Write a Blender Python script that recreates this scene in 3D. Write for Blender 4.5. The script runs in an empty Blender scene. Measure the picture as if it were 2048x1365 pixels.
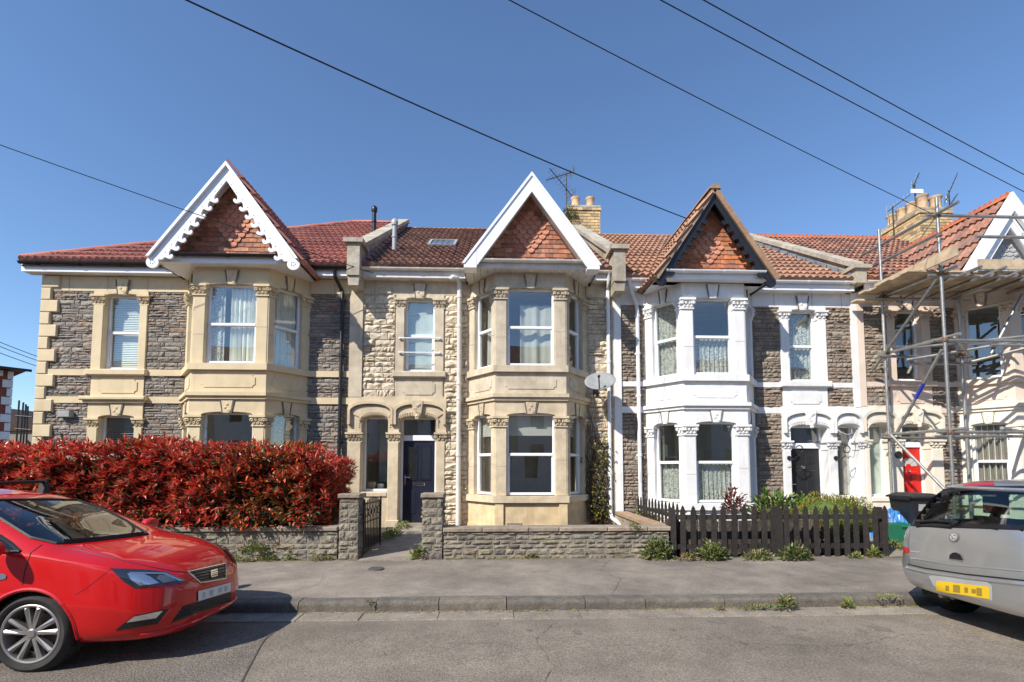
import bpy, bmesh, math, random
from mathutils import Vector, Matrix
from mathutils.bvhtree import BVHTree

# ------------------------------------------------------------------ camera, sky, sun, exposure
sc = bpy.context.scene
COL = sc.collection
R = math.radians
EYE = 1.62
FOC, PITCH, YAW = 1000.0, math.atan(1000 / 15100), R(-2.2)
SHIFT = 252.5 - FOC * math.tan(PITCH)
cam = bpy.data.cameras.new('camera')
cam.sensor_width = 36.0
cam.lens = FOC / 2048 * 36.0
cam.shift_y = SHIFT / 2048
cam.clip_end = 2000
cam.clip_start = 0.05
co = bpy.data.objects.new('camera', cam)
co.location = (0, 0, EYE)
co.rotation_euler = (math.pi / 2 + PITCH, 0, YAW)
COL.objects.link(co)
sc.camera = co

SUN_AZ, SUN_EL = R(46), R(41)
w = bpy.data.worlds.new('World')
sc.world = w
w.use_nodes = True
nt = w.node_tree
sky = nt.nodes.new('ShaderNodeTexSky')
sky.sky_type = 'NISHITA'
sky.sun_disc = False
sky.sun_elevation = SUN_EL
sky.sun_rotation = math.pi + SUN_AZ
sky.air_density = 1.0
sky.dust_density = 0.1
sky.ozone_density = 6.0
bg = nt.nodes['Background']
bg.inputs['Strength'].default_value = 0.125
nt.links.new(sky.outputs[0], bg.inputs['Color'])

sun = bpy.data.lights.new('sun', 'SUN')
sun.energy = 4.3
sun.angle = R(0.53)
sun.color = (1.0, 0.94, 0.85)
so = bpy.data.objects.new('sun', sun)
sd = Vector((math.sin(SUN_AZ) * math.cos(SUN_EL), math.cos(SUN_AZ) * math.cos(SUN_EL), -math.sin(SUN_EL)))
so.rotation_euler = sd.to_track_quat('-Z', 'Y').to_euler()
so.location = (-20, -20, 30)
COL.objects.link(so)

sc.view_settings.view_transform = 'Standard'
sc.view_settings.look = 'None'
sc.view_settings.exposure = 0.58
sc.view_settings.gamma = 1.0
sc.view_settings.use_curve_mapping = False
sc.cycles.max_bounces = 6
sc.cycles.transparent_max_bounces = 12

# ------------------------------------------------------------------ surveying: where a sight line meets a plane
_c, _s = math.cos(PITCH), math.sin(PITCH)
_fw = Vector((-math.sin(YAW), math.cos(YAW), 0))
_rt = Vector((math.cos(YAW), math.sin(YAW), 0))
_F = _fw * _c + Vector((0, 0, _s))
_U = -_fw * _s + Vector((0, 0, _c))
EYEV = Vector((0, 0, EYE))
def ray(px, py):
    return _F + _rt * ((px - 1024) / FOC) - _U * ((py - 682.5 - SHIFT) / FOC)
def at(px, py, Y):
    d = ray(px, py)
    return EYEV + d * (Y / d.y)
def ground(px, py, Z=0.0):
    d = ray(px, py)
    return EYEV + d * ((Z - EYE) / d.z)

# ------------------------------------------------------------------ materials
def _n(nt, t, **kw):
    n = nt.nodes.new(t)
    for k, v in kw.items():
        setattr(n, k, v)
    return n

def mat(name, cols, rough=0.8, nscale=5.0, namt=0.2, big=0.15, rand=None, bump=0.0, bscale=40.0,
        metal=0.0, coat=0.0, spec=0.4, streak=0.0, streak_col=(0.05, 0.045, 0.04), detail=6.0, coords='pos', speck=0.0, blot=0.0, blot_scale=0.8):
    m = bpy.data.materials.new(name)
    m.use_nodes = True
    nt = m.node_tree
    L = nt.links.new
    b = nt.nodes['Principled BSDF']
    b.inputs['Roughness'].default_value = rough
    b.inputs['Metallic'].default_value = metal
    b.inputs['Coat Weight'].default_value = coat
    b.inputs['Coat Roughness'].default_value = 0.03
    b.inputs['Specular IOR Level'].default_value = spec
    geo = _n(nt, 'ShaderNodeNewGeometry')
    pos = geo.outputs['Position']
    if isinstance(cols[0], (int, float)):
        cols = [cols]
    oi = _n(nt, 'ShaderNodeObjectInfo')
    add = _n(nt, 'ShaderNodeMath', operation='ADD')
    L(oi.outputs['Random'], add.inputs[0]); L(geo.outputs['Random Per Island'], add.inputs[1])
    fr = _n(nt, 'ShaderNodeMath', operation='FRACT'); L(add.outputs[0], fr.inputs[0])
    if len(cols) == 1:
        rgb = _n(nt, 'ShaderNodeRGB'); rgb.outputs[0].default_value = (*cols[0], 1)
        col = rgb.outputs[0]
    else:
        ramp = _n(nt, 'ShaderNodeValToRGB')
        cr = ramp.color_ramp
        cr.interpolation = 'LINEAR' if rand is None else rand
        n = len(cols)
        while len(cr.elements) < n:
            cr.elements.new(0.5)
        for i, c in enumerate(cols):
            cr.elements[i].position = i / (n - 1) if cr.interpolation == 'LINEAR' else i / n
            cr.elements[i].color = (*c, 1)
        L(fr.outputs[0], ramp.inputs[0])
        col = ramp.outputs[0]
    def noise(scale, det=detail, vec=pos):
        t = _n(nt, 'ShaderNodeTexNoise')
        t.inputs['Scale'].default_value = scale
        t.inputs['Detail'].default_value = det
        t.inputs['Roughness'].default_value = 0.62
        L(vec, t.inputs['Vector'])
        return t.outputs['Fac']
    def mul(fac, lo, hi, col, r0=.3, r1=.7):
        mr = _n(nt, 'ShaderNodeMapRange')
        mr.inputs[1].default_value = r0; mr.inputs[2].default_value = r1
        mr.inputs[3].default_value = lo; mr.inputs[4].default_value = hi
        L(fac, mr.inputs[0])
        mx = _n(nt, 'ShaderNodeMix', data_type='RGBA', blend_type='MULTIPLY')
        mx.inputs[0].default_value = 1
        L(col, mx.inputs[6]); L(mr.outputs[0], mx.inputs[7])
        return mx.outputs[2]
    if namt:
        col = mul(noise(nscale), 1 - namt, 1 + namt, col)
    if big:
        col = mul(noise(0.9, 3.0), 1 - big, 1 + big, col)
    if blot:
        col = mul(noise(blot_scale, 5.0), 1 + blot, 1 - blot, col, .4, .6)
        col = mul(noise(blot_scale * 4.3, 5.0), 1 + blot * .5, 1 - blot * .5, col, .4, .6)
    if speck:
        col = mul(noise(55.0, 3.0), 1 - speck, 1 + speck, col)
    if streak:
        mp = _n(nt, 'ShaderNodeMapping')
        mp.inputs['Scale'].default_value = (7, 7, 0.9)
        L(pos, mp.inputs['Vector'])
        f = noise(1.0, 6.0, mp.outputs[0])
        mr = _n(nt, 'ShaderNodeMapRange')
        mr.inputs[1].default_value = 0.52; mr.inputs[2].default_value = 0.78
        mr.inputs[3].default_value = 0.0; mr.inputs[4].default_value = streak
        L(f, mr.inputs[0])
        mx = _n(nt, 'ShaderNodeMix', data_type='RGBA')
        L(mr.outputs[0], mx.inputs[0]); L(col, mx.inputs[6]); mx.inputs[7].default_value = (*streak_col, 1)
        col = mx.outputs[2]
    L(col, b.inputs['Base Color'])
    if bump:
        bp = _n(nt, 'ShaderNodeBump')
        bp.inputs['Strength'].default_value = bump
        bp.inputs['Distance'].default_value = 0.02
        L(noise(bscale, 4.0), bp.inputs['Height'])
        L(bp.outputs[0], b.inputs['Normal'])
    return m

def glass_mat(name, tint=(0.9, 0.95, 0.93), refl=1.0, wob=0.02, base=0.04):
    m = bpy.data.materials.new(name)
    m.use_nodes = True
    nt = m.node_tree
    nt.nodes.clear()
    L = nt.links.new
    out = _n(nt, 'ShaderNodeOutputMaterial')
    tr = _n(nt, 'ShaderNodeBsdfTransparent'); tr.inputs[0].default_value = (*tint, 1)
    gl = _n(nt, 'ShaderNodeBsdfGlossy'); gl.inputs['Roughness'].default_value = 0.0
    gl.inputs[0].default_value = (refl, refl, refl, 1)
    geo = _n(nt, 'ShaderNodeNewGeometry')
    dt = _n(nt, 'ShaderNodeVectorMath', operation='DOT_PRODUCT')
    L(geo.outputs['Incoming'], dt.inputs[0]); L(geo.outputs['Normal'], dt.inputs[1])
    ab = _n(nt, 'ShaderNodeMath', operation='ABSOLUTE'); L(dt.outputs['Value'], ab.inputs[0])
    iv = _n(nt, 'ShaderNodeMath', operation='SUBTRACT'); iv.inputs[0].default_value = 1.0; L(ab.outputs[0], iv.inputs[1])
    pw = _n(nt, 'ShaderNodeMath', operation='POWER'); pw.inputs[1].default_value = 4.0; L(iv.outputs[0], pw.inputs[0])
    mr = _n(nt, 'ShaderNodeMath', operation='MULTIPLY_ADD'); mr.inputs[1].default_value = 0.85 - base; mr.inputs[2].default_value = 0.07 + base
    mr.use_clamp = True
    L(pw.outputs[0], mr.inputs[0])
    no = _n(nt, 'ShaderNodeTexNoise'); no.inputs['Scale'].default_value = 1.3; no.inputs['Detail'].default_value = 1
    L(geo.outputs['Position'], no.inputs['Vector'])
    bp = _n(nt, 'ShaderNodeBump'); bp.inputs['Strength'].default_value = wob * 5; bp.inputs['Distance'].default_value = 0.02
    L(no.outputs['Fac'], bp.inputs['Height'])
    L(bp.outputs[0], gl.inputs['Normal'])
    mx = _n(nt, 'ShaderNodeMixShader')
    L(mr.outputs[0], mx.inputs[0]); L(tr.outputs[0], mx.inputs[1]); L(gl.outputs[0], mx.inputs[2])
    L(mx.outputs[0], out.inputs[0])
    return m

def net_mat(name, col, open_=0.35, scale=60):
    m = bpy.data.materials.new(name); m.use_nodes = True
    nt = m.node_tree; L = nt.links.new
    b = nt.nodes['Principled BSDF']; b.inputs['Base Color'].default_value = (*col, 1); b.inputs['Roughness'].default_value = 0.9
    tr = _n(nt, 'ShaderNodeBsdfTransparent')
    mx = _n(nt, 'ShaderNodeMixShader')
    geo = _n(nt, 'ShaderNodeNewGeometry')
    no = _n(nt, 'ShaderNodeTexNoise'); no.inputs['Scale'].default_value = scale; no.inputs['Detail'].default_value = 2
    L(geo.outputs['Position'], no.inputs['Vector'])
    mr = _n(nt, 'ShaderNodeMapRange'); mr.inputs[1].default_value = 0.35; mr.inputs[2].default_value = 0.6
    mr.inputs[3].default_value = open_ * 1.6; mr.inputs[4].default_value = open_ * 0.3
    L(no.outputs['Fac'], mr.inputs[0]); L(mr.outputs[0], mx.inputs[0])
    out = nt.nodes['Material Output']
    L(b.outputs[0], mx.inputs[1]); L(tr.outputs[0], mx.inputs[2]); L(mx.outputs[0], out.inputs[0])
    return m

M = {}
M['stone_grey'] = mat('stone_grey', [(0.27, 0.24, 0.205), (0.33, 0.295, 0.25), (0.23, 0.205, 0.18), (0.37, 0.325, 0.27), (0.29, 0.255, 0.215), (0.25, 0.225, 0.195), (0.35, 0.27, 0.20), (0.31, 0.275, 0.235), (0.20, 0.18, 0.16), (0.34, 0.30, 0.25), (0.32, 0.215, 0.155), (0.28, 0.25, 0.215)], rough=0.95, nscale=22, namt=0.32, big=0.12, bump=1.0, bscale=55)
M['stone_cream'] = mat('stone_cream', [(0.63, 0.54, 0.40), (0.60, 0.51, 0.375), (0.66, 0.57, 0.43), (0.58, 0.48, 0.34), (0.64, 0.55, 0.41)], rough=0.92, nscale=10, namt=0.25, bump=0.8, bscale=30, streak=0.25)
M['stone_brown'] = mat('stone_brown', [(0.31, 0.255, 0.20), (0.25, 0.21, 0.17), (0.37, 0.305, 0.235), (0.29, 0.235, 0.185), (0.33, 0.225, 0.165), (0.27, 0.23, 0.185), (0.39, 0.325, 0.25), (0.32, 0.26, 0.20), (0.23, 0.19, 0.155), (0.35, 0.25, 0.18)], rough=0.95, nscale=22, namt=0.32, big=0.12, bump=1.0, bscale=55)
M['stone_wall'] = mat('stone_wall', [(0.20, 0.178, 0.142), (0.25, 0.22, 0.17), (0.16, 0.145, 0.125), (0.23, 0.20, 0.15), (0.29, 0.25, 0.185), (0.18, 0.165, 0.14), (0.25, 0.205, 0.145), (0.21, 0.19, 0.16), (0.27, 0.245, 0.16), (0.14, 0.128, 0.112)], rough=0.95, nscale=13, namt=0.5, big=0.2, bump=1.0, bscale=45)
M['mortar'] = mat('mortar', (0.285, 0.25, 0.20), rough=0.95, nscale=20, namt=0.3, bump=0.5)
M['mortar_dark'] = mat('mortar_dark', (0.215, 0.19, 0.16), rough=0.95, nscale=20, namt=0.35, bump=0.5)
M['mortar_cream'] = mat('mortar_cream', (0.54, 0.455, 0.33), rough=0.95, nscale=15, namt=0.3, bump=0.5)
M['dress_cream'] = mat('dress_cream', (0.65, 0.53, 0.335), rough=0.75, nscale=4, namt=0.07, big=0.07, bump=0.15, bscale=60, streak=0.22, streak_col=(0.34, 0.26, 0.15))
M['dress_bath'] = mat('dress_bath', (0.545, 0.465, 0.345), rough=0.9, nscale=5, namt=0.16, big=0.16, bump=0.4, bscale=50, streak=0.4, streak_col=(0.21, 0.17, 0.12))
M['dress_buff'] = mat('dress_buff', (0.59, 0.485, 0.335), rough=0.9, nscale=5, namt=0.16, big=0.16, bump=0.4, bscale=50, streak=0.3, streak_col=(0.3, 0.22, 0.13))
M['dress_plinth'] = mat('dress_plinth', (0.62, 0.48, 0.285), rough=0.9, nscale=4, namt=0.2, big=0.15, bump=0.4, bscale=50, streak=0.4, streak_col=(0.34, 0.22, 0.12))
M['dress_white'] = mat('dress_white', (0.78, 0.77, 0.75), rough=0.7, nscale=4, namt=0.06, big=0.06, bump=0.3, bscale=40, streak=0.34, streak_col=(0.42, 0.40, 0.36))
M['dress_pink'] = mat('dress_pink', (0.72, 0.585, 0.475), rough=0.75, nscale=4, namt=0.06, big=0.06, bump=0.2, bscale=50, streak=0.15, streak_col=(0.42, 0.33, 0.27))
M['dress_ivory'] = mat('dress_ivory', (0.76, 0.70, 0.58), rough=0.75, nscale=4, namt=0.06, big=0.06, bump=0.2, bscale=50, streak=0.15, streak_col=(0.42, 0.36, 0.29))
M['pvc'] = mat('pvc_white', (0.80, 0.81, 0.82), rough=0.3, namt=0.03, big=0.02, nscale=3)
M['pvc_old'] = mat('pvc_weathered', (0.66, 0.63, 0.58), rough=0.45, namt=0.12, big=0.1, nscale=5, streak=0.25, streak_col=(0.3, 0.27, 0.23))
M['pvc_grey'] = mat('pvc_grey', (0.36, 0.36, 0.36), rough=0.4, namt=0.08)
M['black_plastic'] = mat('black_plastic', (0.018, 0.019, 0.021), rough=0.35, namt=0.1)
M['black_paint'] = mat('black_paint', (0.016, 0.017, 0.02), rough=0.3, namt=0.15, bump=0.1)
M['tile_red'] = mat('tile_red', [(0.36, 0.145, 0.11), (0.42, 0.18, 0.135), (0.31, 0.12, 0.095), (0.40, 0.165, 0.125), (0.34, 0.15, 0.12)], rough=0.75, nscale=9, namt=0.22, bump=0.2)
M['tile_brown'] = mat('tile_brown', [(0.23, 0.12, 0.085), (0.165, 0.09, 0.068), (0.29, 0.155, 0.105), (0.20, 0.11, 0.082), (0.26, 0.125, 0.085)], rough=0.8, nscale=7, namt=0.4, bump=0.3)
M['tile_tan'] = mat('tile_tan', [(0.33, 0.18, 0.115), (0.28, 0.15, 0.095), (0.37, 0.205, 0.13), (0.31, 0.165, 0.11)], rough=0.75, nscale=9, namt=0.22, bump=0.3)
M['tile_mottled'] = mat('tile_mottled', [(0.28, 0.13, 0.09), (0.20, 0.12, 0.09), (0.35, 0.18, 0.12), (0.25, 0.115, 0.08), (0.17, 0.11, 0.09), (0.38, 0.17, 0.105), (0.30, 0.17, 0.125)], rough=0.8, nscale=8, namt=0.4, bump=0.3)
M['roof_under'] = mat('roof_under', (0.06, 0.035, 0.028), rough=0.9)
M['ridge_red'] = mat('ridge_red', [(0.46, 0.15, 0.10), (0.5, 0.18, 0.12), (0.43, 0.135, 0.095)], rough=0.7, nscale=8, namt=0.12)
M['ridge_orange'] = mat('ridge_orange', [(0.52, 0.145, 0.055), (0.46, 0.12, 0.05), (0.5, 0.17, 0.08)], rough=0.75, nscale=8, namt=0.2)
M['ridge_brown'] = mat('ridge_brown', [(0.30, 0.19, 0.115), (0.34, 0.215, 0.135), (0.27, 0.165, 0.1)], rough=0.8, nscale=12, namt=0.2)
M['hang_tile'] = mat('hang_tile', [(0.42, 0.16, 0.085), (0.30, 0.135, 0.085), (0.46, 0.21, 0.12), (0.36, 0.125, 0.075), (0.20, 0.11, 0.08), (0.5, 0.24, 0.145), (0.40, 0.17, 0.1), (0.26, 0.12, 0.08)], rough=0.8, nscale=12, namt=0.35, bump=0.3)
M['hang_tile_bright'] = mat('hang_tile_bright', [(0.52, 0.18, 0.075), (0.36, 0.145, 0.08), (0.56, 0.2, 0.08), (0.42, 0.14, 0.07), (0.25, 0.12, 0.08), (0.54, 0.25, 0.13)], rough=0.8, nscale=12, namt=0.35, bump=0.3)
M['scallop'] = mat('scallop_tile', [(0.52, 0.22, 0.135), (0.56, 0.255, 0.16), (0.5, 0.2, 0.12)], rough=0.8, nscale=12, namt=0.15, bump=0.2)
M['coping'] = mat('coping_stone', (0.40, 0.355, 0.28), rough=0.92, nscale=6, namt=0.25, big=0.2, bump=0.5, streak=0.4, streak_col=(0.13, 0.12, 0.1))
M['coping_wall'] = mat('coping_wall', [(0.30, 0.245, 0.185), (0.25, 0.21, 0.165), (0.34, 0.27, 0.205)], rough=0.92, nscale=9, namt=0.3, big=0.2, bump=0.5)
M['lead'] = mat('lead', (0.27, 0.30, 0.34), rough=0.5, namt=0.2, metal=0.3)
M['brick_yellow'] = mat('brick_yellow', [(0.56, 0.40, 0.19), (0.62, 0.46, 0.24), (0.48, 0.33, 0.16), (0.58, 0.42, 0.22), (0.26, 0.19, 0.12), (0.6, 0.45, 0.26)], rough=0.9, nscale=12, namt=0.25, bump=0.3)
M['pot'] = mat('chimney_pot', [(0.55, 0.40, 0.23), (0.60, 0.40, 0.26)], rough=0.85, nscale=8, namt=0.25, streak=0.4, streak_col=(0.12, 0.09, 0.06))
M['asphalt'] = mat('asphalt', (0.212, 0.18, 0.143), rough=0.92, nscale=1.6, namt=0.10, big=0.06, blot=0.16, blot_scale=0.5, bump=0.7, bscale=75, speck=0.42)
M['pave'] = mat('pavement_asphalt', (0.222, 0.191, 0.157), rough=0.9, nscale=1.1, namt=0.14, big=0.10, blot=0.2, blot_scale=0.7, bump=0.45, bscale=120, speck=0.28)
M['kerb'] = mat('kerb_stone', [(0.155, 0.136, 0.11), (0.12, 0.107, 0.09), (0.18, 0.155, 0.122)], rough=0.9, nscale=8, namt=0.3, bump=0.5, speck=0.2)
M['sett'] = mat('gutter_stone', [(0.238, 0.205, 0.163), (0.21, 0.182, 0.147), (0.26, 0.224, 0.178)], rough=0.9, nscale=6, namt=0.2, bump=0.4, speck=0.3)
M['concrete'] = mat('concrete', (0.26, 0.225, 0.18), rough=0.95, nscale=4, namt=0.25, big=0.2, bump=0.4)
M['soil'] = mat('soil', (0.09, 0.07, 0.05), rough=1.0, nscale=12, namt=0.4, bump=0.9)
M['glass'] = glass_mat('window_glass', base=0.12)
M['glass_strong'] = glass_mat('window_glass_bright', base=0.10)
M['glass_car'] = glass_mat('car_glass', tint=(0.55, 0.68, 0.62), base=0.02, wob=0.004)
M['interior'] = mat('interior_plaster', (0.74, 0.70, 0.63), rough=0.95, namt=0.05)
M['interior_dark'] = mat('interior_dark', (0.16, 0.14, 0.12), rough=0.95, namt=0.05)
M['curtain'] = mat('curtain_cloth', (0.62, 0.58, 0.46), rough=0.95, namt=0.08, nscale=3)
M['curtain_grey'] = mat('curtain_grey', (0.80, 0.79, 0.70), rough=0.95, namt=0.08, nscale=3)
M['curtain_dull'] = mat('curtain_dull', (0.44, 0.43, 0.38), rough=0.95, namt=0.1, nscale=3)
M['curtain_brown'] = mat('curtain_brown', (0.30, 0.25, 0.2), rough=0.95, namt=0.08, nscale=3)
M['lace'] = net_mat('lace_curtain', (0.66, 0.65, 0.60), 0.42, 26)
M['blind'] = mat('blind_slat', (0.80, 0.80, 0.72), rough=0.6, namt=0.03)
M['blind_roll'] = mat('roller_blind', (0.52, 0.49, 0.43), rough=0.9, namt=0.05)
M['frost'] = mat('frosted_film', (0.46, 0.50, 0.46), rough=0.85, namt=0.15, nscale=3)
M['door_navy'] = mat('door_navy', (0.015, 0.018, 0.034), rough=0.35, namt=0.06)
M['door_black'] = mat('door_charcoal', (0.022, 0.022, 0.024), rough=0.35, namt=0.06)
M['door_red'] = mat('door_red', (0.62, 0.018, 0.012), rough=0.35, namt=0.06)
M['chrome'] = mat('chrome', (0.75, 0.75, 0.74), rough=0.18, metal=1.0, namt=0.02)
M['galv'] = mat('galvanised_tube', [(0.36, 0.355, 0.34), (0.42, 0.41, 0.38), (0.31, 0.3, 0.28)], rough=0.45, metal=0.75, nscale=10, namt=0.25)
M['board'] = mat('scaffold_board', [(0.52, 0.40, 0.26), (0.46, 0.35, 0.225), (0.57, 0.45, 0.3)], rough=0.9, nscale=6, namt=0.25, bump=0.2)
M['rust'] = mat('rusty_coupler', (0.22, 0.13, 0.085), rough=0.8, metal=0.3, namt=0.35, nscale=20)
M['blue_tape'] = mat('blue_tape', (0.03, 0.05, 0.42), rough=0.5)
M['dish'] = mat('dish_grey', (0.27, 0.28, 0.28), rough=0.6, namt=0.15, nscale=7)
M['iron_worn'] = mat('iron_worn', (0.10, 0.088, 0.075), rough=0.8, namt=0.3)
M['iron'] = mat('black_iron', (0.02, 0.019, 0.018), rough=0.55, namt=0.3)
M['fence'] = mat('fence_stain', [(0.026, 0.021, 0.018), (0.034, 0.028, 0.024), (0.022, 0.018, 0.016)], rough=0.8, nscale=15, namt=0.35, bump=0.5, bscale=25)
M['cable'] = mat('cable_black', (0.012, 0.014, 0.02), rough=0.6, namt=0)
M['render_grey'] = mat('old_render', (0.36, 0.30, 0.215), rough=0.95, nscale=5, namt=0.3, big=0.2, bump=0.5)
M['brick_red'] = mat('brick_red', [(0.25, 0.075, 0.05), (0.30, 0.095, 0.065), (0.21, 0.065, 0.05)], rough=0.9, nscale=14, namt=0.25, bump=0.3)

# ------------------------------------------------------------------ mesh + object helpers
class MB:
    def __init__(s):
        s.v = []; s.f = []
    def add(s, vs, fs, mx=None):
        k = len(s.v)
        s.v += [tuple(mx @ Vector(p)) if mx else tuple(p) for p in vs]
        s.f += [tuple(i + k for i in q) for q in fs]
        return s
    def box(s, x0, x1, y0, y1, z0, z1, mx=None):
        return s.add([(x0, y0, z0), (x1, y0, z0), (x1, y1, z0), (x0, y1, z0), (x0, y0, z1), (x1, y0, z1), (x1, y1, z1), (x0, y1, z1)],
                     [(0, 3, 2, 1), (4, 5, 6, 7), (0, 1, 5, 4), (1, 2, 6, 5), (2, 3, 7, 6), (3, 0, 4, 7)], mx)
    def cbox(s, x0, x1, y0, y1, z0, z1, c=0.015, mx=None):
        """box whose front (low y) face is chamfered"""
        return s.add([(x0 + c, y0, z0 + c), (x1 - c, y0, z0 + c), (x1 - c, y0, z1 - c), (x0 + c, y0, z1 - c),
                      (x0, y0 + c, z0), (x1, y0 + c, z0), (x1, y0 + c, z1), (x0, y0 + c, z1),
                      (x0, y1, z0), (x1, y1, z0), (x1, y1, z1), (x0, y1, z1)],
                     [(0, 1, 2, 3), (4, 5, 1, 0), (5, 6, 2, 1), (6, 7, 3, 2), (7, 4, 0, 3),
                      (8, 9, 5, 4), (9, 10, 6, 5), (10, 11, 7, 6), (11, 8, 4, 7), (11, 10, 9, 8)], mx)
    def prism(s, poly, a0, a1, axis='y', mx=None):
        n = len(poly)
        def P(u, w, a):
            return (u, a, w) if axis == 'y' else ((a, u, w) if axis == 'x' else (u, w, a))
        vs = [P(u, w, a0) for u, w in poly] + [P(u, w, a1) for u, w in poly]
        fs = [tuple(range(n)), tuple(range(2 * n - 1, n - 1, -1))] + [(i, i + n, (i + 1) % n + n, (i + 1) % n) for i in range(n)]
        return s.add(vs, fs, mx)
    def tube(s, pts, r, n=8, mx=None, r1=None):
        pts = [Vector(p) for p in pts]
        rings = []
        m = len(pts)
        for i, p in enumerate(pts):
            d = (pts[min(i + 1, m - 1)] - pts[max(i - 1, 0)])
            d = d.normalized() if d.length > 1e-9 else Vector((0, 0, 1))
            a = Vector((0, 0, 1)) if abs(d.z) < 0.9 else Vector((1, 0, 0))
            u = d.cross(a).normalized(); q = d.cross(u)
            rr = r if r1 is None else r + (r1 - r) * i / max(1, m - 1)
            rings.append([tuple(p + (u * math.cos(t * 2 * math.pi / n) + q * math.sin(t * 2 * math.pi / n)) * rr) for t in range(n)])
        vs = [p for g in rings for p in g]
        fs = []
        for i in range(m - 1):
            for t in range(n):
                fs.append((i * n + t, i * n + (t + 1) % n, (i + 1) * n + (t + 1) % n, (i + 1) * n + t))
        fs += [tuple(range(n - 1, -1, -1)), tuple(range((m - 1) * n, m * n))]
        return s.add(vs, fs, mx)
    def lathe(s, prof, n=16, c=(0, 0, 0), axis='z', mx=None, cap=True):
        vs = []; fs = []
        for r, h in prof:
            for t in range(n):
                a = 2 * math.pi * t / n
                x, y = r * math.cos(a), r * math.sin(a)
                q = (x, y, h) if axis == 'z' else ((x, h, y) if axis == 'y' else (h, x, y))
                vs.append((q[0] + c[0], q[1] + c[1], q[2] + c[2]))
        m = len(prof)
        for i in range(m - 1):
            for t in range(n):
                fs.append((i * n + t, i * n + (t + 1) % n, (i + 1) * n + (t + 1) % n, (i + 1) * n + t))
        if cap:
            fs += [tuple(range(n - 1, -1, -1)), tuple(range((m - 1) * n, m * n))]
        return s.add(vs, fs, mx)
    def blob(s, c, rx, ry, rz, mx=None):
        vs = [(0, 0, -1)]; 
        for lat in (-0.6, 0.25):
            for t in range(6):
                a = t * math.pi / 3 + (0.5 if lat > 0 else 0)
                q = math.sqrt(1 - lat * lat)
                vs.append((q * math.cos(a), q * math.sin(a), lat))
        vs.append((0, 0, 1))
        fs = [(0, 1 + (t + 1) % 6, 1 + t) for t in range(6)] + [(1 + t, 1 + (t + 1) % 6, 7 + (t + 1) % 6, 7 + t) for t in range(6)] + [(7 + t, 7 + (t + 1) % 6, 13) for t in range(6)]
        return s.add([(c[0] + x * rx, c[1] + y * ry, c[2] + z * rz) for x, y, z in vs], fs, mx)
    def mesh(s, name, smooth=False, fix=True):
        me = bpy.data.meshes.new(name)
        me.from_pydata(s.v, [], s.f)
        if fix:
            bm = bmesh.new(); bm.from_mesh(me)
            bmesh.ops.recalc_face_normals(bm, faces=bm.faces)
            bm.to_mesh(me); bm.free()
        if smooth:
            me.shade_smooth()
            try:
                me.set_sharp_from_angle(angle=R(40))
            except Exception:
                pass
        return me
    def obj(s, name, material, parent=None, smooth=False, fix=True, **props):
        return put(name, s.mesh(name, smooth, fix), material, parent, **props)

def put(name, me, material, parent=None, basis=None, **props):
    if material is not None and len(me.materials) == 0:
        me.materials.append(M[material] if isinstance(material, str) else material)
    o = bpy.data.objects.new(name, me)
    COL.objects.link(o)
    if basis is not None:
        o.matrix_basis = basis
    if parent is not None:
        o.parent = parent
        o.matrix_parent_inverse = Matrix.Translation(-parent.location)
    for k, v in props.items():
        o[k] = v
    return o

def thing(name, label, category, loc=(0, 0, 0), group=None):
    o = bpy.data.objects.new(name, None)
    o.empty_display_size = 0.2
    COL.objects.link(o)
    o.location = loc
    o['label'] = label; o['category'] = category
    if group:
        o['group'] = group
    return o

def pieces(parent, name, items, material, rest='remaining_pieces', limit=300):
    """items: (mesh, matrix) nearest / largest first. The first ones are parts, the rest one part of kind stuff."""
    mm = M[material] if isinstance(material, str) else material
    for me, mx in items[:limit]:
        if len(me.materials) == 0:
            me.materials.append(mm)
        o = bpy.data.objects.new(name, me)
        if me.materials[0] != mm:
            o.material_slots[0].link = 'OBJECT'
            o.material_slots[0].material = mm
        COL.objects.link(o)
        o.parent = parent
        o.matrix_parent_inverse = Matrix.Translation(-parent.location)
        o.matrix_basis = mx
    if len(items) > limit:
        b = MB()
        for me, mx in items[limit:]:
            b.add([v.co for v in me.vertices], [tuple(p.vertices) for p in me.polygons], mx)
        b.obj(rest, material, parent, fix=False, kind='stuff')

def unit_stone(seed, rough=0.5):
    r = random.Random(seed)
    nx, nz = 5, 4
    vs = []; fs = []
    for j in range(nz):
        for i in range(nx):
            x = -0.5 + i / (nx - 1); z = -0.5 + j / (nz - 1)
            edge = i in (0, nx - 1) or j in (0, nz - 1)
            if edge:
                x *= 1 - 0.05 * r.random(); z *= 1 - 0.10 * r.random()
                y = -0.25 - 0.3 * r.random() * rough
            else:
                x += r.uniform(-.06, .06); z += r.uniform(-.07, .07)
                y = -1.0 + r.uniform(0, 0.85) * rough
            vs.append((x, y, z))
    for j in range(nz - 1):
        for i in range(nx - 1):
            a = j * nx + i
            fs.append((a, a + 1, a + nx + 1, a + nx))
    border = [i for i in range(nx)] + [j * nx + nx - 1 for j in range(1, nz)] + [(nz - 1) * nx + i for i in range(nx - 2, -1, -1)] + [j * nx for j in range(nz - 2, 0, -1)]
    k = len(vs)
    for q in border:
        vs.append((vs[q][0], 0.3, vs[q][2]))
    n = len(border)
    for t in range(n):
        fs.append((border[t], k + t, k + (t + 1) % n, border[(t + 1) % n]))
    b = MB(); b.add(vs, fs)
    return b.mesh('stone', fix=False)
STONES = [unit_stone(i, 0.75) for i in range(14)]
FLATS = [unit_stone(100 + i, 0.3) for i in range(8)]

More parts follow.
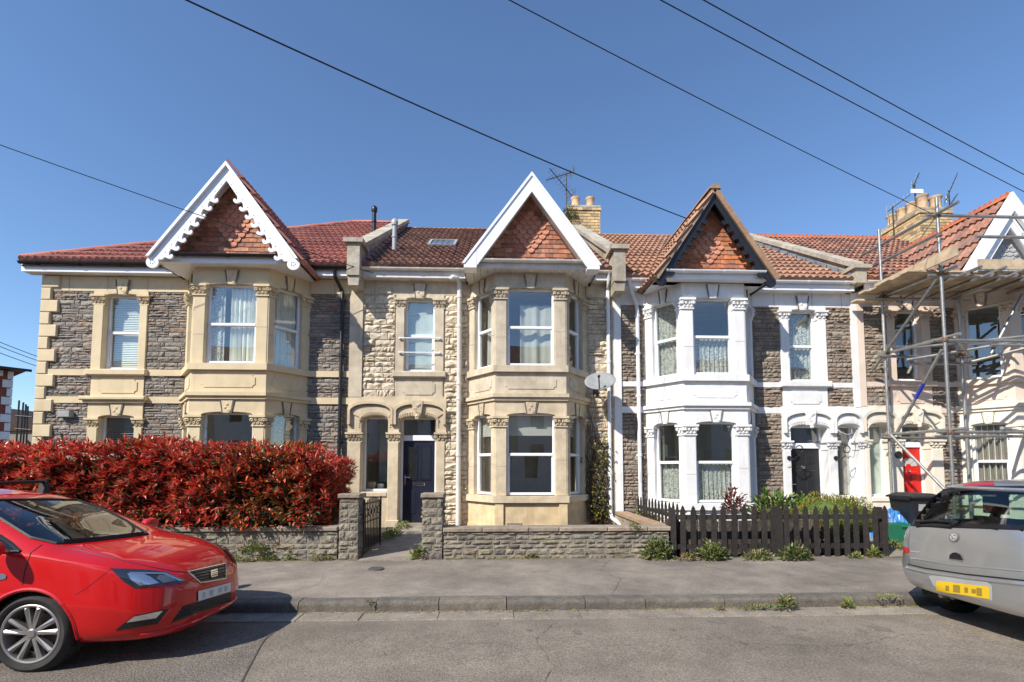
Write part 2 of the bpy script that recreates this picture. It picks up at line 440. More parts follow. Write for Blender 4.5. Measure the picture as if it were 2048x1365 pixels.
def rubble(x0, x1, z0, z1, rng, hs=(0.06, 0.13), ls=(0.14, 0.42), gap=0.012, depth=(0.035, 0.075), meshes=None, frame=None, y=0.0):
    """coursed rubble over a rectangle of a wall face (local x, z; y out of the wall is negative)"""
    items = []
    frame = frame or Matrix()
    z = z0
    while z < z1 - 0.02:
        h = min(rng.uniform(*hs), z1 - z)
        if z1 - z - h < hs[0] * 0.6:
            h = z1 - z
        x = x0 - rng.uniform(0, ls[0])
        while x < x1 - 0.02:
            l = rng.uniform(*ls) * (0.6 + 0.4 * h / hs[1])
            a, b = max(x, x0), min(x + l, x1)
            if x1 - b < 0.05:
                b = x1
            if b - a > 0.03:
                hh = h; zz = z
                if rng.random() < 0.12 and h > 0.09:
                    for k in (0, 1):
                        me = rng.choice(meshes or STONES)
                        items.append((me, frame @ Matrix.Translation(((a + b) / 2, y, z + h * (0.25 + 0.5 * k))) @ Matrix.Diagonal((b - a - gap, rng.uniform(*depth), h / 2 - gap, 1))))
                else:
                    me = rng.choice(meshes or STONES)
                    sx = 1 if rng.random() < 0.5 else -1
                    items.append((me, frame @ Matrix.Translation(((a + b) / 2, y, z + h / 2)) @ Matrix.Rotation(rng.uniform(-.02, .02), 4, 'Y') @ Matrix.Diagonal((b - a - gap, rng.uniform(*depth), h - gap, 1))))
            x += l
            if b >= x1:
                break
        z += h
    return items

def arc_pts(xl, xr, zs, rise, n=12):
    """flattened arch from (xl,zs) over to (xr,zs)"""
    w = (xr - xl) / 2; cx = (xl + xr) / 2
    out = []
    for i in range(n + 1):
        t = -math.cos(math.pi * i / n)
        out.append((cx + w * t, zs + rise * (1 - abs(t) ** 2.5) ** 0.62))
    return out

def wave_sheet(x0, x1, z0, z1, y, amp=0.025, waves=8, seed=0, n=80, mx=None):
    r = random.Random(seed); b = MB()
    ph = [r.uniform(0, 6) for _ in range(4)]
    zs = [z0, (z0 + z1) / 2, z1]
    vs = []; fs = []
    for k, z in enumerate(zs):
        for i in range(n + 1):
            t = i / n
            yy = y + amp * (math.sin(t * waves * 6.283 + ph[0] + 0.4 * k) + 0.5 * math.sin(t * waves * 11.3 + ph[1] - 0.3 * k)) * (1 - 0.25 * k)
            vs.append((x0 + (x1 - x0) * t, yy, z))
    for k in range(2):
        for i in range(n):
            a = k * (n + 1) + i
            fs.append((a, a + 1, a + n + 2, a + n + 1))
    b.add(vs, fs, mx)
    return b
# ------------------------------------------------------------------ the terrace
YF, PROJ = 11.63, 0.80
YB = YF - PROJ
YE = 11.30            # eaves line
YR = 17.0             # ridge line
LV = dict(fas=6.0, bfas=5.93, fr=5.66, head=5.60, ct=5.57, cb=5.34, st=3.84, sb=3.70, crt=3.22, crb=3.07,
          gh=2.80, gct=2.73, gcb=2.51, gst=1.00, gsb=0.86, gr=0.30)
rng = random.Random(7)

def tile_mesh(w=0.33, l=0.54, h=0.05, n=12):
    """interlocking tile with two rolls, its lower edge standing proud of the course below"""
    b = MB(); vs = []; fs = []
    prof = lambda t: h * max(0.0, math.sin((t * 2 % 1.0) * math.pi * 1.25 - 0.25)) ** 0.8
    for (y, lift) in ((0.0, 0.075), (l, 0.012)):
        for i in range(n + 1):
            t = i / n
            vs.append(((t - .5) * w, y, lift + prof(t)))
    for i in range(n + 1):
        vs.append(((i / n - .5) * w, 0.006, 0.01))
    for i in range(n):
        fs.append((i, i + 1, n + 2 + i, n + 1 + i))
        fs.append((2 * n + 2 + i, 2 * n + 3 + i, i + 1, i))
    b.add(vs, fs)
    return b.mesh('roof_tile', fix=False)
TILE = tile_mesh()

def in_poly(x, y, poly):
    c = False
    n = len(poly)
    for i in range(n):
        x0, y0 = poly[i]; x1, y1 = poly[(i + 1) % n]
        if (y0 > y) != (y1 > y) and x < (x1 - x0) * (y - y0) / (y1 - y0) + x0:
            c = not c
    return c

def roof_tiles(parent, O, U, V, poly, material, gu=0.332, gv=0.44, limit=300, skip=None):
    O, U, V = Vector(O), Vector(U).normalized(), Vector(V).normalized()
    Nn = U.cross(V).normalized()
    us = [p[0] for p in poly]; vsx = [p[1] for p in poly]
    items = []
    rr = random.Random(int(abs(O.x) * 100) + 3)
    j = 0
    v = min(vsx) - 0.04
    while v < max(vsx):
        u = min(us) + gu / 2
        while u < max(us) + gu / 2:
            if in_poly(min(max(u, min(us) + 1e-3), max(us) - 1e-3), v + gv * 0.4, poly):
                p = O + U * u + V * v + Nn * rr.uniform(0.0, 0.006)
                if not (skip and skip(p)):
                    mx = Matrix.Translation(p) @ Matrix((U, V, Nn)).transposed().to_4x4() @ Matrix.Rotation(rr.uniform(-.012, .012) * (4 if rr.random() < .04 else 1), 4, 'Z')
                    items.append((TILE, mx))
            u += gu
        v += gv
        j += 1
    pieces(parent, 'roof_tile', items, material, 'upper_roof_tiles', limit)

def half_round(a, b_, r, n=7, thick=0.02):
    """a ridge tile from a to b: half-round with wall thickness"""
    a, b_ = Vector(a), Vector(b_)
    d = (b_ - a).normalized()
    side = d.cross(Vector((0, 0, 1))).normalized(); up = side.cross(d)
    m = MB(); vs = []; fs = []
    for p in (a, b_):
        for i in range(n + 1):
            t = math.pi * i / n
            vs.append(p + side * math.cos(t) * r + up * (math.sin(t) * r * 0.8))
    for i in range(n):
        fs.append((i, i + 1, n + 2 + i, n + 1 + i))
    fs.append(tuple(range(n, -1, -1))); fs.append(tuple(range(n + 1, 2 * n + 2)))
    m.add(vs, fs)
    return m

def ridge_run(parent, a, b_, r, material, step=0.42, crest=False, name='ridge_tile'):
    a, b_ = Vector(a), Vector(b_)
    L = (b_ - a).length
    n = max(1, round(L / step))
    d = (b_ - a) / n
    for i in range(n):
        p = a + d * i; q = a + d * (i + 1) + d.normalized() * 0.02
        q2 = q + Vector((0, 0, 0.004))
        m = half_round(p + Vector((0, 0, 0.008 * (i % 2))), q2, r)
        if crest:
            up = Vector((0, 0, 1)); dd = d.normalized(); sd_ = dd.cross(up).normalized()
            for k in range(3):
                c = p + d * ((k + .5) / 3) + up * (r * 0.75)
                h = 0.11; hw = d.length / 6.5
                pts = [c - dd * hw, c + dd * hw, c + dd * hw * 0.7 + up * h * 0.55, c + up * h, c - dd * hw * 0.7 + up * h * 0.55]
                vs = [x - sd_ * 0.018 for x in pts] + [x + sd_ * 0.018 for x in pts]
                m.add(vs, [(0, 1, 2, 3, 4), (9, 8, 7, 6, 5)] + [(t, t + 5, (t + 1) % 5 + 5, (t + 1) % 5) for t in range(5)])
        m.obj(name, material, parent, smooth=True)

def frame_at(P, Q):
    P, Q = Vector((P[0], P[1], 0)), Vector((Q[0], Q[1], 0))
    x = (Q - P).normalized(); z = Vector((0, 0, 1)); y = z.cross(x)
    return Matrix.Translation(P) @ Matrix((x, y, z)).transposed().to_4x4(), (Q - P).length

FAC = Matrix.Translation((0, YF, 0))

def head_panel(b, x0, x1, zt, xl, xr, zs, rise, zb, y0, y1, mx):
    poly = [(x0, zb), (x0, zt), (x1, zt), (x1, zb), (xr, zb)]
    arc = arc_pts(xl, xr, zs, rise, 8)
    poly += [(xr, zs)] + arc[::-1][1:-1] + [(xl, zs), (xl, zb)]
    if zb >= zs - 1e-6:
        poly = [(x0, zs), (x0, zt), (x1, zt), (x1, zs)] + arc[::-1]
        # drop doubles where the arch springs at the panel edge
    b.prism(poly, y0, y1, 'y', mx)

def capital(house, x0, x1, z0, z1, mx, material, out=0.06, depth=0.2, ends=(True, True), parent=None):
    """carved foliate capital: necking, bell with curled leaves, abacus"""
    b = MB()
    h = z1 - z0
    e0, e1 = (0.045 if ends[0] else 0.0), (0.045 if ends[1] else 0.0)
    b.box(x0 - e0 * 0.35, x1 + e1 * 0.35, -out * 0.45, depth, z0, z0 + h * 0.14, mx)
    b.box(x0 - e0, x1 + e1, -out, depth, z1 - h * 0.2, z1, mx)
    b.box(x0 - e0 * 0.6, x1 + e1 * 0.6, -out * 0.6, depth, z1 - h * 0.3, z1 - h * 0.2, mx)
    b.box(x0 - e0 * .15, x1 + e1 * .15, -out * 0.2, depth, z0 + h * 0.14, z1 - h * 0.2, mx)
    n = max(2, round((x1 - x0) / 0.085))
    for i in range(n):
        x = x0 + (x1 - x0) * (i + .5) / n
        b.blob((x, -out * 0.35, z0 + h * 0.30), (x1 - x0) / n * 0.5, out * 0.45, h * 0.17, mx)
        b.blob((x + (x1 - x0) / n * (0.5 if i < n - 1 else 0), -out * 0.5, z0 + h * 0.56), (x1 - x0) / n * 0.42, out * 0.5, h * 0.16, mx)
    for q in (x0, x1):
        b.blob((q, -out * 0.55, z0 + h * 0.58), 0.05, 0.045, h * 0.2, mx)
    b.obj('capital', material, parent or house)

def keystone(house, xc, z0, z1, w, mx, material, out=0.07, parent=None, carved=True, big=False):
    b = MB()
    b.prism([(xc - w * 0.32, z0), (xc + w * 0.32, z0), (xc + w * 0.5, z1), (xc - w * 0.5, z1)], -out, 0.05, 'y', mx)
    r = random.Random(int(xc * 100))
    h = z1 - z0
    for k in range(7 if big else 4):
        a = k * 2.4
        b.blob((xc + math.cos(a) * w * 0.2, -out, z0 + h * (0.15 + 0.7 * ((k * 0.37) % 1))), w * 0.15, 0.03 if big else 0.018, w * 0.15, mx)
    if big:
        b.blob((xc, -out, z0 - 0.02), w * 0.2, 0.05, w * 0.3, mx)
        for sgn in (-1, 1):
            b.blob((xc + sgn * w * 0.38, -out * 0.8, z1 - h * 0.2), w * 0.2, 0.04, w * 0.2, mx)
    ko = b.obj('keystone', material, parent or house)
    if not big:
        for sg in (-1, 1):
            g = MB(); g.prism([(xc + sg * (w * .32 + .012), z0), (xc + sg * (w * .32 + .026), z0), (xc + sg * (w * .5 + .034), z1), (xc + sg * (w * .5 + .020), z1)], -out - .004, -out + .03, 'y', mx)
            g.obj('keystone_joint', 'mortar_dark', parent or house)

def window(house, x0, x1, z0, z1, zm, mx, rec=0.13, look='dark', fm='pvc', arch=False, seed=0, glass='glass', fw=0.05):
    b = MB(); w = fw
    y0, y1 = rec, rec + 0.07
    b.cbox(x0, x0 + w, y0, y1, z0, z1, 0.008, mx); b.cbox(x1 - w, x1, y0, y1, z0, z1, 0.008, mx)
    b.cbox(x0 + w, x1 - w, y0, y1, z1 - w, z1, 0.008, mx); b.cbox(x0 + w, x1 - w, y0 - 0.012, y1, z0, z0 + w * 1.1, 0.008, mx)
    if zm:
        b.cbox(x0 + w, x1 - w, y0 - 0.008, y1, zm - 0.035, zm + 0.03, 0.008, mx)
        # lower sash has its own slimmer frame
        for a in (x0 + w, x1 - w - 0.025):
            b.box(a, a + 0.025, y0 + 0.012, y1, z0 + w * 1.1, zm - 0.035, mx)
    wo = b.obj('window', fm, house)
    r = random.Random(seed * 7 + int(x0 * 31))
    for (a, c) in (((z0 + w, zm - 0.03), (zm + 0.03, z1 - w)) if zm else ((z0 + w, z1 - w),)):
        t1, t2 = r.uniform(-.006, .006), r.uniform(-.006, .006)
        g = MB(); yy = rec + 0.035
        g.add([(x0 + w, yy - t1 - t2, a), (x1 - w, yy + t1 - t2, a), (x1 - w, yy + t1 + t2, c), (x0 + w, yy - t1 + t2, c)], [(0, 1, 2, 3)], mx)
        g.obj('pane', glass, wo, fix=False)
    yi = rec + 0.13
    a, c = x0 + 0.02, x1 - 0.02
    W = c - a
    def sheet(u0, u1, q0, q1, waves, m, name='curtain', amp=0.02, y=yi):
        wave_sheet(u0, u1, q0, q1, y, amp, waves, seed, mx=mx).obj(name, m, wo, smooth=True)
    if look == 'venetian':
        k = MB(); n = int((z1 - z0 - 0.1) / 0.042)
        for i in range(n):
            z = z0 + 0.06 + i * 0.042
            k.add([(a, yi - 0.016, z), (c, yi - 0.016, z), (c, yi + 0.006, z + 0.037), (a, yi + 0.006, z + 0.037)], [(0, 1, 2, 3)], mx)
        k.box(a, c, yi - 0.025, yi + 0.025, z1 - 0.09, z1 - 0.04, mx)
        k.obj('slatted_blind', 'blind', wo, fix=False)
    elif look == 'venetian_dark':
        k = MB(); n = int((z1 - z0 - 0.1) / 0.055)
        for i in range(n):
            z = z0 + 0.06 + i * 0.055
            k.add([(a, yi - 0.004, z), (c, yi - 0.004, z), (c, yi + 0.03, z + 0.012), (a, yi + 0.03, z + 0.012)], [(0, 1, 2, 3)], mx)
        k.obj('slatted_blind', 'blind_roll', wo, fix=False)
    elif look == 'curtains':
        sheet(a, c, z0, z1, 9 * W, 'curtain_grey', 'curtain', 0.03)
    elif look == 'side_curtain':
        sheet(a + W * 0.40, c, z0, z1 - 0.05, 7, 'curtain_grey', 'curtain', 0.035)
        sheet(a, a + W * 0.30, z0, z1, 3, 'lace', 'net_curtain', 0.015, yi - 0.05)
    elif look == 'lace':
        sheet(a, c, z0, z1, 10 * W, 'lace', 'net_curtain', 0.022)
    elif look == 'lace_low':
        sheet(a, c, z0, zm + 0.0, 10 * W, 'lace', 'net_curtain', 0.022)
        sheet(a, a + W * 0.12, zm, z1, 2, 'curtain_brown', 'curtain', 0.02, yi + 0.06)
    elif look == 'cream_part':
        sheet(a + W * 0.28, c, z0, z1 - 0.32, 2.2, 'curtain_dull', 'curtain', 0.03, yi + 0.05)
    elif look == 'frost':
        sheet(a, c, z0, z1, 1.2, 'frost', 'film', 0.006, yi - 0.05)
    elif look == 'hall':
        sheet(a + W * .35, c, z0 + .2, z1, .8, 'frost', 'film', 0.01, yi + .5)
        k = MB(); k.cbox(a + .02, a + .22, yi + .02, yi + .2, z0 + .02, z0 + .22, .02, mx); k.obj('parcel', 'board', wo)
        k = MB(); k.lathe([(.0, 0), (.07, 0), (.09, .14), (.08, .14)], 14, (a + .34, yi + .1, z0 + .03), 'z', mx); k.obj('pot', 'pvc', wo)
    elif look == 'roller':
        k = MB(); k.box(a, c, yi, yi + 0.006, z1 - (z1 - z0) * 0.27, z1 - 0.03, mx)
        k.tube([mx @ Vector((a, yi, z1 - 0.06)), mx @ Vector((c, yi, z1 - 0.06))], 0.025)
        k.obj('roller_blind', 'blind_roll', wo)
    elif look == 'dark_curtain':
        sheet(a, c, z0, z1, 10 * W, 'curtain_brown', 'curtain', 0.03)
    elif look == 'swag':
        sheet(a + W * 0.25, c, z0, z1, 5, 'lace', 'net_curtain', 0.03)
    return wo

def raised_panel(b, x0, x1, z0, z1, mx, c=0.055, out=0.018):
    poly = [(x0 + c, z0), (x1 - c, z0), (x1 - c, z0 + c * .45), (x1 - c * .45, z0 + c), (x1, z0 + c), (x1, z1 - c), (x1 - c * .45, z1 - c), (x1 - c, z1 - c * .45), (x1 - c, z1),
            (x0 + c, z1), (x0 + c, z1 - c * .45), (x0 + c * .45, z1 - c), (x0, z1 - c), (x0, z0 + c), (x0 + c * .45, z0 + c), (x0 + c, z0 + c * .45)]
    b.prism(poly, -out, 0.02, 'y', mx)

def wall_holes(x0, x1, z0, z1, holes, y0, y1):
    xs = sorted({x0, x1, *[v for h in holes for v in h[:2]]}); zs = sorted({z0, z1, *[v for h in holes for v in h[2:]]})
    xs = [x for x in xs if x0 <= x <= x1]; zs = [z for z in zs if z0 <= z <= z1]
    b = MB()
    for i in range(len(xs) - 1):
        run = None
        for j in range(len(zs) - 1):
            cx, cz = (xs[i] + xs[i + 1]) / 2, (zs[j] + zs[j + 1]) / 2
            solid = not any(h[0] < cx < h[1] and h[2] < cz < h[3] for h in holes)
            if solid and run is None:
                run = zs[j]
            if run is not None and (not solid):
                b.box(xs[i], xs[i + 1], y0, y1, run, zs[j]); run = None
        if run is not None:
            b.box(xs[i], xs[i + 1], y0, y1, run, zs[-1])
    return b

def barge_poly(xc, apex, half, foot, width, side, scroll=0.0, unit=0.2):
    """board down one rake in x,z, with an optional scrolled lower edge"""
    A = Vector((xc, apex)); Fp = Vector((xc + side * half, foot))
    d = (Fp - A); L = d.length; d /= L
    nrm = Vector((-d.y, d.x)) if side < 0 else Vector((d.y, -d.x))   # pointing down / inwards
    if nrm.y > 0:
        nrm = -nrm
    # mitre at the apex: start of inner edge where it meets the centre line
    t0 = width * abs(d.y / d.x) ** -1 if abs(d.x) > 1e-6 else 0
    t_in = width * abs(nrm.x / d.x)
    pts = [A, Fp]
    w0 = A + nrm * width
    end = w0 + d * ((foot - w0.y) / d.y)
    pts.append(end)
    inner = []
    if scroll:
        n = int((L - t_in - 0.12 - width * .55 - unit * .9) / unit)
        sc_ = [(0, 0), (.06, .35), (.10, .68), (.24, .95), (.46, 1.0), (.62, .86), (.66, .62), (.54, .48), (.44, .56), (.40, .42), (.48, .22), (.72, .06)]
        for k in range(n):
            for (a, b_) in sc_:
                t = L - 0.10 - width * .55 - k * unit - a * unit
                inner.append(A + d * t + nrm * (width + b_ * scroll))
    pts += inner
    pts.append(A + d * t_in + nrm * width)
    return [(p.x, p.y) for p in pts]

def gable(house, xc, half, foot, apex, style, tilemat, roofmat, yface, yb, dz, tiled_side=None, seed=1):
    rr = random.Random(seed)
    # tile-hung face
    g = MB(); g.prism([(xc - half + .05, foot + .02), (xc + half - .05, foot + .02), (xc, apex - 0.12)], yface, yface + 0.2, 'y')
    gface = g.obj('gable', 'mortar_dark', house)
    tw, th = 0.165, 0.105
    def plain(w):
        b = MB()
        b.add([(-w / 2, -0.030, 0), (w / 2, -0.030, 0), (w / 2, -0.008, th * 1.5), (-w / 2, -0.008, th * 1.5), (-w / 2, -0.012, 0), (w / 2, -0.012, 0)],
              [(0, 1, 2, 3), (4, 5, 1, 0)])
        return b.mesh('hanging_tile', fix=False)
    def scal(w):
        b = MB()
        pts = [(-w / 2, th * .55), (-w * .42, th * .25), (-w * .25, 0.0), (0, -th * .10), (w * .25, 0.0), (w * .42, th * .25), (w / 2, th * .55)]
        vs = [(x, -0.046, z) for x, z in pts] + [(w / 2, -0.012, th * 1.5), (-w / 2, -0.012, th * 1.5)]
        k = len(vs)
        vs += [(x, -0.018, z) for x, z in pts]
        b.add(vs, [tuple(range(9))] + [(i + 1, i, k + i, k + i + 1) for i in range(6)])
        return b.mesh('scalloped_tile', fix=False)
    PL, SCm = plain(tw - 0.006), scal(tw - 0.006)
    items = []; its = []
    zc = foot + (apex - foot) * 0.42; k = 0
    dw, dh = half * 0.30, (apex - foot) * 0.245
    z = foot + 0.03
    while z < apex - 0.25:
        hw = half * (apex - z) / (apex - foot) - 0.03
        x = xc - math.ceil(hw / tw) * tw + (tw / 2 if k % 2 else 0)
        while x <= xc + hw:
            if abs(x - xc) < hw - tw * 0.35:
                mx = Matrix.Translation((x + rr.uniform(-.004, .004), yface, z + rr.uniform(-.004, .004))) @ Matrix.Rotation(rr.uniform(-.015, .015), 4, 'Y')
                if abs(x - xc) / dw + abs(z + th / 2 - zc) / dh < 1.0:
                    its.append((SCm, mx))
                else:
                    items.append((PL, mx))
            x += tw
        z += th; k += 1
    pieces(gface, 'hanging_tile', items, tilemat)
    pieces(gface, 'scalloped_tile', its, 'scallop' if style != 'double_white' else tilemat)
    # roof slopes behind the boards
    zmain = lambda y: 6.2 + dz + 0.637 * (y - YE)
    back = YE + (apex - 6.2 - dz) / 0.637 + 0.1
    for sgn in (-1, 1):
        b = MB()
        th_ = 0.06
        a0 = Vector((xc, yb, apex)); f0 = Vector((xc + sgn * (half - .0), yb, foot + .03)); a1 = Vector((xc, back, apex)); f1 = Vector((xc + sgn * (half - .0), YE + 0.25, foot + .03))
        dn = Vector((0, 0, -0.05))
        vs = [a0, f0, f1, a1, a0 + dn, f0 + dn, f1 + dn, a1 + dn]
        b.add(vs, [(0, 1, 2, 3), (7, 6, 5, 4), (0, 4, 5, 1), (1, 5, 6, 2), (2, 6, 7, 3)])
        ro = b.obj('gable_roof', 'roof_under', house)
        if tiled_side == sgn:
            V = (a0 - f0).normalized()
            U = Vector((0, 1, 0)) if sgn > 0 else Vector((0, -1, 0))
            Ls = (a0 - f0).length
            if sgn > 0:
                O = f0 + Vector((0, 0.0, 0)); poly = [(0.03, 0), (YE + .25 - yb, 0), (back - yb, Ls - .05), (0.03, Ls - .05)]
            else:
                O = Vector((f0.x, back, f0.z)); D = back - yb
                tr_ = .03 if style == 'fret_black' else .14
                poly = [(back - YE - .25, 0), (D - tr_, 0), (D - tr_, Ls - .05), (0, Ls - .05)]
            Nn = U.cross(V).normalized()
            roof_tiles(ro, O + Nn * 0.0, U, V, poly, roofmat)
    # boards
    bm_ = {'fret_white': 'pvc', 'plain_white': 'pvc', 'fret_black': 'black_paint', 'double_white': 'pvc'}[style]
    for sgn in (-1, 1):
        b = MB()
        if style == 'fret_white':
            b.prism(barge_poly(xc, apex, half, foot - .02, 0.21, sgn, 0.135, 0.215), yb - 0.015, yb + 0.03)
            o = b.obj('bargeboard', bm_, house)
            c = MB(); c.prism(barge_poly(xc, apex + .035, half + .05, foot + .03, 0.055, sgn), yb - 0.075, yb + 0.03)
            c.obj('moulding', bm_, o)
            # drop at the foot
            e = MB(); fx = xc + sgn * (half - 0.06)
            e.prism([(fx + 0.13 * math.cos(t * math.pi / 8), foot - 0.08 + 0.125 * math.sin(t * math.pi / 8)) for t in range(16)], yb - 0.018, yb + 0.028)
            e.obj('scroll_end', bm_, o)
            hole = MB()
            A = Vector((xc, apex)); Fp = Vector((xc + sgn * half, foot)); dd = (Fp - A).normalized(); nn = Vector((-dd.y, dd.x)); nn = nn if nn.y < 0 else -nn
            for k in range(11):
                p = A + dd * (0.42 + k * 0.205) + nn * 0.18
                hole.lathe([(0.0, -.001), (0.012, 0)], 6, (p.x, yb - 0.017, p.y), 'y')
            for k in range(5):
                q = (fx + .04 * math.cos(k * 1.2566), foot - .08 + .04 * math.sin(k * 1.2566))
                hole.lathe([(0.0, -.001), (0.013, 0)], 6, (q[0], yb - 0.02, q[1]), 'y')
            hole.obj('pierced_hole', 'black_paint', o)
            s_ = MB(); s_.prism(barge_poly(xc, apex - .05, half - .02, foot, 0.03, sgn), yb + 0.03, yface - 0.02)
            s_.obj('verge_soffit', 'pvc', house)
        elif style == 'plain_white':
            b.prism(barge_poly(xc, apex, half, foot, 0.235, sgn), yb - 0.01, yb + 0.035)
            o = b.obj('bargeboard', bm_, house)
            c = MB(); c.prism(barge_poly(xc, apex + .03, half + .04, foot + .03, 0.05, sgn), yb - 0.035, yb + 0.03)
            c.obj('capping', bm_, o)
            fx = xc + sgn * (half - 0.14)
            e = MB(); e.prism([(fx - .135, foot - .06), (fx + .135, foot - .06), (fx + .135, foot + (.30 if sgn < 0 else .02)), (fx - .135, foot + (.30 if sgn > 0 else .02))], yb - 0.016, yb + 0.3)
            e.obj('box_end', bm_, o)
            s_ = MB(); s_.prism(barge_poly(xc, apex - .20, half - .14, foot, 0.06, sgn), yb + 0.035, yface - 0.02)
            s_.obj('verge_soffit', 'pvc_old', house)
        elif style == 'fret_black':
            b.prism(barge_poly(xc, apex - .06, half - .05, foot - .02, 0.12, sgn, 0.115, 0.20), yb - 0.01, yb + 0.03)
            o = b.obj('bargeboard', bm_, house)
            fx = xc + sgn * (half - 0.1)
            e = MB(); e.prism([(fx + 0.11 * math.cos(t * math.pi / 8), foot - 0.09 + 0.11 * math.sin(t * math.pi / 8)) for t in range(16)], yb - 0.014, yb + 0.03)
            e.obj('scroll_end', bm_, o)
            s_ = MB(); s_.prism(barge_poly(xc, apex - .10, half - .06, foot, 0.02, sgn), yb + 0.03, yface - 0.02)
            s_.obj('verge_soffit', bm_, house)
            # tile verge units
            A = Vector((xc, apex + .02)); Fp = Vector((xc + sgn * (half + .02), foot - 0.02)); n = 8
            dd = (Fp - A) / n
            un = dd.normalized(); nn = Vector((-un.y, un.x)); nn = nn if nn.y > 0 else -nn
            for k in range(n):
                p, q = A + dd * (k + 0.04), A + dd * (k + 1.05)
                up0, up1 = 0.055, 0.075
                poly = [p - nn * .05 , q - nn * .05 , q + nn * up1, p + nn * up0]
                v = MB(); v.prism([(t.x, t.y) for t in poly], yb - 0.06, yb + 0.16)
                v.obj('verge_tile', 'ridge_brown', house)
        else:
            b.prism(barge_poly(xc, apex + .14, half + .10, foot, 0.26, sgn), yb - 0.05, yb + 0.03)
            o = b.obj('bargeboard', bm_, house)
            c = MB(); c.prism(barge_poly(xc, apex - .28, half - .19, foot, 0.22, sgn), yb + 0.06, yb + 0.10)
            c.obj('inner_board', bm_, o)
            s_ = MB(); s_.prism(barge_poly(xc, apex - .40, half - .28, foot, 0.03, sgn), yb + 0.04, yface - 0.02)
            s_.obj('verge_soffit', 'pvc', house)
    return gface

def gutter_run(house, x0, x1, y, z, material, r=0.055, brackets=0.9):
    prof = [(y + r * math.cos(t), z + r * math.sin(t)) for t in [math.pi + math.pi * i / 8 for i in range(9)]]
    prof += [(y + (r - .008) * math.cos(t), z + (r - .008) * math.sin(t)) for t in [2 * math.pi - math.pi * i / 8 for i in range(9)]]
    b = MB(); b.prism(prof, x0, x1, 'x')
    g = b.obj('gutter', material, house, smooth=True)
    x = x0 + 0.4
    while x < x1 - 0.1:
        k = MB(); pr = [(y + (r + .008) * math.cos(t), z + (r + .008) * math.sin(t)) for t in [math.pi + math.pi * i / 8 for i in range(9)]]
        k.prism(pr, x - 0.03, x + 0.03, 'x'); k.obj('bracket', material, g)
        x += brackets
    return g

def elbow_pipe(house, pts, r, material, name='downpipe', clips=(), clip_y=None):
    b = MB(); b.tube(pts, r, 12)
    o = b.obj(name, material, house, smooth=True)
    for z in clips:
        p = Vector(pts[-1]) if len(pts) < 2 else None
        # find x,y on the pipe at this height
        for i in range(len(pts) - 1):
            a, c = Vector(pts[i]), Vector(pts[i + 1])
            if min(a.z, c.z) <= z <= max(a.z, c.z) and abs(a.z - c.z) > 0.2:
                t = (z - a.z) / (c.z - a.z); q = a + (c - a) * t
                k = MB(); k.tube([(q.x, q.y, z - 0.03), (q.x, q.y, z + 0.03)], r + 0.012, 12)
                k.box(q.x - 0.06, q.x + 0.06, q.y + r * .6, q.y + r + 0.03, z - 0.02, z + 0.02)
                k.obj('pipe_clip', material, o)
                break
    return o

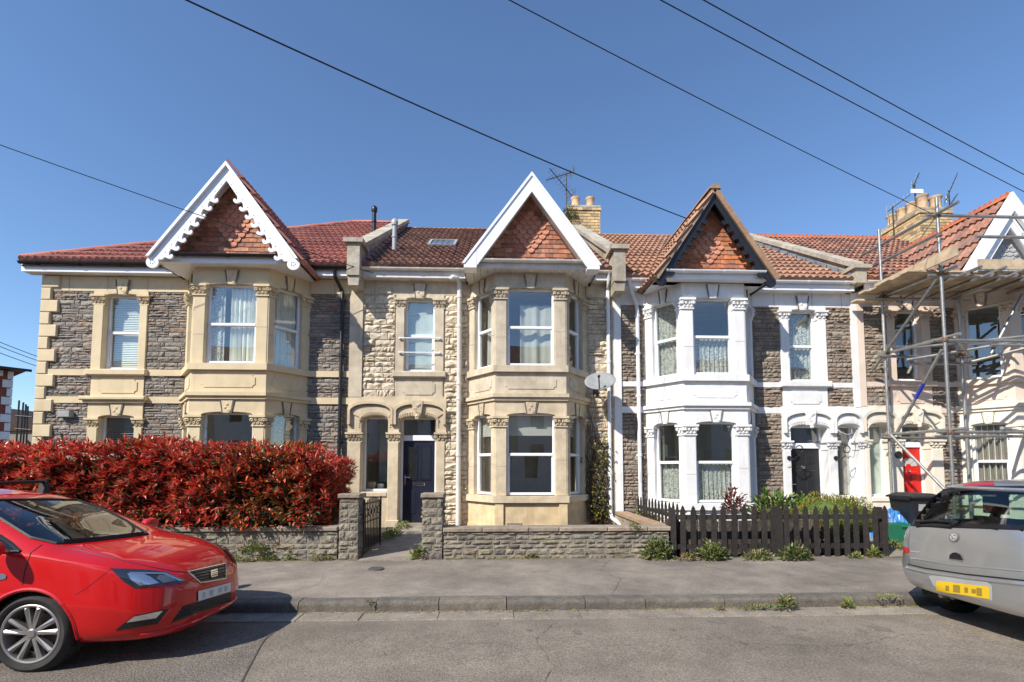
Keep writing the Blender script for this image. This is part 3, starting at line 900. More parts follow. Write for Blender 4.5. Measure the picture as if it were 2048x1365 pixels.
def bay(house, xc, hf, hw, dz, dm, dm2, looks, seed=0, plinth=None, fm='pvc'):
    V = {k: v + dz for k, v in LV.items()}
    J1, F1, F2, J2 = (xc - hw, YF), (xc - hf, YB), (xc + hf, YB), (xc + hw, YF)
    pts = [Vector((*p, 0)).xy for p in (J1, F1, F2, J2)]
    def off(d):
        out = []
        segs = []
        for a, c in ((pts[0], pts[1]), (pts[1], pts[2]), (pts[2], pts[3])):
            t = (c - a).normalized(); n = Vector((t.y, -t.x))
            segs.append((a + n * d, t))
        def isect(p, t, q, u):
            den = t.x * u.y - t.y * u.x
            s = ((q.x - p.x) * u.y - (q.y - p.y) * u.x) / den
            return p + t * s
        yl = YF + 0.02
        p, t = segs[0]; out.append(p + t * ((yl - p.y) / t.y))
        out.append(isect(*segs[0], *segs[1])); out.append(isect(*segs[1], *segs[2]))
        p, t = segs[2]; out.append(p + t * ((yl - p.y) / t.y))
        return [(q.x, q.y) for q in out]
    def ring(b, d, z0, z1, inner=-0.18):
        b.prism(off(d) + off(inner)[::-1], z0, z1, 'z')
    base = MB()
    ring(base, 0.0, V['gr'] - 0.25, V['gsb'])
    ring(base, 0.03, V['gr'] - 0.25, V['gr'] + 0.06)
    root = base.obj('bay', plinth or dm2, house)
    ap = MB(); ring(ap, 0.0, V['crt'], V['sb']); apo = ap.obj('apron', dm, root)
    s1 = MB(); ring(s1, 0.075, V['gsb'], V['gst']); s1.obj('sill', dm2, root)
    s2 = MB(); ring(s2, 0.075, V['sb'], V['st']); s2.obj('sill', dm, root)
    c1 = MB(); ring(c1, 0.10, V['crb'] + 0.07, V['crt']); ring(c1, 0.055, V['crb'], V['crb'] + 0.07); c1.obj('cornice', dm2, root)
    fr = MB(); ring(fr, 0.0, V['fr'] + 0.02, V['bfas'] + 0.03); fr.obj('frieze', dm, root)
    panels = [(J1, F1, 'L'), (F1, F2, 'C'), (F2, J2, 'R')]
    for (P, Q, tag) in panels:
        mx, Ln = frame_at(P, Q)
        if tag == 'C':
            pl, pr = 0.25, 0.25
        elif tag == 'L':
            pl, pr = 0.20, 0.15
        else:
            pl, pr = 0.15, 0.20
        pn = MB()
        raised_panel(pn, pl * 0.9, Ln - pr * 0.9, V['crt'] + 0.11, V['sb'] - 0.10, mx, out=0.014)
        pn.obj('raised_panel', dm, root)
        if tag == 'C':
            for q in (0.0, Ln - .18):
                pb = MB(); pb.box(q, q + .18, -0.045, 0.03, V['gr'], V['gsb'], mx); pb.obj('plinth_block', plinth or dm2, root)
        for (z0, z1, head, cb_, ct_, mt, fl) in ((V['gst'], V['crb'], V['gh'], V['gcb'], V['gct'], dm2, 0), (V['st'], V['fr'] + .02, V['head'], V['cb'], V['ct'], dm, 1)):
            for (a, c, e) in ((0, pl, 0), (Ln - pr, Ln, 1)):
                b = MB(); b.cbox(a, c, -0.012, 0.17, z0, cb_, 0.012, mx); b.obj('pilaster', mt, root)
                zj = z0 + (cb_ - z0) * (.42 + .16 * ((a * 7.3 + fl) % 1)); jb = MB(); jb.box(a + .008, c - .008, -0.0145, 0.0, zj, zj + .006, mx); jb.obj('joint', 'mortar', root)
                inner_end = (e == 0)
                capital(house, a, c, cb_ - .02, ct_, mx, mt, 0.085, 0.17, (True, True), root)
            b = MB()
            head_panel(b, 0.0, Ln, z1, pl, Ln - pr, head - 0.05, 0.055, ct_, -0.012, 0.17, mx)
            b.obj('lintel', mt, root)
            xm = Ln / 2 + (0 if tag == 'C' else (0.02 if tag == 'L' else -0.02))
            keystone(house, xm, head - 0.02, (z1 if fl == 0 else V['fr'] + 0.25) - 0.02, 0.24 if tag == 'C' else 0.17, mx, mt, 0.03, root)
            look = looks[(fl, tag)]
            gl = 'glass_strong' if fl else 'glass'
            zm = z0 + (head - z0) * 0.50
            window(house, pl, Ln - pr, z0 + 0.015, head, zm, mx, 0.09, look, fm, seed=seed + fl, glass=gl, fw=0.05)
    return V

def terraced_house(name, label, x0, x1, dz, cfg):
    V = {k: v + dz for k, v in LV.items()}
    H = thing('terraced_house', label, 'house', ((x0 + x1) / 2, YF, V['gr']))
    st, dm, dm2, mort = cfg['stone'], cfg['dress'], cfg['dress2'], cfg['mortar']
    (pL, oL, oR, pR) = cfg['win']
    xc, hf, hw = cfg['bay']
    rr = random.Random(cfg['seed'])
    vis1 = cfg.get('x_end', x1)
    # backing wall with its openings
    holes = [(oL - .012, oR + .012, V['sb'], V['head'] + .02), (xc - hw + .25, xc + hw - .25, V['gr'], V['bfas'])]
    for (a, c, kind) in cfg.get('porch', []):
        holes.append((a - .012, c + .012, V['gr'] if kind == 'door' else V['gst'] + .03, 2.86 + dz))
    if cfg.get('gwin'):
        holes.append((oL - .012, oR + .012, V['gst'], V['gh'] + .02))
    wl = wall_holes(x0, x1, V['gr'] - 0.3, V['fas'] + 0.15, holes, YF, YF + 0.3)
    wall = wl.obj('wall', mort, H)
    # rooms behind the glass
    im = MB()
    zf = [V['gr'] - 0.02, 3.25 + dz, 5.98 + dz]
    yb_ = YF + 4.2
    im.box(x0 + .05, x1 - .05, yb_, yb_ + .1, zf[0], V['fas'])
    for z in zf:
        im.box(x0 + .05, x1 - .05, YF + .3, yb_, z - .06, z)
    for x in (x0 + .02, x1 - .12):
        im.box(x, x + .1, YF + .3, yb_, zf[0], V['fas'])
    xm_ = (pR + xc - hw) / 2 if pR < xc else (pL + xc + hw) / 2
    im.box(xm_ - .05, xm_ + .05, YF + .3, yb_, zf[0], V['fas'])
    im.prism([(xc - hf + .1, YB + .15), (xc + hf - .1, YB + .15), (xc + hw - .12, YF + .3), (xc - hw + .12, YF + .3)], V['crb'], V['crt'], 'z')
    im.prism([(xc - hf + .1, YB + .15), (xc + hf - .1, YB + .15), (xc + hw - .12, YF + .3), (xc - hw + .12, YF + .3)], V['fr'] + .1, V['fr'] + .15, 'z')
    im.prism([(xc - hf + .1, YB + .15), (xc + hf - .1, YB + .15), (xc + hw - .12, YF + .3), (xc - hw + .12, YF + .3)], V['gr'] - .05, V['gr'] + .2, 'z')
    im.obj('room', 'interior', H)
    # frieze and strings
    for (a, c) in ((x0, xc - hw), (xc + hw, vis1)):
        fz = MB(); fz.box(a, c, -0.03, 0.02, V['fr'], V['fas'], FAC); fz.obj('frieze', dm, H)
        xj = a + .55
        while xj < c - .3:
            jb = MB(); jb.box(xj, xj + .007, -0.033, 0.0, V['fr'] + .004, V['fas'] - .004, FAC); jb.obj('joint', 'mortar_dark', H); xj += rr.uniform(.7, 1.05)
    # stonework
    items = []
    for (a, c, z0, z1) in cfg['stones'](V):
        items += rubble(a, c, z0, z1, rr, cfg.get('hs', (0.06, 0.13)), cfg.get('ls', (0.14, 0.42)), 0.010, cfg.get('depth', (0.03, 0.075)), frame=FAC)
    items.sort(key=lambda t: -(t[1].to_scale().x * t[1].to_scale().z) * (0.35 if t[1].translation.z < cfg.get('hidden_below', 0) else 1))
    pieces(wall, 'stone', items, st, 'small_stones')
    # string courses
    for (a, c, z0, z1, o) in cfg.get('strings', lambda V: [])(V):
        b = MB(); b.box(a, c, -o, 0.02, z0, z1, FAC); b.obj('string_course', dm if z0 > 2.6 else dm2, H)
    # upper single window with its dressings
    def dressed_window(zs, ze, head, cb_, ct_, mt, top, look, seed):
        for (a, c, e) in ((pL, oL, 0), (oR, pR, 1)):
            b = MB(); b.cbox(a, c, -0.05, 0.14, zs, cb_, 0.012, FAC); b.obj('pilaster', mt, H)
            capital(H, a, c, cb_, ct_, FAC, mt, 0.105, 0.14)
        b = MB(); head_panel(b, pL, pR, top, oL, oR, head - .05, 0.055, ct_, -0.05, 0.14, FAC); b.obj('lintel', mt, H)
        keystone(H, (oL + oR) / 2, head - 0.02, top + 0.26 if top > 5 else top - .02, 0.26, FAC, mt, 0.068)
        window(H, oL, oR, zs + .015, head, zs + (head - zs) * .5, FAC, 0.10, look, cfg.get('fm', 'pvc'), seed=seed, glass='glass_strong')
    dressed_window(V['st'], V['st'], V['head'], V['cb'], V['ct'], dm, V['fr'] + .01, cfg['look'], 3)
    b = MB(); b.cbox(pL - .06, pR + .06, -0.12, 0.14, V['sb'], V['st'], 0.02, FAC); b.obj('sill', dm, H)
    b = MB(); b.box(pL + .02, pR - .02, -0.03, 0.05, V['crt'] - .02, V['sb'], FAC); ap = b.obj('apron', dm, H)
    b = MB(); raised_panel(b, oL - .02, oR + .02, V['crt'] + .08, V['sb'] - .09, FAC, out=0.046); b.obj('raised_panel', dm, ap)
    if cfg.get('gwin'):
        dressed_window(V['gst'], V['gst'], V['gh'], V['gcb'], V['gct'], dm2, V['crb'], cfg['glook'], 5)
        b = MB(); b.cbox(pL - .14, pR + .10, -0.16, 0.02, V['crb'] + .06, V['crt'], 0.02, FAC); b.box(pL - .08, pR + .05, -0.10, 0.02, V['crb'], V['crb'] + .06, FAC); b.obj('cornice', dm, H)
        b = MB(); b.cbox(pL - .06, pR + .06, -0.12, 0.14, V['gsb'], V['gst'], 0.02, FAC); b.obj('sill', dm2, H)
    bay(H, xc, hf, hw, dz, dm, dm2, cfg['bay_looks'], cfg['seed'], cfg.get('plinth'))
    return H, wall, V

def porch(H, dz, cols, opens, zone, dm2, door_mat, side_look, doorstyle, number=None):
    """round-shouldered twin arch: side light and door"""
    z0 = LV['gr'] + dz; zcap0, zcap1 = 2.20 + dz, 2.42 + dz
    zs, rise = 2.70 + dz, 0.11
    ztop = 3.24 + dz
    # columns
    for (a, c) in cols:
        b = MB(); b.cbox(a, c, -0.06, 0.26, z0 - .05, zcap0, 0.015, FAC); b.obj('pilaster', dm2, H)
        b = MB(); b.cbox(a - .02, c + .02, -0.08, 0.26, z0 - .05, z0 + .12, 0.015, FAC); b.obj('plinth_block', dm2, H)
        capital(H, a, c, zcap0, zcap1, FAC, dm2, 0.115, 0.26)
    # arched panel above each opening, butted mid-column
    edges = [zone[0]] + [(cols[1][0] + cols[1][1]) / 2] + [zone[1]]
    for i, (a, c, kind) in enumerate(opens):
        b = MB(); head_panel(b, edges[i], edges[i + 1], ztop, a, c, zs, rise, zcap1, -0.06, 0.26, FAC); b.obj('arch', dm2, H)
        # hood mould
        e0, e1 = edges[i] + 0.01, edges[i + 1] - 0.01
        o_ = arc_pts(e0, e1, zs + .25, 0.19, 16); n_ = arc_pts(e0 + 0.055, e1 - 0.055, zs + .22, 0.155, 16)
        b = MB(); b.prism([(e0, zs - .1)] + o_ + [(e1, zs - .1), (e1 - .055, zs - .1)] + n_[::-1] + [(e0 + .055, zs - .1)], -0.145, -0.05, 'y', FAC); b.obj('hood_mould', dm2, H)
        b = MB(); b.prism(arc_pts(e0 + .06, e1 - .06, zs + .16, 0.17, 16) + arc_pts(a - .02, c + .02, zs + .06, 0.12, 16)[::-1], -0.085, -0.05, 'y', FAC); b.obj('archivolt', dm2, H)
        # beaded inner edge
        b = MB()
        arc = arc_pts(a - .045, c + .045, zs, rise + .045, 22)
        for (x, z) in arc:
            b.blob((x, -0.09, z), 0.022, 0.014, 0.022, FAC)
        for k in range(3):
            for x in (a - .045, c + .045):
                b.blob((x, -0.066, zs - .05 - k * .05), 0.022, 0.014, 0.022, FAC)
        b.obj('beading', dm2, H)
        if kind == 'window':
            wo = window(H, a, c, LV['gst'] + dz + .06, zs + .10, None, FAC, 0.20, side_look, 'pvc', seed=11, glass='glass')
            b = MB(); b.cbox(a, c, -0.05, 0.24, LV['gst'] + dz - .06, LV['gst'] + dz + .06, 0.02, FAC); b.obj('sill', dm2, H)
            b = MB(); b.box(a, c, -0.02, 0.2, z0 - .05, LV['gst'] + dz - .06, FAC); b.obj('apron', dm2, H)
        else:
            keystone(H, (a + c) / 2, zs + rise - 0.02, ztop - .09, 0.26, FAC, dm2, 0.16, None, True, True)
            door(H, a, c, dz, zs + .10, door_mat, doorstyle)
            b = MB(); b.box(a - .04, c + .04, -0.12, 0.3, z0 - .1, z0 + .03, FAC); b.obj('doorstep', 'concrete', H)

def door(H, a, c, dz, ztop, dmat, style):
    z0 = LV['gr'] + dz + 0.035; zd = 2.24 + dz; rec = 0.2
    b = MB(); w = 0.055
    b.cbox(a, a + w, rec, rec + .08, z0, ztop, 0.006, FAC); b.cbox(c - w, c, rec, rec + .08, z0, ztop, 0.006, FAC)
    b.cbox(a + w, c - w, rec, rec + .08, ztop - w, ztop, 0.006, FAC); b.cbox(a + w, c - w, rec - .015, rec + .08, zd, zd + .13, 0.008, FAC)
    fo = b.obj('door_frame', 'pvc', H)
    g = MB(); g.add([(a + w, rec + .04, zd + .13), (c - w, rec + .04, zd + .13), (c - w, rec + .04, ztop - w), (a + w, rec + .04, ztop - w)], [(0, 1, 2, 3)], FAC); g.obj('fanlight_pane', 'glass', fo, fix=False)
    x0, x1 = a + w + .004, c - w - .004
    W = x1 - x0; y = rec + 0.02
    d = MB(); Hh = zd - z0
    if style == 'two_light':
        # stiles and rails around two tall lights
        s = 0.105; m_ = 0.10; zl0, zl1 = z0 + Hh * .53, z0 + Hh * .93
        d.box(x0, x1, y, y + .045, z0, zl0, FAC); d.box(x0, x1, y, y + .045, zl1, zd, FAC)
        xm = (x0 + x1) / 2
        d.box(x0, x0 + s, y, y + .045, zl0, zl1, FAC); d.box(x1 - s, x1, y, y + .045, zl0, zl1, FAC); d.box(xm - m_ / 2, xm + m_ / 2, y, y + .045, zl0, zl1, FAC)
        do = d.obj('door', dmat, H)
        for (u, v) in ((x0 + s, xm - m_ / 2), (xm + m_ / 2, x1 - s)):
            g = MB(); g.add([(u, y + .02, zl0), (v, y + .02, zl0), (v, y + .02, zl1), (u, y + .02, zl1)], [(0, 1, 2, 3)], FAC); g.obj('pane', 'glass', do, fix=False)
            f = MB()
            for q in ((u - .02, u + .012, zl0 - .02, zl1 + .02), (v - .012, v + .02, zl0 - .02, zl1 + .02), (u, v, zl0 - .02, zl0 + .012), (u, v, zl1 - .012, zl1 + .02)):
                f.box(q[0], q[1], y - .014, y + .01, q[2], q[3], FAC)
            f.obj('beading', dmat, do)
        for (u, v) in ((x0 + s, xm - m_ / 2), (xm + m_ / 2, x1 - s)):
            f = MB(); f.cbox(u, v, y - .014, y + .01, z0 + Hh * .1, z0 + Hh * .40, 0.02, FAC); f.obj('panel', dmat, do)
        zl = z0 + Hh * .465
    elif style == 'six_panel':
        d.box(x0, x1, y, y + .045, z0, zd, FAC); do = d.obj('door', dmat, H)
        xm = (x0 + x1) / 2
        for (u, v) in ((x0 + .10, xm - .045), (xm + .045, x1 - .10)):
            for (p, q) in ((.80, .93), (.42, .73), (.08, .30)):
                f = MB(); f.cbox(u, v, y - .016, y + .01, z0 + Hh * p, z0 + Hh * q, 0.022, FAC); f.obj('panel', dmat, do)
        zl = z0 + Hh * .36
        k = MB(); k.lathe([(0.0, -.05), (.035, -.045), (.045, -.01), (.045, 0)], 14, (xm - .02, y, z0 + Hh * .76), 'y', FAC); k.obj('door_knocker', 'chrome', do)
    else:
        d.box(x0, x1, y, y + .045, z0, zd, FAC); do = d.obj('door', dmat, H)
        xm = (x0 + x1) / 2
        r0 = W * .36; zc = z0 + Hh * .76
        for k in range(4):
            t0, t1 = math.pi * k / 4 + .05, math.pi * (k + 1) / 4 - .05
            f = MB(); pts = [(xm + rr_ * math.cos(t), zc + rr_ * math.sin(t) * .95) for rr_, ts in ((r0, [t0 + (t1 - t0) * i / 5 for i in range(6)]), (r0 * .3, [t1 - (t1 - t0) * i / 5 for i in range(6)])) for t in ts]
            f.prism(pts, y - .006, y + .004, 'y', FAC); f.obj('fan_pane', 'frost', do)
        rim = [(xm + (r0 + .03) * math.cos(math.pi * i / 14), zc + (r0 + .03) * .95 * math.sin(math.pi * i / 14)) for i in range(15)]
        rin = [(xm + r0 * math.cos(math.pi * i / 14), zc + r0 * .95 * math.sin(math.pi * i / 14)) for i in range(15)]
        f = MB(); f.prism(rim + rin[::-1], y - .016, y + .004, 'y', FAC); f.obj('fan_moulding', dmat, do)
        for (u, v) in ((x0 + .09, xm - .04), (xm + .04, x1 - .09)):
            for (p, q) in ((.42, .70), (.08, .30)):
                f = MB(); f.cbox(u, v, y - .016, y + .01, z0 + Hh * p, z0 + Hh * q, 0.022, FAC); f.obj('panel', dmat, do)
        zl = z0 + Hh * .37
        k = MB(); k.lathe([(0.0, -.05), (.03, -.045), (.04, -.01), (.04, 0)], 12, (xm - .02, y, z0 + Hh * .70), 'y', FAC); k.obj('door_knocker', 'chrome', do)
    lb = MB(); lb.cbox(xm - .14, xm + .14, y - .014, y + .002, zl - .035, zl + .035, 0.008, FAC); lo = lb.obj('letterbox', 'chrome', do)
    if style == 'two_light':
        q = MB(); q.box(xm - .115, xm + .115, y - .018, y - .013, zl - .016, zl + .016, FAC); q.obj('flap', 'black_plastic', do)
    hx = x0 + .05
    h = MB(); h.box(hx - .015, hx + .015, y - .01, y, z0 + Hh * .46, z0 + Hh * .58, FAC); h.tube([FAC @ Vector((hx, y - .04, z0 + Hh * .55)), FAC @ Vector((hx + .12, y - .04, z0 + Hh * .55))], 0.009)
    h.obj('handle', 'chrome', do)

def main_roof(H, x0, x1, dz, zr, roofmat, limit=300, hip=None, xg=None):
    ze = 6.2 + dz
    V_ = Vector((0, YR - YE, zr - ze)); Ls = V_.length
    b = MB()
    xr0 = x0 + (YR - YE) * 1.0 if hip else x0
    t = 0.10
    if hip:
        vs = [(x0, YE, ze), (x1, YE, ze), (x1, YR, zr), (xr0, YR, zr), (x0, 2 * YR - YE, ze), (x1, 2 * YR - YE, ze)]
        b.add(vs, [(0, 1, 2, 3), (0, 3, 4), (3, 2, 5, 4)])
        b.add([(p[0], p[1], p[2] - t) for p in vs], [(3, 2, 1, 0), (4, 3, 0)])
    else:
        vs = [(x0, YE, ze), (x1, YE, ze), (x1, YR, zr), (x0, YR, zr), (x0, 2 * YR - YE, ze), (x1, 2 * YR - YE, ze)]
        b.add(vs, [(0, 1, 2, 3), (3, 2, 5, 4)])
    ro = b.obj('roof', 'roof_under', H)
    poly = [(0, 0), (x1 - x0, 0), (x1 - x0, Ls), (xr0 - x0, Ls)]
    Nn = Vector((1, 0, 0)).cross(V_).normalized()
    def skip(p):
        if not xg:
            return False
        xc, half, foot, apex = xg
        # under the little gable's own roof
        hz = apex - (apex - foot) * abs(p.x - xc) / half
        return p.z < hz - 0.12 and abs(p.x - xc) < half
    roof_tiles(ro, Vector((x0, YE, ze)) + Nn * 0.005, (1, 0, 0), V_, poly, roofmat, skip=skip, limit=limit)
    return ro, ze

def parapet(H, x0, x1, dz, zr, small=False):
    """raised party wall with sloping coping and a kneeler block"""
    ze = 6.2 + dz; ya = YE - 0.12
    k = (zr - ze) / (YR - YE)
    b = MB(); b.prism([(YF - .02, ze - .12), (YR + .1, zr - .5), (YR + .1, zr + .38), (ya + .35, ze + .38 + k * .35), (ya + .35, ze - .12)], x0 + .04, x1 - .04, 'x')
    o = b.obj('parapet', 'render_grey', H)
    c = MB(); c.prism([(ya + .1, ze + .36 + k * .1), (YR + .18, zr + .36 + .02), (YR + .18, zr + .50), (ya + .1, ze + .48 + k * .1)], x0 - .02, x1 + .02, 'x')
    c.obj('coping', 'coping', o)
    n = MB()
    if small:
        n.box(x0 + .02, x1 - .02, ya - .02, ya + .36, ze - .0, ze + .34)
        n.box(x0 - .04, x1 + .08, ya - .08, ya + .42, ze + .34, ze + .43)
    else:
        n.box(x0 + .02, x1 - .02, ya - .12, ya + .36, ze - .28, ze + .46)
        n.prism([(x0 + .03, ze - .28), (x1 - .03, ze - .28), (x1 - .05, ze - .5), (x0 + .05, ze - .5)], ya - .08, YF - .01, 'y')
        n.box(x0 - .06, x1 + .06, ya - .18, ya + .42, ze + .46, ze + .56)
    n.obj('kneeler', 'coping', o)
    return o

def lead_flash(ro, x, side, dz, zr, n=14):
    ze = 6.2 + dz
    for i in range(n):
        t0, t1 = i / n, (i + 1) / n
        y0, y1 = YE + (YR - YE) * t0, YE + (YR - YE) * t1
        z0, z1 = ze + (zr - ze) * t0 + .07, ze + (zr - ze) * t1 + .06
        b = MB(); b.add([(x, y0, z0), (x + side * .17, y0, z0 - .0), (x + side * .17, y1 + .03, z1), (x, y1 + .03, z1), (x, y0, z0 + .16), (x, y1 + .03, z1 + .16)], [(0, 1, 2, 3), (4, 0, 3, 5)])
        b.obj('lead_flashing', 'lead', ro, fix=False)

def eaves(H, x0, x1, dz, gm, fm, wall_x=None):
    z = 6.0 + dz
    b = MB(); b.box(x0, x1, YE + .06, YE + .085, z - .01, z + .17); b.obj('fascia', fm, H)
    b = MB(); b.box(x0, x1, YE + .085, YF + .0, z + .0, z + .02); b.obj('soffit', fm, H)
    gutter_run(H, x0, x1, YE + .0, z + .19, gm)

def bay_eaves(H, xc, half, dz, gm, fm, slats=False):
    z = 5.93 + dz; ya = YB - 0.40
    b = MB(); b.box(xc - half + .02, xc + half - .02, ya + .12, ya + .145, z - .01, z + .13)
    for s in (-1, 1):
        xe = xc + s * (half - .03)
        b.prism([(ya + .12, z - .01), (YE + .05, z - .01), (YE + .05, z + .13), (ya + .12, z + .13)], xe - .012, xe + .012, 'x')
    b.obj('fascia', fm, H)
    if slats:
        n = 18
        for i in range(n):
            a = xc - half + .04 + (2 * half - .08) * i / n
            q = MB(); q.box(a, a + (2 * half - .08) / n - .008, ya + .145, YF, z, z + .015); q.obj('soffit_board', fm, H)
    else:
        b = MB(); b.box(xc - half + .04, xc + half - .04, ya + .145, YF, z, z + .015); b.obj('soffit', fm, H)
    gutter_run(H, xc - half + .22, xc + half - .22, ya + .055, z + .15, gm)

looks1 = {(0, 'L'): 'dark', (0, 'C'): 'dark', (0, 'R'): 'swag', (1, 'L'): 'curtains', (1, 'C'): 'side_curtain', (1, 'R'): 'curtains'}
looks2 = {(0, 'L'): 'roller', (0, 'C'): 'roller', (0, 'R'): 'roller', (1, 'L'): 'cream_part', (1, 'C'): 'cream_part', (1, 'R'): 'dark'}
looks3 = {(0, 'L'): 'lace_low', (0, 'C'): 'lace_low', (0, 'R'): 'dark', (1, 'L'): 'lace', (1, 'C'): 'lace_low', (1, 'R'): 'lace'}
looks4 = {(0, 'L'): 'dark_curtain', (0, 'C'): 'dark', (0, 'R'): 'dark', (1, 'L'): 'dark', (1, 'C'): 'dark', (1, 'R'): 'dark'}

# ---- end house, yellow-cream dressings
def st1(V):
    q = -9.97
    L = []
    for (a, c) in ((q + -0.12, -9.14), (-7.93, -7.06), (-4.36, -3.34)):
        L += [(a, c, V['sb'] + .14, V['fr']), (a, c, V['crt'], V['sb']), (a, c, V['gr'] + .4, V['crb'])]
    return L
def str1(V):
    L = []
    for (a, c) in ((-10.1, -9.16), (-7.90, -7.06), (-4.36, -3.33)):
        L += [(a, c, V['sb'], V['sb'] + .14, 0.045), (a, c, V['crb'], V['crt'], 0.045)]
    return L
cfg1 = dict(stone='stone_grey', dress='dress_cream', dress2='dress_cream', mortar='mortar_dark', win=(-9.14, -8.91, -8.11, -7.93), bay=(-5.66, 0.79, 1.40), seed=11,
            stones=st1, strings=str1, gwin=True, look='venetian', glook='venetian_dark', bay_looks=looks1, hs=(0.045, 0.125), ls=(0.12, 0.46), depth=(0.02, 0.055), hidden_below=1.8)
H1, W1, V1 = terraced_house('h1', 'end-terrace house with yellow-cream dressings, grey rubble stone and white fretted gable behind red hedge', -10.27, -3.33, 0.0, cfg1)
# quoins on the free corner
z = V1['gr']; k = 0
while z < V1['fas'] - .05:
    h = 0.285
    ln = 0.36 if k % 2 else 0.19
    b = MB(); b.cbox(-10.30, -10.27 + ln, -0.075, 0.4, z + .006, min(z + h, V1['fas']) - .006, 0.014, FAC)
    b.obj('quoin', 'dress_cream', H1)
    z += h; k += 1
b = MB(); b.box(-10.27, -10.2, YF + .32, 2 * YR - YE - .3, 0, 6.1); b.obj('side_wall', 'render_grey', H1)
R1, ze1 = main_roof(H1, -10.55, -3.24, 0.02, 10.02, 'tile_red', hip=True, xg=(-5.62, 1.5, 5.95, 8.02))
ridge_run(R1, (-10.55, YE, ze1 + .05), (-10.55 + (YR - YE), YR, 10.07), 0.11, 'ridge_red', name='hip_tile')
ridge_run(R1, (-10.55 + (YR - YE), YR, 10.07), (-3.2, YR, 10.07), 0.11, 'ridge_red')
eaves(H1, -10.58, -7.0, 0.02, 'black_plastic', 'pvc'); eaves(H1, -4.30, -3.34, 0.02, 'black_plastic', 'pvc')
bay_eaves(H1, -5.63, 1.50, 0.02, 'black_plastic', 'pvc')
gable(H1, -5.63, 1.50, 5.95, 8.02, 'fret_white', 'hang_tile', 'tile_red', YB - .03, YB - .42, 0.0, 1, 21)
xq = -3.52
elbow_pipe(H1, [(xq - .10, YE, 6.12), (xq - .10, YE + .02, 5.98), (xq, YF - .08, 5.72), (xq + .02, YF - .10, 5.62), (xq + .02, YF - .10, 0.35)], 0.043, 'black_plastic', clips=(5.5, 4.2, 3.4, 2.2))
b = MB(); b.cbox(-9.72, -9.46, -0.14, 0, 2.74, 2.88, 0.01, FAC); b.obj('alarm_box', 'pvc_grey', H1)

# ---- middle house, bath stone
def st2(V):
    return [(-3.03, -2.29, V['crt'] + .02, V['fr']), (-1.13, -0.60, V['gr'], V['fr']), (2.26, 2.82, V['gr'] + .3, V['fr'])]
cfg2 = dict(stone='stone_cream', dress='dress_bath', dress2='dress_buff', mortar='mortar_cream', win=(-2.27, -2.07, -1.37, -1.15), bay=(0.83, 0.78, 1.38), seed=23,
            stones=st2, look='frost', bay_looks=looks2, hs=(0.075, 0.19), ls=(0.14, 0.5), depth=(0.04, 0.10),
            porch=[(-3.02, -2.41, 'window'), (-2.16, -1.31, 'door')], plinth='dress_plinth')
H2, W2, V2 = terraced_house('h2', 'middle terraced house with weathered bath-stone front, navy door and plain white gable', -3.33, 2.86, 0.0, cfg2)
b = MB(); b.box(-3.33, -3.03, -0.07, 0.02, 3.24, 6.05, FAC); b.obj('party_pilaster', 'dress_bath', H2)
b = MB(); b.box(2.80, 2.90, -0.05, 0.02, 0.2, 6.0, FAC); b.obj('party_pilaster', 'dress_bath', H2)
b = MB(); b.box(-3.03, -1.10, -0.025, 0.02, 3.2, 3.26, FAC); b.box(-3.33, -3.02, -0.02, 0.02, 0.2, 1.0, FAC); b.obj('band', 'dress_bath', H2)
porch(H2, 0.0, [(-3.33, -3.02), (-2.41, -2.16), (-1.31, -1.10)], [(-3.02, -2.41, 'window'), (-2.16, -1.31, 'door')], (-3.33, -1.08), 'dress_buff', 'door_navy', 'hall', 'two_light')
R2, ze2 = main_roof(H2, -3.02, 2.72, 0.0, 9.83, 'tile_brown', xg=(0.83, 1.46, 5.92, 7.97))
ridge_run(R2, (-3.0, YR, 9.87), (2.7, YR, 9.87), 0.10, 'tile_brown')
eaves(H2, -3.02, -0.55, 0.0, 'pvc_old', 'pvc_old'); eaves(H2, 2.22, 2.78, 0.0, 'pvc_old', 'pvc_old')
bay_eaves(H2, 0.83, 1.46, 0.0, 'pvc_old', 'pvc_old', slats=True)
gable(H2, 0.83, 1.46, 5.92, 7.97, 'plain_white', 'hang_tile', 'tile_brown', YB - .03, YB - .42, 0.0, None, 22)
parapet(H2, -3.30, -2.98, 0.0, 9.83); lead_flash(R2, -2.99, 1, 0.0, 9.83)
elbow_pipe(H2, [(-0.98, YF - .30, 5.95), (-0.93, YF - .32, 6.0), (-0.84, YF - .26, 6.0), (-0.79, YF - .18, 5.9), (-0.785, YF - .14, 5.72), (-0.785, YF - .14, 0.30)], 0.055, 'pvc_old', clips=(5.6, 4.9, 3.55, 3.2, 1.9))
elbow_pipe(H2, [(2.70, YE + .0, 6.16), (2.70, YE + .05, 6.02), (2.72, YF - .10, 5.8), (2.72, YF - .10, 0.55), (2.74, YF - .2, 0.45), (2.85, YF - .75, 0.33)], 0.045, 'pvc', clips=(5.4, 4.1, 2.8, 1.5))
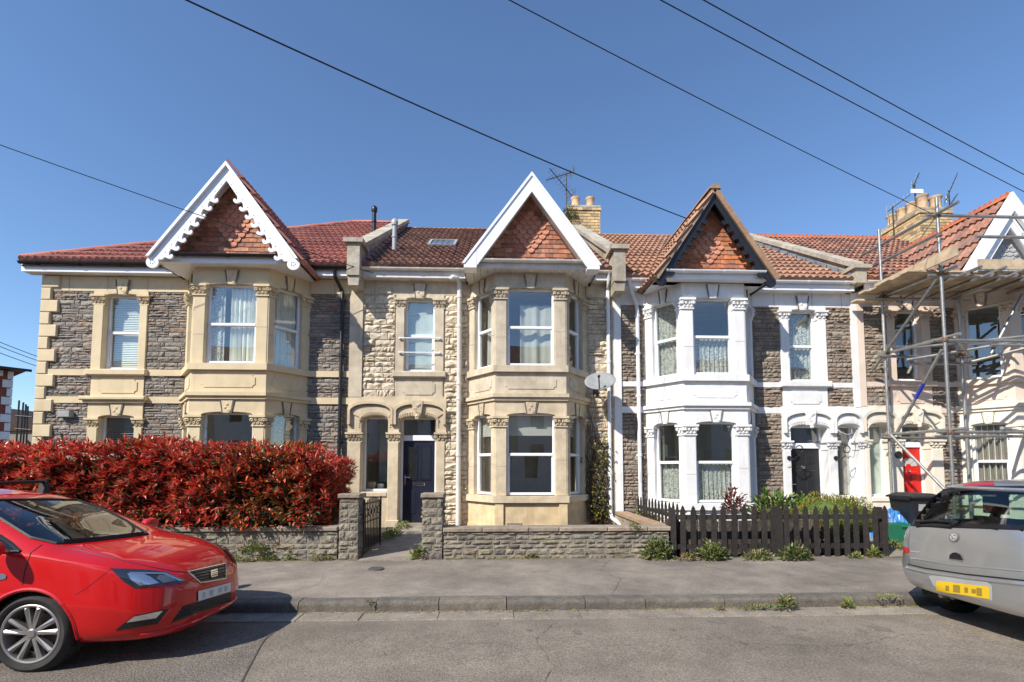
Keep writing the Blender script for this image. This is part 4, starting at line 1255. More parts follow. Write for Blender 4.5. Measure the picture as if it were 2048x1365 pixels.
# roof light
sl = Vector((0, YR - YE, 9.83 - 6.2)).normalized(); nl = Vector((1, 0, 0)).cross(sl)
p0 = at(849, 498, 14.2)
yy = 13.55; zz = 6.2 + (yy - YE) * 0.637
fm_ = Matrix.Translation((-1.83, yy, zz + .04)) @ Matrix((Vector((1, 0, 0)), sl, nl)).transposed().to_4x4()
b = MB()
for q in ((0, .78, 0, .07), (0, .78, .93, 1.0), (0, .07, .07, .93), (.71, .78, .07, .93)):
    b.box(q[0], q[1], q[2], q[3], 0, 0.11, fm_)
o = b.obj('roof_light', 'pvc_grey', H2)
g = MB(); g.box(.07, .71, .07, .93, .06, .08, fm_); g.obj('pane', mat('rooflight_glass', (0.12, 0.17, 0.22), rough=0.05, spec=1.0, namt=0), o)
# vent pipes
for (x, y, z0, z1) in ((-2.60, 12.9, 6.9, 8.0), (-3.55, 14.6, 8.0, 9.25)):
    b = MB(); b.tube([(x, y, z0), (x, y, z1)], 0.06, 12); b.lathe([(0.085, 0), (0.09, 0.05), (0.09, 0.12), (0.05, 0.17)], 12, (x, y, z1 - .02)); b.lathe([(0.075, 0), (0.075, 0.05)], 12, (x, y, z1 - .35))
    b.obj('vent_pipe', 'pvc_grey' if x > -3 else 'black_plastic', H2 if x > -3 else H1, smooth=True)
# wall vent and two window bars
b = MB(); b.cbox(-2.66, -2.38, -0.06, -.02, 5.68, 5.82, 0.01, FAC)
o = b.obj('air_vent', 'dress_bath', H2)
for z in (4.62, 4.28):
    b = MB(); b.tube([(-2.20, YF - .09, z), (-1.22, YF - .09, z)], 0.014, 8)
    for x in (-2.17, -1.25):
        b.box(x - .02, x + .02, YF - .10, YF - .04, z - .02, z + .02)
    b.obj('window_bar', 'pvc', H2)
b = MB()
for i in range(4):
    b.box(0.30 + i * .0, 0.62, YB - .02, YB + .01, 0.36 + i * .02, 0.37 + i * .02)
b.obj('air_brick', 'coping', H2)

# ---- white house
def st3(V):
    L = []
    for (a, c) in ((3.03, 3.58), (6.28, 6.90), (8.05, 8.66)):
        L += [(a, c, V['sb'] + .12, V['fr']), (a, c, V['crt'], V['sb'])]
    for (a, c) in ((3.03, 3.58), (6.28, 6.87)):
        L += [(a, c, V['gr'] + .2, V['crb'])]
    return L
def str3(V):
    L = []
    for (a, c) in ((3.03, 3.58), (6.28, 6.92), (8.05, 8.66)):
        L += [(a, c, V['sb'], V['sb'] + .12, 0.03), (a, c, V['crb'], V['crt'], 0.03)]
    return L
cfg3 = dict(stone='stone_brown', dress='dress_white', dress2='dress_white', mortar='mortar_dark', win=(6.91, 7.12, 7.83, 8.04), bay=(4.93, 0.71, 1.30), seed=37,
            stones=st3, strings=str3, look='lace', bay_looks=looks3, hs=(0.06, 0.13), ls=(0.15, 0.42),
            porch=[(7.06, 7.97, 'door'), (8.19, 8.73, 'window')])
D3 = -0.17
H3, W3, V3 = terraced_house('h3', 'terraced house with white-painted dressings, charcoal door, lace curtains and black fretted gable', 2.90, 8.80, D3, cfg3)
b = MB(); b.box(2.86, 3.03, -0.07, 0.02, 0.2, 5.84, FAC); b.obj('party_pilaster', 'dress_white', H3)
b = MB(); b.box(8.66, 8.80, -0.07, 0.02, 3.05, 5.84, FAC); b.obj('party_pilaster', 'dress_white', H3)
porch(H3, D3, [(6.87, 7.06), (7.97, 8.19), (8.73, 8.855)], [(7.06, 7.97, 'door'), (8.19, 8.73, 'window')], (6.87, 8.80), 'dress_white', 'door_black', 'dark_curtain', 'six_panel')
R3, ze3 = main_roof(H3, 3.06, 8.56, D3, 9.72, 'tile_tan', xg=(4.86, 1.31, 5.74, 7.70))
ridge_run(R3, (3.0, YR, 9.76), (8.5, YR, 9.76), 0.10, 'tile_tan')
eaves(H3, 3.06, 3.60, D3, 'pvc', 'pvc'); eaves(H3, 6.16, 8.62, D3, 'pvc', 'pvc')
bay_eaves(H3, 4.86, 1.33, D3, 'pvc', 'pvc')
gable(H3, 4.86, 1.31, 5.74, 7.70, 'fret_black', 'hang_tile_bright', 'tile_tan', YB - .03, YB - .36, D3, -1, 23)
ridge_run(H3, (4.86, YB - .44, 7.72), (4.86, YB + 2.6, 7.72), 0.13, 'ridge_brown')
parapet(H3, 2.74, 3.05, -0.05, 9.78); lead_flash(R3, 3.06, 1, D3, 9.72)
parapet(H3, 8.50, 8.80, D3 - .08, 9.66, True); lead_flash(R3, 8.50, -1, D3, 9.72)
elbow_pipe(H3, [(3.18, YE, 5.98), (3.18, YE + .02, 5.86), (3.40, YF - .10, 5.5), (3.42, YF - .10, 5.36), (3.42, YF - .10, 0.62)], 0.045, 'pvc', clips=(5.2, 4.3, 3.3, 1.9))
# little things by the white door: two iron brackets, a bell, a round plaque
for (x, z) in ((6.99, 2.02), (8.12, 2.02)):
    b = MB(); b.tube([(x + .0, YF - .07, z - .18), (x + .06, YF - .16, z - .22), (x + .14, YF - .24, z - .12)], 0.012, 6)
    b.lathe([(0.0, 0), (0.05, .01), (0.05, .03), (0, .04)], 10, (x, YF - .10, z - .18), 'y')
    ring = [(x + .14 + .085 * math.cos(t * .5236), YF - .26, z + .02 + .085 * math.sin(t * .5236)) for t in range(13)]
    b.tube(ring, 0.012, 6)
    b.obj('wall_bracket', 'iron', H3)
b = MB(); b.lathe([(0, 0), (.04, .0), (.04, .02), (0, .02)], 12, (6.98, YF - .08, 1.66), 'y'); b.obj('bell_push', 'dress_ivory', H3)
b = MB(); b.tube([(8.16, YF - .10, 2.52), (8.2, YF - .2, 2.43), (8.32, YF - .25, 2.38), (8.45, YF - .2, 2.42), (8.52, YF - .1, 2.52)], 0.012, 6); b.obj('hanging_chain', 'pvc_grey', H3)

# ---- pink house behind the scaffold
D4 = -0.14
def st4(V):
    L = []
    for (a, c) in ((8.97, 9.55), (10.65, 11.28)):
        L += [(a, c, V['sb'] + .12, V['fr']), (a, c, V['crt'], V['sb'])]
    L += [(10.80, 11.28, V['gr'] + .2, V['crb'])]
    return L
def str4(V):
    L = []
    for (a, c) in ((8.97, 9.57), (10.65, 11.28)):
        L += [(a, c, V['sb'], V['sb'] + .12, 0.03), (a, c, V['crb'], V['crt'], 0.03)]
    return L
cfg4 = dict(stone='stone_brown', dress='dress_pink', dress2='dress_ivory', mortar='mortar_dark', win=(9.56, 9.76, 10.42, 10.64), bay=(12.62, 0.75, 1.34), seed=41,
            stones=st4, strings=str4, look='dark', bay_looks=looks4, hs=(0.06, 0.13), ls=(0.15, 0.42), x_end=14.6,
            porch=[(8.98, 9.52, 'window'), (9.78, 10.50, 'door')])
H4, W4, V4 = terraced_house('h4', 'terraced house with pale pink upper storey and red door behind the scaffold', 8.80, 14.6, D4, cfg4)
b = MB(); b.box(8.80, 8.96, -0.07, 0.02, 3.08, 5.86, FAC); b.obj('party_pilaster', 'dress_pink', H4)
porch(H4, D4, [(8.86, 8.98), (9.52, 9.78), (10.50, 10.79)], [(8.98, 9.52, 'window'), (9.78, 10.50, 'door')], (8.80, 10.80), 'dress_ivory', 'door_red', 'frost', 'fan')
R4, ze4 = main_roof(H4, 8.86, 14.6, D4, 9.74, 'tile_mottled', xg=(12.2, 1.45, 5.8, 7.9))
ridge_run(R4, (8.8, YR, 9.78), (14.6, YR, 9.78), 0.11, 'ridge_orange', crest=True)
eaves(H4, 8.86, 11.2, D4, 'pvc', 'pvc')
bay_eaves(H4, 12.62, 1.34, D4, 'pvc', 'pvc')
gable(H4, 12.2, 1.45, 5.80, 7.95, 'double_white', 'pvc_grey', 'tile_mottled', 11.25, 10.93, D4, -1, 24)
ridge_run(H4, (12.2, 10.95, 7.97), (12.2, YE + 2.85, 7.97), 0.11, 'ridge_orange', crest=True)
b = MB(); b.lathe([(0, 0), (.085, 0), (.085, .02), (0, .02)], 16, (9.66, YF - .085, 1.92), 'y'); b.obj('round_plaque', 'iron', H4)
# iron bars inside the lower bay window
mxb, Lb = frame_at((12.62 - 1.34, YF), (12.62 - .75, YB))
for i in range(6):
    x = 0.26 + i * (Lb - .47) / 5
    b = MB(); b.tube([mxb @ Vector((x, .17, 1.0)), mxb @ Vector((x, .17, 2.6))], 0.008, 6); b.obj('window_bar', 'pvc', H4)
# ------------------------------------------------------------------ street
YK, YP, YW = 5.74, 5.92, 8.18      # kerb face, back of kerb, garden wall face
b = MB(); b.add([(-150, -60, -0.06), (150, -60, -0.06), (150, 300, -0.06), (-150, 300, -0.06)], [(0, 1, 2, 3)]); b.obj('ground', 'soil', None, fix=False, kind='structure')
b = MB()
nx, ny = 60, 14
vs = [(-40 + 80 * i / nx, -0.4 + (YK - .28 + 0.4) * j / ny, 0.035 * math.sin(math.pi * j / ny) ** 1.0 * 0.6) for j in range(ny + 1) for i in range(nx + 1)]
b.add(vs, [(j * (nx + 1) + i, j * (nx + 1) + i + 1, (j + 1) * (nx + 1) + i + 1, (j + 1) * (nx + 1) + i) for j in range(ny) for i in range(nx)])
road = b.obj('road', 'asphalt', None, smooth=True, fix=False, kind='structure')
b = MB(); b.add([(-40, YK - .45, -0.015), (40, YK - .45, -0.015), (40, YK + .05, -0.015), (-40, YK + .05, -0.015)], [(0, 1, 2, 3)]); b.obj('channel_bed', 'soil', road, fix=False)
M['asphalt_old'] = mat('asphalt_old', (0.185, 0.16, 0.132), rough=0.92, nscale=2.2, namt=0.16, big=0.1, bump=0.9, bscale=70, speck=0.6)
roadz = lambda y: 0.021 * math.sin(math.pi * max(0, min(1, (y + .4) / (YK - .28 + .4)))) + 0.003
p = [ground(*q) for q in ((545, 1268), (528, 1282), (505, 1325), (478, 1380), (430, 1500), (-1200, 1500), (-1500, 1330), (-200, 1290), (300, 1262))]
b = MB(); 
def clip_y(poly, y0, y1):
    for val, keep in ((y0, 1), (y1, -1)):
        out = []
        for i in range(len(poly)):
            a, c = poly[i], poly[(i + 1) % len(poly)]
            ia, ic = (a[1] - val) * keep >= 0, (c[1] - val) * keep >= 0
            if ia: out.append(a)
            if ia != ic:
                t_ = (val - a[1]) / (c[1] - a[1]); out.append((a[0] + (c[0] - a[0]) * t_, val))
        poly = out
        if not poly: break
    return poly
yy_ = .5
while yy_ < YK - .3:
    q_ = clip_y([(q.x, q.y) for q in p], yy_, yy_ + .2)
    if len(q_) > 2: b.add([(x_, y_, roadz(y_)) for x_, y_ in q_], [tuple(range(len(q_)))])
    yy_ += .2
b.obj('road_patch', 'asphalt_old', road, fix=True)
M['tar'] = mat('tar_seam', (0.085, 0.076, 0.066), rough=0.8, namt=0.3)
cr = [ground(*q) for q in ((548, 1266), (530, 1281), (520, 1296), (506, 1324), (492, 1350), (478, 1381))]
b = MB()
for a, c in zip(cr[:-1], cr[1:]):
    d = (c - a).normalized(); n = Vector((-d.y, d.x, 0)) * 0.006
    za, zc = roadz(a.y) + .002, roadz(c.y) + .002
    b.add([(a.x + n.x, a.y + n.y, za), (a.x - n.x, a.y - n.y, za), (c.x - n.x, c.y - n.y, zc), (c.x + n.x, c.y + n.y, zc)], [(0, 1, 2, 3)])
b.obj('road_seam', 'tar', road)
# pavement sheet, gently dished
b = MB(); nx, ny = 80, 8
vs = [(-40 + 80 * i / nx, YP - .02 + (YW + .1 - YP) * j / ny, 0.118 + 0.03 * j / ny + 0.006 * math.sin(i * 1.7) * math.sin(j)) for j in range(ny + 1) for i in range(nx + 1)]
b.add(vs, [(j * (nx + 1) + i, j * (nx + 1) + i + 1, (j + 1) * (nx + 1) + i + 1, (j + 1) * (nx + 1) + i) for j in range(ny) for i in range(nx)])
pave = b.obj('pavement', 'pave', None, smooth=True, fix=False, kind='structure')
M['stain'] = mat('oil_stain', (0.15, 0.13, 0.107), rough=0.8, namt=0.3, nscale=20)
rs = random.Random(5)
for (px, py, w_, h_) in ((1438, 1240, 52, 4), (1434, 1268, 28, 4), (1486, 1285, 20, 3), (1562, 1254, 34, 4), (1612, 1276, 32, 4), (1762, 1255, 44, 5), (1345, 1257, 18, 2), (1602, 1257, 18, 2), (1722, 1258, 24, 3), (1155, 1262, 24, 3), (985, 1246, 30, 3), (1060, 1258, 16, 2)):
    q = ground(px, py, .02); wx_, wy_ = w_ / 2000 * q.y, h_ * .006 * q.y
    pts = []
    for t in range(18):
        a = t * 2 * math.pi / 18; k = rs.uniform(.5, 1.0)
        x_, y_ = q.x + wx_ * k * math.cos(a), q.y + wy_ * k * math.sin(a)
        pts.append((x_, y_, roadz(y_) - .0012))
    b = MB(); b.add(pts, [tuple(range(18))]); b.obj('oil_stain', 'stain', road)
def crack(pts, parent, zf, wd=.0022, seed=1):
    r = random.Random(seed); b = MB(); out = []
    for a, c in zip(pts[:-1], pts[1:]):
        for k in range(8):
            t = k / 8; out.append(Vector((a[0] + (c[0] - a[0]) * t + r.uniform(-.02, .02), a[1] + (c[1] - a[1]) * t + r.uniform(-.02, .02), 0)))
    for a, c in zip(out[:-1], out[1:]):
        d = (c - a).normalized(); n = Vector((-d.y, d.x, 0)) * wd * r.uniform(.3, 1.3)
        b.add([(a.x + n.x, a.y + n.y, zf(a.y)), (a.x - n.x, a.y - n.y, zf(a.y)), (c.x - n.x, c.y - n.y, zf(c.y)), (c.x + n.x, c.y + n.y, zf(c.y))], [(0, 1, 2, 3)])
    b.obj('crack', 'tar', parent)
pz = lambda y: .1225 + .03 * (y - YP) / (YW - YP) + .005
crack([(-2.5, 6.0), (-2.2, 6.6), (-2.35, 7.2), (-2.1, 8.1)], pave, pz, seed=1)
crack([(1.4, 5.95), (1.7, 6.7), (1.55, 7.3), (1.9, 8.1)], pave, pz, seed=2)
crack([(4.2, 6.3), (5.0, 6.5), (5.8, 6.35), (6.6, 6.6)], pave, pz, seed=3)
crack([(.2, 3.4), (.5, 4.1), (.4, 4.8), (.7, 5.4)], road, lambda y: roadz(y) + .0005, seed=4)
crack([(2.2, 4.6), (3.2, 4.5), (4.0, 4.8), (4.8, 4.7)], road, lambda y: roadz(y) + .0005, seed=5)
# kerb and channel stones
rk = random.Random(9)
def kerb_mesh(L):
    r = 0.03
    prof = [(0.0, -0.12), (0.0, 0.085), (0.006, 0.104), (0.018, 0.117), (0.038, 0.124), (0.19, 0.128), (0.19, -0.12)]
    b = MB(); b.prism([(YK + a, z) for a, z in prof], 0.004, L - 0.006, 'x')
    return b
x = -14.0
while x < 13.5:
    L = rk.uniform(0.68, 0.98)
    o = kerb_mesh(L).obj('kerb_stone', 'kerb', pave, smooth=False)
    o.location = (x, rk.uniform(-.005, .005), rk.uniform(-.005, .004)); o.rotation_euler = (0, rk.uniform(-.004, .004), 0)
    x += L
x = -14.0
while x < 13.5:
    L = rk.uniform(0.55, 1.0)
    b = MB(); b.cbox(0.002, L - 0.003, 0, 0.1, 0, 0.30, 0.005)
    o = b.obj('channel_stone', 'sett', road)
    o.matrix_basis = Matrix.Translation((x, YK - .30 + rk.uniform(-.012, .012), 0.010 + rk.uniform(-.003, .004))) @ Matrix.Rotation(-math.pi / 2 + 0.02, 4, 'X')
    x += L
# drain lid in the pavement
q = ground(752, 1138, .145)
b = MB(); b.lathe([(0.0, 0.0), (0.11, 0.0), (0.115, -0.03)], 20, (q.x, q.y, 0.152))
for k in range(-3, 4):
    b.box(q.x - .09, q.x + .09, q.y + k * .028 - .006, q.y + k * .028 + .006, 0.152, 0.157)
b.obj('drain_cover', 'iron_worn', None, label='small round iron drain cover set in the pavement before the open gate', category='drain cover')

# ------------------------------------------------------------------ garden ground and path
b = MB(); b.add([(-14, YW + .2, .16), (14.6, YW + .2, .16), (14.6, YF + .02, .24), (-14, YF + .02, .24)], [(0, 1, 2, 3)]); b.obj('garden_ground', 'soil', None, fix=False, kind='structure')
b = MB(); b.add([(-2.12, YW - .12, .152), (-1.12, YW - .12, .152), (-1.06, YF - .1, .30), (-2.20, YF - .1, .30), (-2.12, YW - .12, .05), (-1.12, YW - .12, .05)], [(0, 1, 2, 3), (4, 5, 1, 0)]); b.obj('garden_path', 'concrete', None, fix=False, kind='structure')
b = MB(); b.add([(6.55, YW - .1, .156), (8.9, YW - .1, .156), (9.5, YF - .1, .26), (6.9, YF - .1, .26)], [(0, 1, 2, 3)]); b.obj('garden_path', 'concrete', None, fix=False, kind='structure')

# ------------------------------------------------------------------ garden walls
rw = random.Random(31)
def stone_garden_wall(label, x0, x1, zt, hs, ls, cop=True, meshes=None, seed=1, y=YW, th=0.30, name='garden_wall', ends=(False, False)):
    t = thing(name, label, 'wall' if name == 'garden_wall' else 'pillar', ((x0 + x1) / 2, y + th / 2, .14))
    r = random.Random(seed)
    b = MB(); b.box(x0 + .015, x1 - .015, y + .015, y + th - .015, 0.0, zt - .01); core = b.obj('core', 'mortar', t)
    fr = Matrix.Translation((0, y + .02, 0))
    it = rubble(x0, x1, .13, zt, r, hs, ls, 0.017, (0.022, 0.045), meshes, fr)
    if ends[1]:
        fe = Matrix.Translation((x1 - .02, y, 0)) @ Matrix.Rotation(math.pi / 2, 4, 'Z')
        it += rubble(0.02, th - .02, .13, zt, r, hs, ls, 0.018, (0.03, 0.05), meshes, fe)
    if ends[0]:
        fe = Matrix.Translation((x0 + .02, y + th, 0)) @ Matrix.Rotation(-math.pi / 2, 4, 'Z')
        it += rubble(0.02, th - .02, .13, zt, r, hs, ls, 0.018, (0.03, 0.05), meshes, fe)
    it.sort(key=lambda q: -(q[1].to_scale().x * q[1].to_scale().z))
    pieces(t, 'stone', it, 'stone_wall', 'small_stones')
    if cop:
        x = x0 - (.02 if ends[0] else 0)
        xe = x1 + (.02 if ends[1] else 0)
        while x < xe - .02:
            L = min(r.uniform(.45, .8), xe - x)
            if xe - x - L < .2:
                L = xe - x
            c = MB(); c.cbox(.004, L - .004, -.025, th + .025, 0, .07, .012)
            o = c.obj('coping_stone', 'coping_wall', t)
            o.matrix_basis = Matrix.Translation((x, y + r.uniform(-.006, .006), zt + r.uniform(-.004, .004)))
            x += L
    return t
stone_garden_wall('low grey rubble wall with stone coping under the red hedge', -13.5, -2.47, .60, (0.07, 0.15), (0.14, 0.38), seed=3)
stone_garden_wall('low grey stone wall with flat coping in front of the middle house', -0.80, 2.90, .575, (0.055, 0.12), (0.14, 0.42), meshes=FLATS + STONES[:5], seed=4, ends=(False, True))
def pillar(label, x0, x1, zt, seed):
    t = stone_garden_wall(label, x0, x1, zt, (0.08, 0.16), (0.16, 0.36), True, STONES, seed, YW - .02, .36, 'gate_pillar', (True, True))
    return t
pillar('grey stone gate pillar on the hedge side of the gateway', -2.46, -2.14, 1.12, 5)
pillar('grey stone gate pillar at the end of the low wall', -1.14, -0.80, 1.13, 6)
# brick blocks in the jamb
# boundary wall running back between the middle and white houses
t = thing('boundary_wall', 'low boundary wall with worn brick coping running back between the gardens', 'wall', (2.92, 9.9, .15))
b = MB(); b.box(2.80, 3.02, YW + .31, YF - .3, 0, .56); b.obj('core', 'render_grey', t)
y = YW + .34; k = 0
while y < YF - .4:
    L = rw.uniform(.2, .24)
    c = MB(); c.cbox(2.77, 3.05, y + .004, y + L - .004, .56, .625, .008); c.obj('coping_brick', mat('coping_brick%d' % k, (rw.uniform(.36, .46), rw.uniform(.24, .3), rw.uniform(.15, .19)), rough=.95, namt=.3, nscale=12, bump=.4) if k < 3 else bpy.data.materials['coping_brick%d' % (k % 3)], t)
    y += L; k += 1

# ------------------------------------------------------------------ iron gate, swung open into the garden
t = thing('iron_gate', 'black iron garden gate swung open between the stone pillars', 'gate', (-2.10, 8.5, .15))
ga, gb = Vector((-2.09, YW + .12, 0)), Vector((-2.03, YW + 1.05, 0))
gd = gb - ga
def gp(u, z): return (ga.x + gd.x * u, ga.y + gd.y * u, z)
b = MB()
for u in (0, 1):
    b.tube([gp(u, .22), gp(u, 1.10)], 0.016, 6)
for z in (.27, .72, 1.02):
    b.tube([gp(0, z), gp(1, z)], 0.012, 6)
b.obj('frame', 'iron', t)
for i in range(1, 11):
    u = i / 11
    b = MB(); b.tube([gp(u, .27), gp(u, 1.02 + .1 * math.sin(math.pi * u))], 0.011, 5); b.obj('bar', 'iron', t)
for i in range(5):
    u = (i + .5) / 5
    b = MB(); b.tube([gp(u + .045 * math.cos(a * .6) * 2, .87 + .07 * math.sin(a * .6)) for a in range(11)], 0.007, 5); b.obj('scroll', 'iron', t)

# ------------------------------------------------------------------ picket fence
t = thing('picket_fence', 'dark brown picket fence with pointed tops before the white house', 'fence', (4.7, YW, .14))
rf = random.Random(17)
def picket(w_, h_, th=.018):
    b = MB(); b.prism([(-w_ / 2, 0), (w_ / 2, 0), (w_ / 2, h_ - .085), (w_ * .30, h_ - .055), (w_ * .30, h_ - .04), (0, h_), (-w_ * .30, h_ - .04), (-w_ * .30, h_ - .055), (-w_ / 2, h_ - .085)], -th, 0, 'y')
    return b.mesh('picket')
PK = [picket(.088, h) for h in (.85, .86, .84)]
PW = picket(.155, .84)
zs_ = (500, 565, 635, 705, 775, 845, 915, 985, 1050, 1120, 1185, 1215, 1270, 1340, 1405, 1475, 1545, 1610, 1680, 1745, 1810, 1880, 1940)
for k, zx in enumerate(zs_):
    px = 1200 + .29297 * zx
    X = at(px, 1060, YW).x
    o = put('picket', PW if k == 11 else rf.choice(PK), 'fence', t)
    o.matrix_basis = Matrix.Translation((X, YW + rf.uniform(-.006, .006), .145 + rf.uniform(-.012, .008))) @ Matrix.Rotation(rf.uniform(-.02, .02), 4, 'Y')
X0, X1 = at(1342, 1060, YW).x, at(1773, 1060, YW).x
for z in (.28, .76):
    b = MB(); b.box(X0, X1, YW + .008, YW + .055, z, z + .075); b.obj('rail', 'fence', t)
for X in (X0 + .05, (X0 + X1) / 2 - .03, X1 - .05):
    b = MB(); b.box(X - .04, X + .04, YW + .055, YW + .13, .1, .95); b.obj('post', 'fence', t)
M['fence_back'] = mat('fence_back', [(0.085, 0.068, 0.055), (0.055, 0.045, 0.038), (0.12, 0.095, 0.075)], rough=0.95, nscale=14, namt=0.5, bump=0.4)
# weathered inner boarding behind the pickets
x = X0 + .02
while x < X1 - .1:
    b = MB(); b.box(x, x + .105, YW + .30, YW + .315, .16, .72 + rf.uniform(-.03, .03)); b.obj('inner_board', 'fence_back', t)
    x += .115
t = thing('picket_fence', 'short run of dark pickets along the boundary wall going back to the white house', 'fence', (3.2, 9.6, .2))
for k in range(13):
    y = YW + .25 + k * .19
    o = put('picket', PK[k % 3], 'fence', t)
    o.matrix_basis = Matrix.Translation((3.12, y, .16)) @ Matrix.Rotation(math.pi / 2, 4, 'Z')
for z in (.3, .74):
    b = MB(); b.box(3.13, 3.17, YW + .2, YW + 2.6, z, z + .07); b.obj('rail', 'fence', t)
t = None

# ------------------------------------------------------------------ plants
def leaf_quad(b, p, d, up, l, w_, fold=.25):
    """a folded leaf: base p, direction d"""
    s = d.cross(up)
    if s.length < 1e-4:
        s = d.cross(Vector((1, 0, 0)))
    s.normalize(); n = s.cross(d)
    q = p + d * l
    m = p + d * (l * .5) - n * (w_ * fold)
    k = len(b.v)
    b.v += [tuple(p), tuple(m + s * w_ * .5 + n * w_ * fold * 1.4), tuple(q - n * l * .1), tuple(m - s * w_ * .5 + n * w_ * fold * 1.4), tuple(m)]
    b.f += [(k, k + 1, k + 4), (k + 1, k + 2, k + 4), (k + 2, k + 3, k + 4), (k + 3, k, k + 4)]
def rv(r):
    z = r.uniform(-1, 1); a = r.uniform(0, 6.2832); q = math.sqrt(1 - z * z)
    return Vector((q * math.cos(a), q * math.sin(a), z))
def leafmat(name, cols, tl=0.25, rough=0.45, noise=0.15):
    m = mat(name, cols, rough=rough, nscale=3, namt=noise, big=0.15, spec=0.5)
    b = m.node_tree.nodes['Principled BSDF']
    out = m.node_tree.nodes['Material Output']
    tr = m.node_tree.nodes.new('ShaderNodeBsdfTranslucent')
    mx = m.node_tree.nodes.new('ShaderNodeMixShader'); mx.inputs[0].default_value = tl
    lk = b.inputs['Base Color'].links[0].from_socket
    m.node_tree.links.new(lk, tr.inputs[0]); m.node_tree.links.new(b.outputs[0], mx.inputs[1]); m.node_tree.links.new(tr.outputs[0], mx.inputs[2])
    m.node_tree.links.new(mx.outputs[0], out.inputs[0])
    return m
M['leaf_red'] = leafmat('leaf_red', [(0.74, 0.085, 0.05), (0.58, 0.035, 0.04), (0.82, 0.19, 0.08), (0.34, 0.03, 0.03), (0.78, 0.10, 0.07), (0.68, 0.14, 0.05), (0.85, 0.38, 0.28), (0.62, 0.05, 0.045), (0.28, 0.035, 0.025)], tl=0.16, rough=0.24)
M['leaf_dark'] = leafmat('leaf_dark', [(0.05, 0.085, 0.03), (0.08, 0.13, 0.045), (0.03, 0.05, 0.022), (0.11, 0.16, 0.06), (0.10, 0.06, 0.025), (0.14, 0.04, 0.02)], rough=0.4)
M['leaf_orange'] = leafmat('leaf_orange', [(0.50, 0.20, 0.02), (0.42, 0.12, 0.02), (0.30, 0.22, 0.03), (0.55, 0.26, 0.04)])
M['leaf_green'] = leafmat('leaf_green', [(0.085, 0.14, 0.035), (0.13, 0.19, 0.05), (0.06, 0.10, 0.028), (0.17, 0.22, 0.07), (0.16, 0.15, 0.06)])
M['leaf_lime'] = leafmat('leaf_lime', [(0.20, 0.25, 0.04), (0.15, 0.22, 0.035), (0.25, 0.27, 0.055)])
M['leaf_bright'] = leafmat('leaf_bright', [(0.15, 0.25, 0.045), (0.22, 0.32, 0.06), (0.11, 0.18, 0.035), (0.24, 0.24, 0.07)])
M['leaf_gold'] = leafmat('leaf_gold', [(0.36, 0.29, 0.02), (0.28, 0.24, 0.018), (0.42, 0.33, 0.03), (0.20, 0.20, 0.02), (0.34, 0.23, 0.02)])
M['leaf_dry'] = leafmat('leaf_dry', [(0.30, 0.23, 0.10), (0.24, 0.16, 0.08), (0.38, 0.31, 0.16)], rough=0.9)
M['leaf_maroon'] = leafmat('leaf_maroon', [(0.20, 0.05, 0.035), (0.14, 0.035, 0.03), (0.27, 0.09, 0.06)])
M['twig'] = mat('twig_bark', (0.10, 0.07, 0.05), rough=0.95, namt=0.3, nscale=20)

